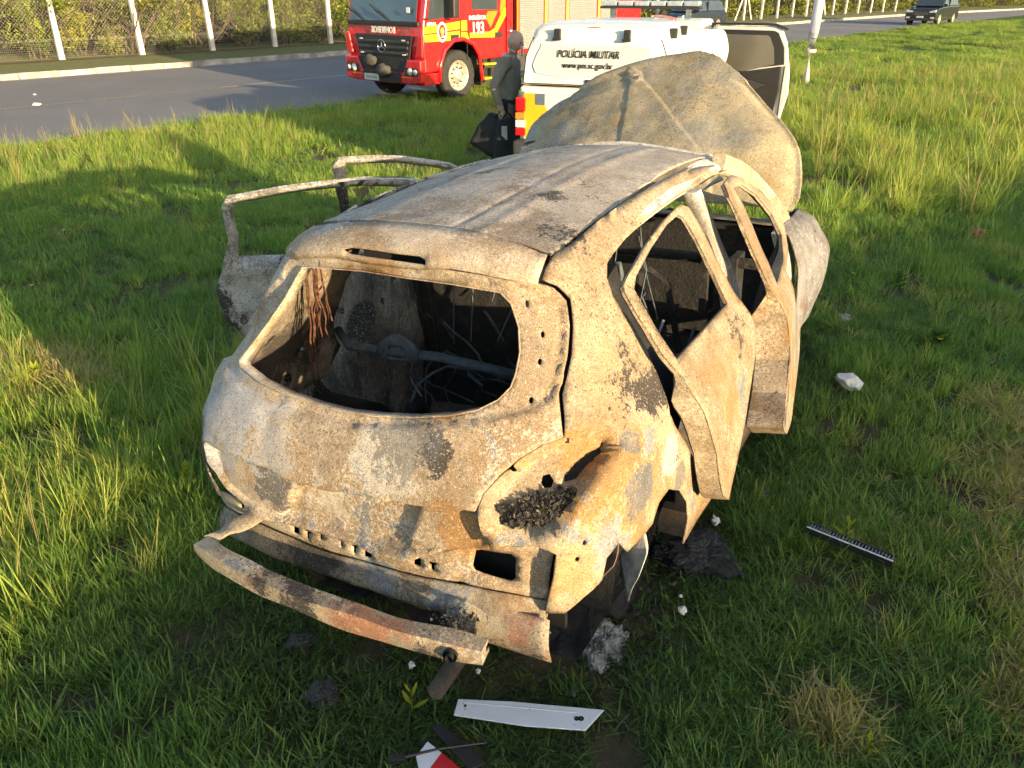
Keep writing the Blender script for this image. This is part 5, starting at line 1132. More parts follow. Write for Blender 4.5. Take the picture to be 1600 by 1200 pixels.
# canopy as a lofted shell
def canopy_sec(x, w0, w1, z0, z1):
    pts = []
    for t in np.linspace(-1, 1, 25):
        u = abs(t); 
        if u < .55: y = w1*.86*(u/.55); z = z1 - .018*(u/.55)**2
        else:
            k = (u-.55)/.45; ang_ = min(1, k/.42)*math.pi/2
            if k < .42: y = w1*.86 + w1*.14*math.sin(ang_) ; z = z1 - .018 - .10*(1-math.cos(ang_))
            else: q = (k-.42)/.58; y = w1 + (w0-w1)*q; z = (z1-.118) + (z0-z1+.118)*q
        pts.append((x, math.copysign(y, t), z))
    return pts
secs = [canopy_sec(.0, .835, .70, 1.215, 1.74), canopy_sec(.05, .84, .72, 1.22, 1.80), canopy_sec(.14, .845, .73, 1.22, 1.835), canopy_sec(.6, .845, .735, 1.22, 1.85), canopy_sec(1.1, .845, .735, 1.22, 1.85), canopy_sec(1.62, .84, .73, 1.22, 1.84)]
V = [p for s_ in secs for p in s_]; n = 25
F = [(i*n+j, i*n+j+1, (i+1)*n+j+1, (i+1)*n+j) for i in range(len(secs)-1) for j in range(n-1)] + [tuple(range(n)), tuple((len(secs)-1)*n+j for j in range(n))]
auto_smooth(MB().add(V, F).build('canopy', M['white_paint'], pk), 40)
def hatch_pt(y, z): return (.0 + .035*(z-1.215)/.5 - .014, y, z)
def hatch(poly, name, mat, t=.012, d=0.): 
    V = [hatch_pt(y, z) for y, z in poly]; V = [(x-d, y, z) for x, y, z in V]; n = len(V); V2 = [(x-t, y, z) for x, y, z in V]
    return MB().add(V+V2, [tuple(range(n)), tuple(range(2*n-1, n-1, -1))] + [(i, n+i, n+(i+1)%n, (i+1)%n) for i in range(n)]).build(name, mat, pk, bevel=.006)
rnd = lambda p: [tuple(q) for q in smooth_poly(p, 3)]
hatch([(.812,1.222),(.787,1.505),(.708,1.692),(.604,1.728),(-.604,1.728),(-.708,1.692),(-.787,1.505),(-.812,1.222)], 'hatch_seal', M['black_plastic'], .006, -.002)
MB().box((-.035,-.09,1.245),(-.008,.09,1.285), .008).build('hatch_handle', M['black_plastic'], pk)
hatch([(.80,1.23),(.775,1.50),(.70,1.68),(.60,1.715),(-.60,1.715),(-.70,1.68),(-.775,1.50),(-.80,1.23)], 'rear_hatch', M['white_paint'], .010, .0)
hatch(rnd([(.66,1.335),(.61,1.60),(.55,1.645),(0,1.65),(-.55,1.645),(-.61,1.60),(-.66,1.335),(0,1.325)]), 'hatch_frame', M['white_paint'], .012, .012)
hatch(rnd([(.62,1.36),(.58,1.585),(.53,1.62),(0,1.625),(-.53,1.62),(-.58,1.585),(-.62,1.36),(0,1.352)]), 'hatch_panel', plain('greyed_white_panel', (.58,.57,.53), .4, 0, .1), .004, .023)
for y in (.42, -.34):
    b = MB(); b.box((-.055,y-.045,1.67),(.0,y+.045,1.70), .008); b.box((-.05,y-.04,1.69),(.0,y+.03,1.785), .01); b.build('hatch_hinge', M['black_plastic'], pk)
b = MB(); b.lathe([(.001,.012),(.15,.010),(.165,0)], (0,0,0), 'X', 20); o = b.build('high_brake_lamp', M['red_lens'], pk, True, loc=(.055,.03,1.775), rot=(0,math.pi,0)); o.scale = (1,1,.17)
TX = lambda x, y, z: Matrix.Translation((x, y, z)) @ Matrix(((0,0,-1,0),(-1,0,0,0),(0,1,0,0),(0,0,0,1)))   # text facing -x
text_obj('hatch_lettering', 'POLÍCIA MILITAR', .105, M['letter_k'], pk, TX(-.030,.07,1.535), .002, .22, .0012, .86)
text_obj('web_address', 'www.pm.sc.gov.br', .088, M['letter_k'], pk, TX(-.035,.07,1.425), .002, 0, .0006, .86)
for (x, z) in ((.35,1.77),(1.05,1.77)): MB().box((x-.03,-.80,z-.08),(x+.04,-.72,z+.02), .012).build('side_hinge', M['black_plastic'], pk)
MB().box((.015,.825,1.50),(.05,.85,1.60), .006).build('gas_strut_mount', M['chrome'], pk)
# cab
cabp = [(1.66,.45),(1.66,1.12),(1.80,1.30),(2.02,1.70),(2.25,1.80),(3.15,1.80),(3.45,1.72),(4.0,1.20),(4.05,1.10),(5.05,1.02),(5.2,.85),(5.2,.45),(4.75,.45),(4.65,.75),(4.4,.86),(4.1,.75),(4.0,.45)]
MB().prism(cabp, -.84, .84, 'Y').build('cab', M['white_paint'], pk, bevel=.05)
for sg in (-1, 1):
    MB().prism([(1.86,1.27),(2.06,1.66),(2.26,1.73),(3.12,1.73),(3.38,1.66),(3.80,1.24)], sg*.841, sg*.846, 'Y').build('side_glass', M['glass'], pk)
    wheel('wheel', pk, (.90, sg*.78, .38), .38, .24, .21, M['rim'], sg, 6); wheel('wheel', pk, (4.38, sg*.78, .38), .38, .24, .21, M['rim'], sg, 6)
b = MB(); b.add([(2.04,-.66,1.70),(2.04,.66,1.70),(1.72,.70,1.26),(1.72,-.70,1.26)], [(0,1,2,3)]); b.build('rear_glass', M['glass'], pk)
MB().box((2.62,-.86,.55),(1.78,-.80,1.62)).build('doorway', M['black_plastic'], pk)
# light bar
lb = bpy.data.objects.new('light_bar', None); C.objects.link(lb); lb.parent = pk; lb.location = (2.55, -.08, 1.97)
MB().box((-.13,-.66,-.045),(.13,.66,-.015), .01).build('bar_base', M['black_plastic'], lb)
m = NT('blue_clear_lens'); m.set(Base_Color=m.mix(m.noise(16, 4), (.10,.15,.20), (.42,.48,.52)), Roughness=.12); M['bluelens'] = m.m
for k in range(6): MB().box((-.12,-.64+.215*k,-.013),(.12,-.44+.215*k,.048), .02).build('lens', M['bluelens'], lb)
for y in (-.5, .5): MB().box((-.06,y-.03,-.16),(.06,y+.03,-.045)).build('bar_foot', M['chrome'], lb)
# open right rear door: white shell, black inner trim, glass
dr = bpy.data.objects.new('open_rear_door', None); C.objects.link(dr); dr.parent = pk; dr.location = (2.64, -.90, 0); dr.rotation_euler = (0,0,math.radians(78))
sh = [(-1.02,.62),(-1.08,.95),(-1.06,1.20),(-.98,1.55),(-.90,1.70),(-.82,1.735),(-.05,1.735),(.0,1.68),(.0,.55),(-.12,.50),(-.80,.52)]
MB().prism(sh, -.055, .0, 'Y').build('door_shell', M['white_paint'], dr, bevel=.02)
MB().prism([(-.985,1.30),(-.955,1.50),(-.86,1.665),(-.80,1.69),(-.09,1.69),(-.05,1.64),(-.05,1.24),(-.5,1.22)], .001, .012, 'Y').build('window_seal', M['black_plastic'], dr, bevel=.004)
MB().prism([(-.86,1.30),(-.83,1.49),(-.76,1.62),(-.72,1.635),(-.15,1.635),(-.11,1.60),(-.11,1.22),(-.5,1.20)], .013, .016, 'Y').build('window_glass', plain('dusty_glass', (.13,.125,.10), .15, 0, .1, 3.), dr)
MB().prism([(-.93,.68),(-.97,1.0),(-.955,1.28),(-.5,1.20),(-.06,1.20),(-.06,.62),(-.18,.58),(-.80,.60)], .001, .035, 'Y').build('door_trim', M['black_plastic'], dr, bevel=.012)
MB().prism([(-.80,1.05),(-.50,1.12),(-.12,1.10),(-.12,.96),(-.6,.95)], .036, .075, 'Y').build('arm_rest', M['dark_trim'], dr, bevel=.015)
MB().box((-1.0,-.02,.66),(-.985,.012,1.28), .003).build('door_seal', M['black_plastic'], dr); 
MB().prism([(-.96,1.695),(-.80,1.745),(-.03,1.745),(.02,1.70),(.02,1.77),(-.80,1.775),(-.97,1.72)], -.05, .02, 'Y').build('top_seal', M['black_plastic'], dr, bevel=.01)

# ------------------------------------------------------------------ cars on the road
def road_car(name, label, loc, rz, L, Wd, Ht, paint, suv, cat='car'):
    r = empty(name, loc, rz); tag(r, label, cat); h = Ht
    body = [(-L*.5,.35),(-L*.5+.03,.85),(-L*.46,h*.60),(-.0,h*.60),(L*.22,h*.585),(L*.44,h*.53),(L*.5,h*.40),(L*.5,.30),(L*.41,.28),(L*.385,.50),(L*.32,.62),(L*.25,.50),(L*.225,.28),(-L*.21,.28),(-L*.235,.5),(-L*.30,.62),(-L*.37,.5),(-L*.395,.30)]
    V = []
    b = MB(); b.prism(body, -Wd*.5, Wd*.5, 'Y'); b.build('body', paint, r, bevel=.06)
    gh = [(-L*.47,h*.60),(-L*.42,h*.90),(-L*.33,h*.985),(-.05*L,h),(L*.06,h*.97),(L*.25,h*.59)]
    V = [(x, -Wd*.46 if z < h*.7 else -Wd*.385, z) for x, z in gh] + [(x, Wd*.46 if z < h*.7 else Wd*.385, z) for x, z in gh]; n = len(gh)
    b = MB(); b.add(V, [tuple(range(n)), tuple(range(2*n-1, n-1, -1))] + [(i, n+i, n+(i+1)%n, (i+1)%n) for i in range(n)]); b.build('cabin', paint, r, bevel=.04)
    def lerp(a, c, t): return tuple(a[k]+(c[k]-a[k])*t for k in range(3))
    q = [(L*.245,-Wd*.43,h*.605),(L*.245,Wd*.43,h*.605),(L*.075,Wd*.365,h*.955),(L*.075,-Wd*.365,h*.955)]
    o = MB().add([(x+.018,y,z+.012) for x,y,z in q], [(0,1,2,3)]).build('windscreen', M['glass'], r)
    for sg in (-1, 1):
        q = [(-L*.43,sg*Wd*.455,h*.635),(L*.19,sg*Wd*.452,h*.635),(L*.05,sg*Wd*.392,h*.93),(-L*.33,sg*Wd*.392,h*.94),(-L*.40,sg*Wd*.40,h*.88)]
        MB().add([(x, y+sg*.022, z) for x, y, z in q], [(0,1,2,3,4)]).build('side_glass', M['glass'], r)
        MB().box((-L*.06,sg*(Wd*.44),h*.61),(-L*.035,sg*(Wd*.475),h*.93)).build('window_pillar', paint, r)
        hl = MB().prism([(sg*Wd*.47,h*.50),(sg*Wd*.28,h*.455),(sg*Wd*.27,h*.41),(sg*Wd*.47,h*.42)], L*.47, L*.505, 'X').build('headlamp', M['lamp'], r)
        MB().box((L*.20,sg*Wd*.48,h*.60),(L*.235,sg*Wd*.585,h*.68), .02).build('mirror', paint, r)
        for x in (L*.317, -L*.30): wheel('wheel', r, (x, sg*(Wd*.5-.11), .36 if suv else .31), .36 if suv else .31, .23, .24 if suv else .2, M['rim'], sg, 6)
        MB().box((L*.49,sg*Wd*.33,.40),(L*.507,sg*Wd*.45,.50), .01).build('fog_lamp', M['lamp'], r)
        MB().box((-L*.33,sg*Wd*.355,h*.985),(L*.02,sg*Wd*.37,h*1.012), .008).build('roof_rail', M['dark_trim'], r)
    b = MB(); b.prism([(-Wd*.26,h*.45),(Wd*.26,h*.45),(Wd*.22,h*.32),(-Wd*.22,h*.32)], L*.495, L*.508, 'X'); b.build('grille', M['black_plastic'], r)
    for z in (.35,.385,.42): MB().box((L*.508,-Wd*.24,h*z),(L*.513,Wd*.24,h*z+.02)).build('slat', M['chrome'], r)
    MB().box((L*.506,-.2,h*.245),(L*.516,.2,h*.245+.11)).build('number_plate', M['white_paint'], r)
    MB().box((L*.49,-Wd*.42,.28),(L*.51,Wd*.42,.42), .02).build('bumper', M['dark_trim'], r)
    return r
f_ang = math.atan2(-D_.y, -D_.x)
suv_p = Vector([(27.011,53.817,0.000)][0]) ; 
road_car('black_suv', 'black sport utility vehicle driving towards the camera on the far road', tuple(suv_p + D_*1.5 + N_*.85), f_ang - .03, 4.75, 1.85, 1.82, M['black_paint'], True, 'suv')
road_car('dark_blue_car', 'dark blue hatchback car on the road behind the police light bar', (10.3, 48.6, .01), f_ang - .10, 4.3, 1.8, 1.56, M['blue_black'], False)

# ================================================================== person, bags, cloth, pole
def skin_body(name, joints, edges, root=0, sub=2):
    me = bpy.data.meshes.new(name); me.from_pydata([j[0] for j in joints], edges, []); o = bpy.data.objects.new(name, me); C.objects.link(o)
    md = o.modifiers.new('skin', 'SKIN'); md.use_smooth_shade = True
    sv = me.skin_vertices[0].data
    for i, j in enumerate(joints): r = j[1]; sv[i].radius = r if isinstance(r, tuple) else (r, r); sv[i].use_root = (i == root)
    s2 = o.modifiers.new('sub', 'SUBSURF'); s2.levels = sub; s2.render_levels = sub
    bpy.context.view_layer.update(); dg = bpy.context.evaluated_depsgraph_get(); nm = bpy.data.meshes.new_from_object(o.evaluated_get(dg)); bpy.data.objects.remove(o); return nm
M['skin'] = plain('skin', (.52,.32,.235), .55, 0, .12, 12.)
M['shirt'] = plain('olive_grey_shirt', (.235,.22,.18), .9, 0, .18, 14., bump=.4)
M['trouser'] = plain('khaki_trousers', (.26,.22,.15), .9, 0, .18, 14.)
M['black_cloth'] = plain('black_nylon', (.012,.013,.018), .75, 0, .3, 14., bump=.5)
M['boot'] = plain('black_leather', (.015,.015,.015), .5)
# person: x forward, y left, standing beside the pickup, looking down into it
pr = empty('person', (-.05, 9.92, 0), math.atan2(-.30, .95)); pr.scale = (.965,)*3
tag(pr, 'bald person in olive-grey uniform shirt standing beside the police pickup holding black bags', 'person')
J = [((0,0,.98),(.165,.135)), ((.01,0,1.15),(.17,.135)), ((.02,0,1.32),(.205,.15)), ((.03,0,1.455),(.13,.10)), ((.05,0,1.535),(.062,.066)), ((.075,0,1.60),(.07,.07)),
     ((.0,.095,.90),(.10,.10)), ((.02,.11,.50),(.068,.068)), ((-.02,.12,.10),(.05,.05)), ((.13,.13,.045),(.042,.035)),
     ((.0,-.095,.90),(.10,.10)), ((.03,-.11,.50),(.068,.068)), ((-.02,-.12,.10),(.05,.05)), ((.13,-.13,.045),(.042,.035)),
     ((.02,.19,1.43),(.075,.07)), ((.06,.25,1.16),(.05,.05)), ((.25,.22,1.00),(.038,.038)), ((.31,.20,.97),(.03,.02)),
     ((.01,-.20,1.43),(.088,.08)), ((-.09,-.29,1.17),(.060,.060)), ((-.02,-.26,.95),(.045,.045)), ((.01,-.25,.88),(.034,.026))]
E_ = [(0,1),(1,2),(2,3),(3,4),(4,5),(0,6),(6,7),(7,8),(8,9),(0,10),(10,11),(11,12),(12,13),(3,14),(14,15),(15,16),(16,17),(3,18),(18,19),(19,20),(20,21)]
nm = skin_body('body', J, E_)
for m_ in (M['skin'], M['shirt'], M['trouser'], M['black_cloth'], M['boot']): nm.materials.append(m_)
for p in nm.polygons:
    c_ = p.center; lim = abs(c_.y) > .165 and c_.z < 1.4
    if c_.z > 1.495: k = 0
    elif lim and c_.z < .955 and c_.z > .6 and abs(c_.y) > .20: k = 0
    elif c_.z < .115: k = 4
    elif c_.z < .96: k = 2
    elif c_.z < 1.01 and not (abs(c_.y) > .19): k = 3
    else: k = 1
    p.material_index = k; p.use_smooth = True
body = link('body', nm, None, pr)
# head with face
bm = bmesh.new(); bmesh.ops.create_uvsphere(bm, u_segments=24, v_segments=18, radius=1)
for v in bm.verts:
    x, y, z = v.co; jaw = 1 - .30*max(0, -z)**1.2; fx_ = x*.105*(1 if x < 0 else .98)*(jaw if x > 0 else 1-.12*max(0,-z)); 
    px, py, pz = fx_, y*.078*jaw, z*.128
    if x > .75 and abs(y) < .30: px += .022*math.exp(-((z+.10)/.20)**2)*(1-abs(y)/.30)          # nose
    if x > .5: px -= .010*math.exp(-((z-.08)/.10)**2)*math.exp(-((abs(y)-.38)/.16)**2)           # eye sockets
    if x > .6: px += .005*math.exp(-((z+.52)/.08)**2)*math.exp(-(y/.3)**2) + .007*math.exp(-((z+.80)/.14)**2)
    v.co = Vector((px, py, pz))
me = bpy.data.meshes.new('head'); bm.to_mesh(me); bm.free(); head = link('head', me, M['skin'], pr, True, loc=(.095,0,1.665), rot=(.0,.22,-.12))
for sg in (-1, 1):
    MB().lathe([(.001,.010),(.010,.006),(.012,0)], (0,0,0), 'X', 10).build('eye', M['boot'], head, True, loc=(.088,sg*.031,.012))
    bm = bmesh.new(); bmesh.ops.create_uvsphere(bm, u_segments=10, v_segments=8, radius=1)
    for v in bm.verts: v.co = Vector((v.co.x*.018, v.co.y*.009, v.co.z*.032))
    me = bpy.data.meshes.new('ear'); bm.to_mesh(me); bm.free(); link('ear', me, M['skin'], head, True, loc=(-.008, sg*.080, -.012), rot=(0,0,sg*.35))
MB().box((.094,-.022,-.070),(.100,.022,-.065)).build('mouth', plain('lips', (.13,.05,.04), .6), head)
# hands with fingers
def hand(c, d, name):
    b = MB(); c = Vector(c); d = Vector(d).normalized(); s_ = Vector((1,0,0)) if abs(d.x) < .8 else Vector((0,0,1)); n_ = d.cross(s_).normalized()
    b.tube([c-d*.035, c, c+d*.045], [.026,.034,.030], 8)
    for k, (o_, ln) in enumerate(((-.028,.058),(-.009,.068),(.010,.064),(.028,.050))):
        p = c + d*.04 + s_*o_; b.tube([p, p+d*ln*.45+n_*.006, p+d*ln*.62+n_*.026, p+d*ln*.45+n_*.044], [.0095,.009,.0085,.007], 6)
    p = c - s_*.03; b.tube([p, p-s_*.018+d*.03+n_*.012, p-s_*.010+d*.052+n_*.03], [.011,.010,.008], 6)
    return b.build(name, M['skin'], pr, True)
hand((.012,-.25,.865), (.05,0,-1), 'hand'); hand((.335,.195,.955), (1,-.1,-.25), 'hand')
b = MB(); b.lathe([(.168,.955),(.172,.99),(.165,1.025)], (0,0,0), 'Z', 24); o = b.build('belt', M['black_cloth'], pr, True); o.scale = (.92,1.08,1)
MB().box((-.06,-.215,.86),(.06,-.165,1.02), .015).build('holster', M['black_cloth'], pr)
b = MB(); b.lathe([(.072,1.50),(.078,1.525),(.085,1.545)], (.05,0,0), 'Z', 18); b.build('collar', M['shirt'], pr, True)
b = MB(); b.prism([(-.035,1.53),(.035,1.53),(.0,1.44)], .142, .150, 'X'); b.build('undershirt', M['letter_w'], pr, rot=(0,-.0,0), loc=(-.02,0,0))
MB().box((-.03,-.275,1.33),(.03,-.262,1.40), .004).build('shoulder_patch', plain('red_patch', (.35,.08,.05), .8), pr)
# bags hanging from the hand
def bag(name, label, loc, w, d, h, seed, rz, tilt):
    r = empty(name, loc, rz); r.rotation_euler = (0, tilt, rz); tag(r, label, 'bag', 'bags held by the person')
    bm = bmesh.new(); bmesh.ops.create_cube(bm, size=1); bmesh.ops.subdivide_edges(bm, edges=bm.edges[:], cuts=7, use_grid_fill=True)
    for v in bm.verts:
        q = v.co.copy(); k = 1 - .42*max(0, q.z+.0)**1.5*2; q = Vector((q.x*w*k, q.y*d*k, q.z*h - h*.5)); q += Vector((1,1,.6))*.025*mnoise.noise(v.co*3.2+Vector((seed,0,0))); 
        rr = (v.co.x**2+v.co.y**2)**.5; q.x *= 1-.18*max(0, rr-.45); q.y *= 1-.18*max(0, rr-.45); v.co = q
    me = bpy.data.meshes.new('sack'); bm.to_mesh(me); bm.free(); link('sack', me, M['black_cloth'], r, True)
    b = MB(); b.tube([(-w*.2,0,-h*.05),(-w*.08,0,.05),(0,0,.075),(w*.08,0,.05),(w*.2,0,-h*.05)], .012, 6); b.build('strap', M['black_cloth'], r, True); return r
hw = pr.matrix_basis @ Vector((.012,-.25,.80))
bg1 = bag('black_bag', 'black rucksack hanging upright from the hand of the person by the pickup', (hw.x+.06, hw.y-.03, hw.z), .36, .26, .52, 1., .2, 0)
bg2 = bag('black_bag', 'black holdall tilting left from the hand of the person by the pickup', (hw.x-.04, hw.y+.02, hw.z), .36, .22, .42, 4., -.3, .50)
for (y, r_) in ((-.13,bg1),): MB().box((-.10,y,-.22),(-.03,y+.01,-.06), .004).build('pocket_panel', plain('pale_grey_fabric', (.45,.46,.48), .8), r_)
# pale cloth bundled by the pickup's open door
A = []
for i in range(9):
    row = []
    for j in range(13):
        a = 2*math.pi*j/12; z = i/8; rr = (.15+.16*math.sin(math.pi*min(1,(1-z)*.9+.12)))*(1+.10*math.sin(3*a+z*4)+.05*math.sin(7*a-z*5)); row.append((rr*math.cos(a)*(1.15), rr*math.sin(a)*.8, 1.0 + .80*z - (.08 if i == 8 else 0)))
    A.append(row)
cl = grid_loft('white_cloth', A, plain('pinkish_white_cotton', (.66,.60,.56), .9, 0, .08, 5., bump=.3), None, 3, .004, .012, 3.)
cl.location = (2.30, 10.35, 0); tag(cl, 'pinkish white cloth bundle beside the pickup canopy and open door', 'cloth')
rb = MB(); q0 = Vector((1.80,10.1,1.86))
rib = [(1.62,9.95,1.875),(1.74,10.05,1.878),(1.90,10.14,1.85),(2.02,10.19,1.74),(2.10,10.2,1.60)]
for nm_, dx, col in (('green_strand', 0, (.10,.32,.20)), ('white_strand', .018, (.7,.68,.62)), ('red_strand', .036, (.55,.07,.10))):
    pass
lan = empty('lanyard', (1.6, 9.95, 1.87)); tag(lan, 'thin green, white and red cord lying over the canopy edge', 'cord')
for nm_, dx, col in (('green_strand', 0, (.10,.32,.20)), ('white_strand', .016, (.7,.68,.62)), ('red_strand', .032, (.55,.07,.10))):
    MB().tube([(x-1.6+dx, y-9.95-dx*.4, z-1.87) for x, y, z in rib], .010, 6).build(nm_, plain(nm_+'_cotton', col, .8), lan, True)
# leaning white pole
pb = Vector([(7.373,20.649,0.000)][0]); b = MB()
m = NT('flaking_whitewash'); m.set(Base_Color=m.mix(m.ramp(m.noise(7, 6, .7), [(.60,0.),(.68,1.)]), (.68,.67,.63), (.24,.20,.16)), Roughness=.85); m.bump(m.noise(20,5), .4, .01)
pole = empty('white_pole', tuple(pb)); tag(pole, 'white painted post leaning beside the pickup with dirt at its foot', 'pole')
b.tube([(0,0,-.1),(.0,0,1.2),(.03,0,2.6),(.05,0,4.2)], [.125,.118,.11,.10], 16); b.build('shaft', m.m, pole, True)
b = MB(); b.lathe([(.131,.75),(.133,.77),(.133,.80),(.131,.82)], (0,0,0), 'Z', 16); b.build('band', M['post'], pole, True)

# ================================================================== debris on the grass
def flat_piece(name, label, cat, poly, z, t, mat, holes=(), lift=()):
    P = np.array(poly); c = P.mean(0)
    r = empty(name, (c[0], c[1], z)); tag(r, label, cat)
    b = MB(); b.prism([(p[0]-c[0], p[1]-c[1]) for p in P], 0, t, 'Z'); o = b.build('board', mat, r, bevel=.002); return r, c
M['plate_white'] = plain('scuffed_white_plastic', (.72,.73,.76), .35, 0, .06, 9.)
M['plate_red'] = plain('red_reflective_film', (.55,.02,.03), .3, 0, .08)
p = [q[:2] for q in [(-0.192,1.751,0.050), (-0.181,1.815,0.050), (0.000,1.805,0.050), (0.306,1.771,0.050), (0.237,1.692,0.050), (0.042,1.709,0.050)]]
r, c = flat_piece('white_strip', 'white plastic strip lying on the grass behind the burnt car', 'plastic strip', p, .045, .006, M['plate_white'])
for (q, rr) in (([(0.226,1.736,0.050)][0], .010), ([(0.212,1.736,0.050)][0], .009), ([(-0.156,1.787,0.050)][0], .005), ([(0.059,1.774,0.050)][0], .003)):
    MB().lathe([(.001,.0066),(rr,.0066),(rr,.004)], (q[0]-c[0], q[1]-c[1], 0), 'Z', 12).build('hole', M['hole'], r)
a_, b_ = [(-0.167,1.800,0.050)][0], [(0.211,1.759,0.050)][0]
MB().tube([(a_[0]-c[0], a_[1]-c[1], .0065), (b_[0]-c[0], b_[1]-c[1], .0065)], .0012, 4).build('raised_rib', M['plate_white'], r)
# red and white marker board at the bottom edge
p1 = [q[:2] for q in [(-0.298,1.590,0.060), (-0.267,1.644,0.060), (-0.219,1.603,0.060), (-0.257,1.537,0.060), (-0.282,1.539,0.060)]]; p2 = [q[:2] for q in [(-0.219,1.603,0.060), (-0.106,1.503,0.060), (-0.151,1.466,0.060), (-0.257,1.537,0.060)]]
r, c = flat_piece('marker_board', 'red and white striped reflective board at the bottom edge of the picture', 'board', p1, .055, .006, M['plate_white'])
MB().prism([(q[0]-c[0], q[1]-c[1]) for q in p2], .0, .006, 'Z').build('red_field', M['plate_red'], r)
p3 = [q[:2] for q in [(-0.258,1.683,0.040), (-0.228,1.698,0.040), (-0.079,1.554,0.040), (-0.127,1.532,0.040)]]
r, c = flat_piece('black_strip', 'black plastic trim strip lying across the striped board', 'plastic strip', p3, .068, .012, M['black_plastic'])
q0, q1 = [(-0.357,1.566,0.080)][0], [(-0.080,1.624,0.080)][0]
r = empty('wiper_arm', q0); tag(r, 'thin black wiper arm lying over the striped board', 'wiper'); d = Vector(q1)-Vector(q0)
MB().tube([(0,0,0), tuple(d*.5+Vector((0,0,.01))), tuple(d)], [.006,.004,.003], 5).build('arm', M['black_plastic'], r); MB().box((-.02,-.012,-.01),(.03,.012,.012), .004).build('pivot', M['black_plastic'], r)
# ribbed vent strip
v0, v1 = Vector([(1.299,2.710,0.060)][0]), Vector([(1.576,2.482,0.060)][0]); L = (v1-v0).length; an = math.atan2(v1.y-v0.y, v1.x-v0.x)
r = empty('vent_grille', tuple(v0), an); tag(r, 'ribbed black and white vent strip lying in the grass right of the car', 'vent strip')
MB().box((0,-.028,0),(L,-.020,.030), .002).build('rail', M['black_plastic'], r); MB().box((0,-.027,.0305),(L,-.022,.034)).build('edge_strip', M['plate_white'], r); MB().box((0,.020,0),(L,.028,.03), .002).build('rail', M['black_plastic'], r); MB().box((0,-.02,-.005),(L,.02,.004)).build('tray', M['black_plastic'], r)
f0 = None; n = 26
for k in range(n):
    if f0 is None: f0 = MB().box((-.003,-.02,.004),(.003,.02,.026)).build('fin', plain('grey_fin', (.16,.16,.17), .5), r); o = f0
    else: o = f0.copy(); C.objects.link(o)
    o.location = (.01 + (L-.02)*k/(n-1), 0, 0)
def lump(name, label, cat, px, rad, sq, mat, seed, sub=3, rough=.35, group=None, freq=14.):
    bm = bmesh.new(); bmesh.ops.create_icosphere(bm, subdivisions=sub, radius=1)
    for v in bm.verts:
        q = v.co*(1+rough*mnoise.noise(v.co*1.6+Vector((seed,0,0)))+rough*.4*mnoise.noise(v.co*5+Vector((0,seed,0)))); q = q*(1+rough*.35*mnoise.noise(v.co*13+Vector((0,0,seed)))); v.co = Vector((q.x*rad, q.y*rad*.8, q.z*rad*sq))
    me = bpy.data.meshes.new(name); bm.to_mesh(me); bm.free(); o = link(name, me, mat, None, False, loc=(px[0], px[1], px[2]+rad*sq*.35), rot=(0,0,seed)); return tag(o, label, cat, group)
M['foam'] = plain('white_foam', (.74,.72,.68), .9, 0, .15, 25., bump=.6)
M['ash'] = plain('white_ash', (.46,.45,.43), .95, 0, .55, 18., bump=.9)
M['charpile'] = M['residue']
lump('white_stone', 'rounded white chunk lying on the grass right of the car', 'stone', [(2.038,4.146,0.040)][0], .085, .6, M['foam'], 2., 2, .35)
lump('grey_scrap', 'small grey scrap in the grass near the front wheel', 'scrap', [(2.427,5.204,0.030)][0], .05, .5, M['ash'], 5.)
lump('brown_scrap', 'brown scrap among the taller grass at upper right', 'scrap', [(4.491,7.240,0.040)][0], .07, .8, plain('brown_scrap_skin', (.22,.11,.05), .9), 6.)
lump('ash_heap', 'white and grey ash heap under the rear right corner of the car', 'ash heap', [(0.322,2.102,0.000)][0], .11, .40, M['ash'], 8., 5, .5)
lump('ash_clump', 'bright white ash clump beside the grey ash heap', 'ash heap', [(0.222,2.113,0.030)][0], .05, .8, M['foam'], 9., 4, .8)
lump('char_heap', 'black charred heap on the ground beside the rear wheel arch', 'char heap', [(0.787,2.610,0.000)][0], .19, .22, M['residue'], 3., 5, .45)
lump('char_scrap', 'black charred scrap in the grass left of the exhaust pipe', 'scrap', [(-0.649,1.860,0.020)][0], .065, .4, M['residue'], 12., 3, .6)
lump('char_flake', 'small black char flake under the left end of the bumper beam', 'scrap', [(-0.782,2.092,0.020)][0], .05, .4, M['residue'], 13., 3, .6)
lump('pebble', 'single grey-blue pebble in the grass below the rear door', 'stone', [(1.224,3.056,0.020)][0], .03, .5, plain('blue_grey_stone', (.16,.18,.20), .8), 21., 2)
for k, (pos, rad, lb) in enumerate((([(0.912,2.782,0.050)][0], .022, 'white foam crumb on the char heap by the wheel arch'), ([(0.654,2.225,0.050)][0], .018, 'white foam crumb in the grass right of the ash heap'), ([(-0.355,1.958,0.050)][0], .014, 'white foam crumb left of the exhaust pipe'), ([(-0.119,1.930,0.050)][0], .010, 'tiny white foam crumb right of the exhaust pipe'), ([(0.662,2.305,0.050)][0], .008, 'tiny foam crumb above the larger crumb right of the ash heap'))):
    lump('foam_crumb', lb, 'foam crumb', pos, rad, .8, M['foam'], 30.+k, 2, .6, 'foam crumbs in the grass')
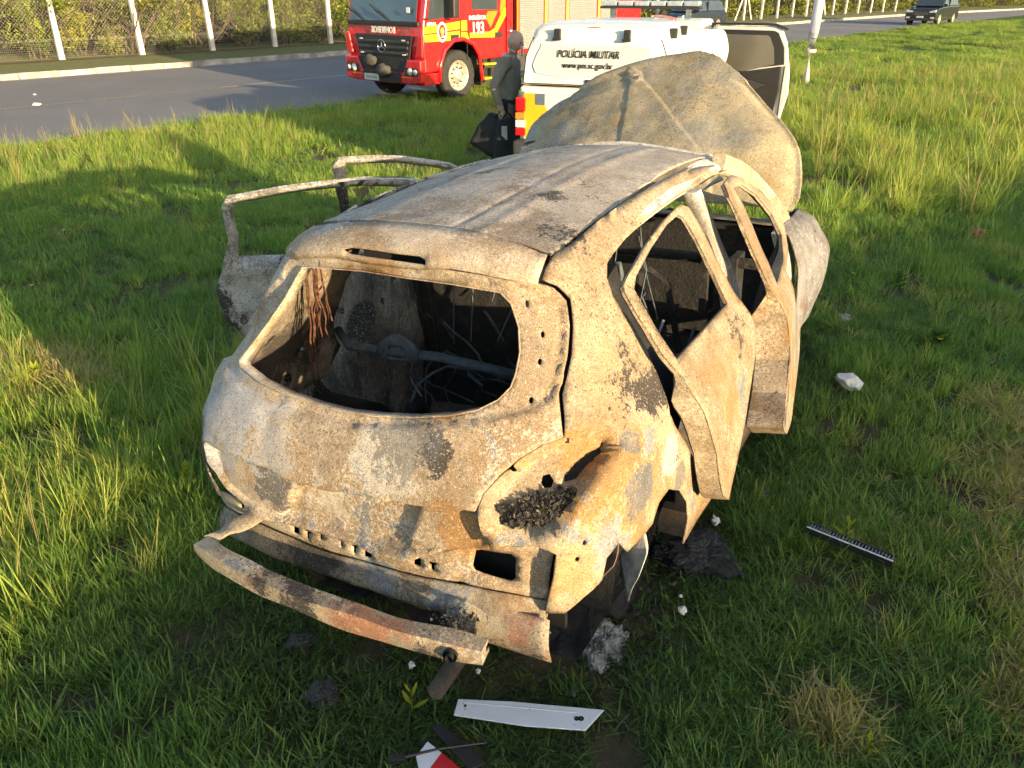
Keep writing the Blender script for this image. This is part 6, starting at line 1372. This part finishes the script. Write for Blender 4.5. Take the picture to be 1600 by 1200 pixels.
# torn white liner hanging by the wheel arch
A = [[(0.520,-0.756,0.384), (0.520,-0.795,0.457), (0.520,-0.847,0.511)], [(0.500,-0.774,0.344), (0.500,-0.815,0.424), (0.500,-0.864,0.467)], [(0.470,-0.801,0.307), (0.470,-0.832,0.381), (0.470,-0.863,0.430)], [(0.450,-0.823,0.261), (0.450,-0.836,0.327), (0.450,-0.849,0.367)]]
lin = grid_loft('torn_liner', A, plain('scorched_white_liner', (.62,.60,.55), .85, 0, .35, 22., bump=.5), car, 6, .003, .018, 7.)
A = [[(0.400,-0.753,0.463), (0.400,-0.782,0.525), (0.400,-0.804,0.545)], [(0.380,-0.759,0.414), (0.380,-0.784,0.483), (0.380,-0.808,0.507)], [(0.360,-0.749,0.385), (0.360,-0.781,0.437), (0.360,-0.803,0.471)]]
grid_loft('torn_liner', A, plain('scorched_brown_liner', (.28,.19,.14), .9, 0, .4, 22.), car, 5, .003, .012, 8.)
# small plants with leaves of their own
M['sprout'] = leaf_mat('sprout_leaf', (.16,.20,.02), (.30,.34,.03), (.42,.42,.05), .5)
M['weed'] = leaf_mat('weed_leaf', (.035,.09,.02), (.07,.15,.03), (.12,.2,.04), .35)
def leaf_me(l, w, curl=.25):
    V = []; F = []; n = 5
    for i in range(n+1):
        t = i/n; ww = w*math.sin(math.pi*min(1, t*.92+.06))*.5; z = curl*l*t*t; V += [(l*t, -ww, z+ww*.25), (l*t, 0, z), (l*t, ww, z+ww*.25)]
    for i in range(n): k = 3*i; F += [(k,k+1,k+4,k+3),(k+1,k+2,k+5,k+4)]
    me = mesh_of('leaf', V, F); at = me.attributes.new('tone', 'FLOAT', 'FACE'); at.data.foreach_set('value', np.linspace(.3,.9,len(F)).astype(np.float32)); return me
def sprout(name, label, px, h, n, l, w, mat, seed, spread=.9, base=.3):
    r = empty(name, px); tag(r, label, 'plant'); q = random.Random(seed); me = leaf_me(l, w); me.materials.append(mat)
    MB().tube([(0,0,0),(.004,.003,h*.5),(.006,-.002,h)], [.0035,.003,.002], 5).build('stem', mat, r)
    for k in range(n):
        o = bpy.data.objects.new('leaf', me); C.objects.link(o); o.parent = r; t = base+(1-base)*k/max(1,n-1); o.location = (.005*t, 0, h*t); o.rotation_euler = (0, -(.35+spread*(1-t)*-.4+q.uniform(.1,.6)), k*2.4+q.uniform(-.3,.3)); s_ = q.uniform(.75,1.15)*(1-.3*t); o.scale = (s_,)*3
    return r
sprout('seedling', 'yellow-green seedling left of the exhaust pipe', [(-0.338,1.790,0.000)][0], .11, 5, .07, .018, M['sprout'], 1)
sprout('seedling', 'yellow-green seedling growing through the vent strip', [(1.463,2.696,0.000)][0], .10, 7, .075, .022, M['sprout'], 2)
sprout('seedling', 'yellow-green seedling by the dry tuft at lower right', [(1.111,1.616,0.000)][0], .10, 5, .06, .02, M['sprout'], 3)
sprout('broadleaf_weed', 'broad-leaved weed in the grass at right above the white chunk', [(2.864,4.744,0.000)][0], .10, 16, .13, .085, M['weed'], 4, 1.2, .1)
sprout('broadleaf_weed', 'round-leaved creeper beside the left end of the bumper', [(-1.552,3.073,0.000)][0], .14, 8, .075, .06, M['sprout'], 5, 1.2, .2)
sprout('broadleaf_weed', 'broad-leaved weed in the lit grass at far left', [(-2.926,4.224,0.000)][0], .10, 10, .10, .04, M['sprout'], 6, 1.2, .1)
sprout('broadleaf_weed', 'dark leafy weed in the shade right of the front wing', [(3.129,5.929,0.000)][0], .12, 14, .09, .05, M['weed'], 7, 1.2, .1)
for k, (pos, lb) in enumerate((([(2.788,5.990,0.000)][0], 'orange flower in the grass right of the front wing'), ([(2.846,4.672,0.000)][0], 'yellow flower on the broad-leaved weed'), ([(-3.765,5.711,0.000)][0], 'small orange flower in the shaded lawn at left'), ([(-4.307,7.246,0.000)][0], 'small yellow flower in the shaded lawn at upper left'))):
    r = empty('flower', pos); tag(r, lb, 'flower', 'small flowers in the lawn'); MB().tube([(0,0,0),(0,.004,.10)], .0025, 4).build('stem', M['weed'], r)
    me = leaf_me(.020, .014, .1); me.materials.append(plain('orange_petal_%d' % k, (.75,.30,.02) if k in (0,2) else (.75,.55,.03), .6))
    for j in range(5): o = bpy.data.objects.new('petal', me); C.objects.link(o); o.parent = r; o.location = (0,.004,.10); o.rotation_euler = (0,-.2,j*1.256)
# dry straw tuft with bare soil at lower right
r = empty('dry_tuft', [(1.066,1.759,0.000)][0]); tag(r, 'tuft of dry brown straw with dark soil at lower right', 'plant')
b = MB(); q = random.Random(4)
for k in range(130):
    a = q.uniform(0,6.28); p = Vector((q.gauss(0,.05), q.gauss(0,.06), 0)); d = Vector((math.cos(a), math.sin(a), q.uniform(.1,1.4))).normalized(); l = q.uniform(.04,.13); b.tube([p, p+d*l*.5, p+d*l+Vector((0,0,-.02))], [.0014,.0012,.0008], 3, False)
b.build('straw', plain('dry_straw', (.30,.22,.13), .9, 0, .3, 30.), r)
bm = bmesh.new(); bmesh.ops.create_icosphere(bm, subdivisions=3, radius=1)
for v in bm.verts: v.co = Vector((v.co.x*.11, v.co.y*.12, v.co.z*.025))*(1+.4*mnoise.noise(v.co*3))
me = bpy.data.meshes.new('soil_patch'); bm.to_mesh(me); bm.free(); link('soil_patch', me, plain('dark_soil', (.025,.018,.012), .95, 0, .4, 30., bump=.8), r)
# litter on the road
lump('paper_scrap', 'white paper scrap lying on the road at far left', 'litter', [(-9.840,16.793,0.010)][0], .09, .4, M['foam'], 41., 2, .5)
lump('white_speck', 'tiny white scrap on the far lane at left', 'litter', [(-10.818,18.495,0.010)][0], .045, .4, M['foam'], 43., 2, .5)

# charred crumbs strewn over the scorched grass under and behind the car
b = MB(); q = random.Random(77)
for (cpos, sx, sy, n_) in (([(0.313,2.127,0.000)][0], .16, .13, 380), ([(0.771,2.602,0.000)][0], .15, .14, 420), ([(-0.072,2.127,0.000)][0], .22, .12, 300), ([(0.465,2.366,0.000)][0], .12, .14, 260), ([(-0.566,2.064,0.000)][0], .30, .15, 90), ([(-0.231,1.710,0.000)][0], .30, .15, 60)):
    for k in range(n_):
        p = Vector((q.gauss(cpos[0], sx), q.gauss(cpos[1], sy), q.uniform(.005,.05))); s_ = q.uniform(.004,.016)
        v = [Vector((q.uniform(-1,1), q.uniform(-1,1), q.uniform(-.6,.6)))*s_ for _ in range(4)]; b.add([tuple(p+x) for x in v], [(0,1,2),(0,2,3),(0,3,1),(1,3,2)])
tag(b.build('char_crumbs', M['residue']), 'black charred crumbs strewn over the scorched grass round the car', 'char', kind='stuff')

# ================================================================== grass
def blade_mesh(name, seed, n, h, spread, lean, w, droop=.5, segs=3, hv=.35, lay=0.):
    r = np.random.default_rng(seed); V = []; F = []; T = []
    for i in range(n):
        a = r.uniform(0, 6.283); d = spread*math.sqrt(r.random()); p0 = np.array([d*math.cos(a), d*math.sin(a), -.004])
        az = r.uniform(0, 6.283); ln = abs(r.normal(lean, lean*.6)) + lay*r.random(); hh = h*r.uniform(1-hv, 1+hv); ww = w*r.uniform(.7, 1.25)
        dv = np.array([math.cos(az), math.sin(az), 0]); side = np.array([-math.sin(az), math.cos(az), 0])*ww*.5
        k0 = len(V); tone = r.random()
        for s in range(segs):
            t = s/segs; el = math.pi/2 - ln*(1+droop*2*t)
            p = p0 if s == 0 else p + (dv*math.cos(el) + np.array([0,0,1.])*math.sin(el))*hh/segs
            tw = 1 - .55*t; V += [p - side*tw, p + side*tw]
        el = math.pi/2 - ln*(1+droop*2); V.append(p + (dv*math.cos(el)+np.array([0,0,1.])*math.sin(el))*hh/segs)
        for s in range(segs-1): F.append((k0+2*s, k0+2*s+1, k0+2*s+3, k0+2*s+2)); T.append(tone)
        F.append((k0+2*segs-2, k0+2*segs-1, k0+2*segs)); T.append(tone)
    me = mesh_of(name, V, F); at = me.attributes.new('tone', 'FLOAT', 'FACE'); at.data.foreach_set('value', np.array(T, np.float32)); return me
def stalk_mesh(name, seed, n, h):
    r = np.random.default_rng(seed); b = MB()
    for i in range(n):
        a = r.uniform(0, 6.283); ln = r.uniform(.03, .22); p = Vector((r.normal(0,.02), r.normal(0,.02), 0)); hh = h*r.uniform(.7, 1.15); pts = []; rs = []
        for q in range(6):
            t = q/5; pts.append(p + Vector((math.cos(a)*ln*hh*t*t, math.sin(a)*ln*hh*t*t, hh*t))); rs.append(.0024*(1-.4*t) if t < .78 else .0062*(1.12-t))
        b.tube(pts, rs, 3, False)
    me = mesh_of(name, b.v, b.f); at = me.attributes.new('tone', 'FLOAT', 'FACE'); at.data.foreach_set('value', np.full(len(b.f), .9, np.float32)); return me
def grass_mat(name, cols, tr=.45):
    m = NT(name)
    a = m.n('ShaderNodeAttribute', attribute_type='INSTANCER', attribute_name='hue'); t = m.n('ShaderNodeAttribute', attribute_type='GEOMETRY', attribute_name='tone')
    f = m.math('ADD', m.math('MULTIPLY', a.outputs['Fac'], .75), m.math('MULTIPLY', t.outputs['Fac'], .25))
    col = m.ramp(f, cols)
    df = m.n('ShaderNodeBsdfPrincipled'); df.inputs['Roughness'].default_value = .5; df.inputs['Specular IOR Level'].default_value = .25
    tl = m.n('ShaderNodeBsdfTranslucent'); mx = m.n('ShaderNodeMixShader'); mx.inputs[0].default_value = tr
    m.l(col, df.inputs['Base Color']); m.l(m.mix(1., col, (1.15,1.2,.75), 'MULTIPLY'), tl.inputs['Color']); m.l(df.outputs[0], mx.inputs[1]); m.l(tl.outputs[0], mx.inputs[2]); m.l(mx.outputs[0], m.out.inputs['Surface']); return m.m
G_COLS = [(0., (.012,.014,.010)), (.06, (.04,.055,.022)), (.12, (.085,.140,.036)), (.30, (.150,.255,.058)), (.50, (.235,.345,.066)), (.70, (.38,.41,.08)), (.86, (.40,.33,.15)), (1., (.30,.245,.165))]
M['grass'] = grass_mat('grass_blades', G_COLS)
def proto_coll(name, meshes):
    co = bpy.data.collections.new(name)
    for k, me in enumerate(meshes):
        me.materials.append(M['grass']); o = bpy.data.objects.new('%s_%02d' % (name, k), me); co.objects.link(o)
    return co
def scatter(name, P, rot, scl, idx, hue, coll, label):
    me = bpy.data.meshes.new(name); me.from_pydata(P.tolist(), [], [])
    def at(n, t, d, arr): a = me.attributes.new(n, t, 'POINT'); a.data.foreach_set(d, np.ascontiguousarray(arr).ravel())
    at('rot', 'FLOAT_VECTOR', 'vector', rot.astype(np.float32)); at('scl', 'FLOAT_VECTOR', 'vector', scl.astype(np.float32)); at('idx', 'INT', 'value', idx.astype(np.int32)); at('hue', 'FLOAT', 'value', hue.astype(np.float32))
    o = link(name, me, M['grass'])
    ng = bpy.data.node_groups.new(name+'_nodes', 'GeometryNodeTree')
    ng.interface.new_socket('Geometry', in_out='INPUT', socket_type='NodeSocketGeometry'); ng.interface.new_socket('Geometry', in_out='OUTPUT', socket_type='NodeSocketGeometry')
    gi = ng.nodes.new('NodeGroupInput'); go = ng.nodes.new('NodeGroupOutput'); ip = ng.nodes.new('GeometryNodeInstanceOnPoints')
    ci = ng.nodes.new('GeometryNodeCollectionInfo'); ci.inputs['Collection'].default_value = coll; ci.inputs['Separate Children'].default_value = True; ci.inputs['Reset Children'].default_value = True
    def na(n, t): nd = ng.nodes.new('GeometryNodeInputNamedAttribute'); nd.data_type = t; nd.inputs['Name'].default_value = n; return nd.outputs[0]
    ng.links.new(gi.outputs[0], ip.inputs['Points']); ng.links.new(ci.outputs[0], ip.inputs['Instance']); ip.inputs['Pick Instance'].default_value = True
    ng.links.new(na('idx','INT'), ip.inputs['Instance Index']); ng.links.new(na('rot','FLOAT_VECTOR'), ip.inputs['Rotation']); ng.links.new(na('scl','FLOAT_VECTOR'), ip.inputs['Scale']); ng.links.new(ip.outputs[0], go.inputs[0])
    md = o.modifiers.new('grass', 'NODES'); md.node_group = ng
    return tag(o, label, 'grass', kind='stuff')
patch = proto_coll('grass_patch', [blade_mesh('grass_patch', 400+k, 350, .092, .17, .30, .0052, .45, hv=.45, lay=.22) for k in range(8)])
short = proto_coll('short_tuft', [blade_mesh('short_tuft', 100+k, 22, .11, .05, .30, .0058, .5, lay=.2) for k in range(6)])
longp = proto_coll('long_tuft', [blade_mesh('long_tuft', 200+k, 26, .32, .07, .26, .0065, .7, 4, .5, .2) for k in range(5)] + [stalk_mesh('stalks', 300+k, 4, .62) for k in range(3)])
def fbm(P, sc, seed): return np.array([mnoise.fractal(Vector((p[0]*sc+seed, p[1]*sc, seed*.7)), 1., 2., 3) for p in P])
def in_view(P, m=.25):
    y, z = P[:,1], -CAM_H; d = y*math.cos(CAM_PITCH)-z*math.sin(CAM_PITCH); up = y*math.sin(CAM_PITCH)+z*math.cos(CAM_PITCH)
    u = P[:,0]/d*1202; v = up/d*1202
    return (d > .3) & (np.abs(u) < 800*(1+m)+60) & (np.abs(v) < 600*(1+m)+40)
ca, sa = math.sin(CAR_HD), math.cos(CAR_HD)
def car_xy(P):
    dx, dy = P[:,0]+.52, P[:,1]-2.0; return dx*ca+dy*sa, -dx*sa+dy*ca
def road_n(P):
    q = P - np.array([P0_.x, P0_.y]); s = q@np.array([D_.x, D_.y]); n = q@np.array([N_.x, N_.y]); return s, n, n - np.interp(s, *NEAR)
def cell(x0, x1, y0, y1, dens):
    n = int((x1-x0)*(y1-y0)*dens); return np.stack([rng.uniform(x0,x1,n), rng.uniform(y0,y1,n)], -1)
burn_c = [[(0.263,2.111,0.000)][0][:2], [(0.790,2.623,0.000)][0][:2], [(-0.095,2.095,0.000)][0][:2], [(0.465,2.366,0.000)][0][:2]]
bare_c = [([(2.543,2.970,0.000)][0][:2], .30, .5), ([(2.942,3.613,0.000)][0][:2], .36, .5), ([(2.086,2.294,0.000)][0][:2], .22, .35), ([(1.790,1.863,0.000)][0][:2], .16, .25), ([(-2.999,4.356,0.000)][0][:2], .35, .25), ([(1.057,1.735,0.000)][0][:2], .10, .12), ([(-2.610,4.224,0.000)][0][:2], .2, .1)]
flat_c = [([(-0.086,1.772,0.000)][0][:2], .16), ([(0.170,1.747,0.000)][0][:2], .16), ([(-0.222,1.605,0.000)][0][:2], .20), ([(-0.139,1.561,0.000)][0][:2], .16), ([(1.381,2.687,0.000)][0][:2], .10), ([(1.526,2.560,0.000)][0][:2], .10), ([(2.027,4.097,0.000)][0][:2], .12)]
def shade_attrs(P):
    """height, hue and bare factors of the turf at each point"""
    cx, cy = car_xy(P); s, n, dn = road_n(P); bare = np.zeros(len(P)); burn = np.zeros(len(P))
    for c, rx_, ry_ in bare_c: q = (P-np.array(c))/np.array([rx_, ry_]); bare = np.maximum(bare, np.exp(-(q**2).sum(1)))
    for c in burn_c: d = np.linalg.norm(P-np.array(c), axis=1); burn = np.maximum(burn, np.exp(-(d/.27)**2))
    out = np.maximum(0, np.maximum(np.maximum(-cy-.78, cy-.55), np.maximum(-.12-cx, cx-3.7))); burn = np.maximum(burn, .97*np.exp(-(out/np.where(cx < .9, .34, .18))**2)*(1+.5*fbm(P, 3.5, 55.)))
    big = fbm(P, .55, 3.); mid = fbm(P, 2.2, 8.)
    flat = np.zeros(len(P))
    for c, r_ in flat_c: flat = np.maximum(flat, np.exp(-(np.linalg.norm(P-np.array(c), axis=1)/r_)**2))
    hgt = (1-.72*flat)*(.85 + .35*big + .30*mid)*(1 - .45*bare)*(1-.55*burn)*np.where(dn > -.8, .75, 1.)
    hue = .29 + .10*big + .12*mid + .34*bare + .24*np.exp(-((P[:,0]+2.6)/1.0)**2 - ((P[:,1]-3.4)/1.3)**2) + .27*np.clip((P[:,1]-6.5)/6, 0, 1)  # yellower at near left and far off, sunlight painted into the turf
    hue -= .07*np.clip((2.7-P[:,1])/1.2, 0, 1)
    return hgt, hue, bare, burn, dn
def lawn():
    out = []
    for layer, bands in (('p', ((.9, 3.2, 26), (3.2, 5.5, 20), (5.5, 9, 11), (9, 15, 5.0), (15, 30, 2.2), (30, 62, .8))), ('t', ((.9, 3.2, 170), (3.2, 5.5, 110), (5.5, 9, 50), (9, 15, 16), (15, 30, 6)))):
        Ps = []
        for (y0, y1, dens) in bands:
            w = 1.0*y1 + 1.8; P = cell(-w, w, y0, y1, dens); Ps.append(P[in_view(P, .42)])
        P = np.concatenate(Ps); s, n, dn = road_n(P); mrg = .18 if layer == 'p' else .02
        P = P[dn < -mrg*np.clip(np.hypot(P[:,0],P[:,1])/7, .6, 2)] ; cx, cy = car_xy(P)
        P = P[~((cx > .35) & (cx < 3.6) & (np.abs(cy) < .62))]
        hgt, hue, bare, burn, dn = shade_attrs(P); keep = rng.random(len(P)) > np.maximum(np.clip(bare*1.15,0,.93), burn*.45); 
        P = P[keep]; hgt, hue, bare, burn = hgt[keep], hue[keep], bare[keep], burn[keep]; m = len(P); d = np.hypot(P[:,0], P[:,1])
        hue = hue + (.06 if layer == 'p' else .12)*rng.normal(size=m)
        dry = rng.random(m) < (.015 if layer == 'p' else .05) + .55*bare; hue = np.where(dry, .80+.2*rng.random(m), np.clip(hue, .13, .80)); hue = hue*(1-np.clip(burn*1.15, 0, .97))
        rot = np.stack([rng.normal(0,.05 if layer == 'p' else .18,m), rng.normal(0,.05 if layer == 'p' else .18,m), rng.uniform(0,6.283,m)], -1)
        wide = np.clip(d/6, 1, 5.)**.8; sx = (.85+.35*rng.random(m))*wide; sz = np.clip(hgt, .3, 1.7)*(.8+.4*rng.random(m))*np.clip(d/9, 1, 1.7)*(1 if layer == 'p' else 1.15)
        scatter('lawn_grass' if layer == 'p' else 'lawn_tufts', np.concatenate([P, np.zeros((m,1))], 1), rot, np.stack([sx, sx, sz], -1), rng.integers(0, 8 if layer == 'p' else 6, m), hue, patch if layer == 'p' else short,
                'short green lawn grass covering the roadside field' if layer == 'p' else 'uneven longer tufts and dry blades through the lawn')
        out.append(m)
    return out
def tall():
    out = []
    def zone(P, scale, hue0, stalk, keep): 
        P = P[keep(P)]; 
        if len(P): out.append((P, scale, hue0, stalk))
    # right-hand wild clumps, hue yellowed to look sunlit
    P = cell(2.2, 26, 8.0, 32, 26); P = P[in_view(P, .1)]; f = fbm(P, .9, 21.); s, n, dn = road_n(P)
    k = (dn < -.4) & (P[:,0] > 2.6 + .16*(P[:,1]-8)) & (f > -.05 - .03*(P[:,1]-8)) & ~((P[:,0] < 4.4) & (P[:,1] < 14.8) & (P[:,0] < 1.6+.36*(P[:,1]-8)+1.6))
    pole_d = np.hypot(P[:,0]-7.0, P[:,1]-19.2); k &= (pole_d > 2.2) & (P[:,1] < 24); out.append((P[k], np.where(rng.random(k.sum()) < .35, 1.35, .85)*np.clip(1.5-P[k][:,1]/26, .35, 1), .66, .12))
    # strip by the road on the left
    P = cell(-12, 1.0, 8.5, 19, 40); P = P[in_view(P, .1)]; s, n, dn = road_n(P); f = fbm(P, 1.1, 31.)
    k = (dn < -.15) & (dn > -4.2 - 1.2*f) & (rng.random(len(P)) < np.where(P[:,0] > -3.2, .22, .85)); out.append((P[k], np.where(P[k][:,0] > -3.2, .42, .62), .58, .13))
    # left foreground clumps
    P = cell(-3.6, -1.1, 2.1, 4.7, 95); P = P[in_view(P, .1)]; f = fbm(P, 1.6, 41.); cx, cy = car_xy(P); k = (f > .02) & (np.abs(cy) > 1.0); out.append((P[k], .62, .66, .05))
    P = cell(-3.2, -1.25, 2.2, 4.6, 7); P = P[in_view(P, .1)]; cx, cy = car_xy(P); k = (np.abs(cy) > 1.0); out.append((P[k], .95, .74, .0))
    # single longer blades through the lawn
    P = cell(-5, 6, 1.2, 8, 5.5); P = P[in_view(P, .1)]; cx, cy = car_xy(P); k = ~((cx > -.2) & (cx < 4) & (np.abs(cy) < .95)); out.append((P[k], .50, .55, .10))
    Pn = []; R = []; S = []; I = []; H = []
    for P, sc, h0, st in out:
        m = len(P); Pn.append(P); R.append(np.stack([rng.normal(0,.14,m), rng.normal(0,.14,m), rng.uniform(0,6.283,m)], -1))
        q = np.broadcast_to(np.asarray(sc), (m,))*(.65+.6*rng.random(m)); wd = np.clip(np.hypot(P[:,0],P[:,1])/9, 1, 2.6); S.append(np.stack([q*wd**.5, q*wd**.5, q], -1))
        isst = rng.random(m) < st; I.append(np.where(isst, 5+rng.integers(0,3,m), rng.integers(0,5,m))); H.append(np.clip(np.where(isst, .88, h0+.13*rng.normal(size=m)), 0, 1))
    P = np.concatenate(Pn); s, n, dn = road_n(P)
    scatter('tall_grass', np.concatenate([P, np.zeros((len(P),1))], 1), np.concatenate(R), np.concatenate(S), np.concatenate(I), np.concatenate(H), longp, 'tall wild grass with seed stalks at the edges of the field')
    return len(P)
n1 = lawn(); n2 = tall()
P = np.concatenate([np.stack([rng.normal(c[0], rx_*.55, int(900*rx_)), rng.normal(c[1], ry_*.55, int(900*rx_))], -1) for c, rx_, ry_ in bare_c]); m = len(P)
scatter('dry_thatch', np.concatenate([P, np.zeros((m,1))], 1), np.stack([rng.normal(0,.55,m), rng.normal(0,.55,m), rng.uniform(0,6.283,m)], -1), np.stack([1+.4*rng.random(m)]*2+[.35+.35*rng.random(m)], -1), rng.integers(0,6,m), .90+.1*rng.random(m), short, 'matted dry brown thatch on the worn bare patches')
print('tufts', n1, n2)
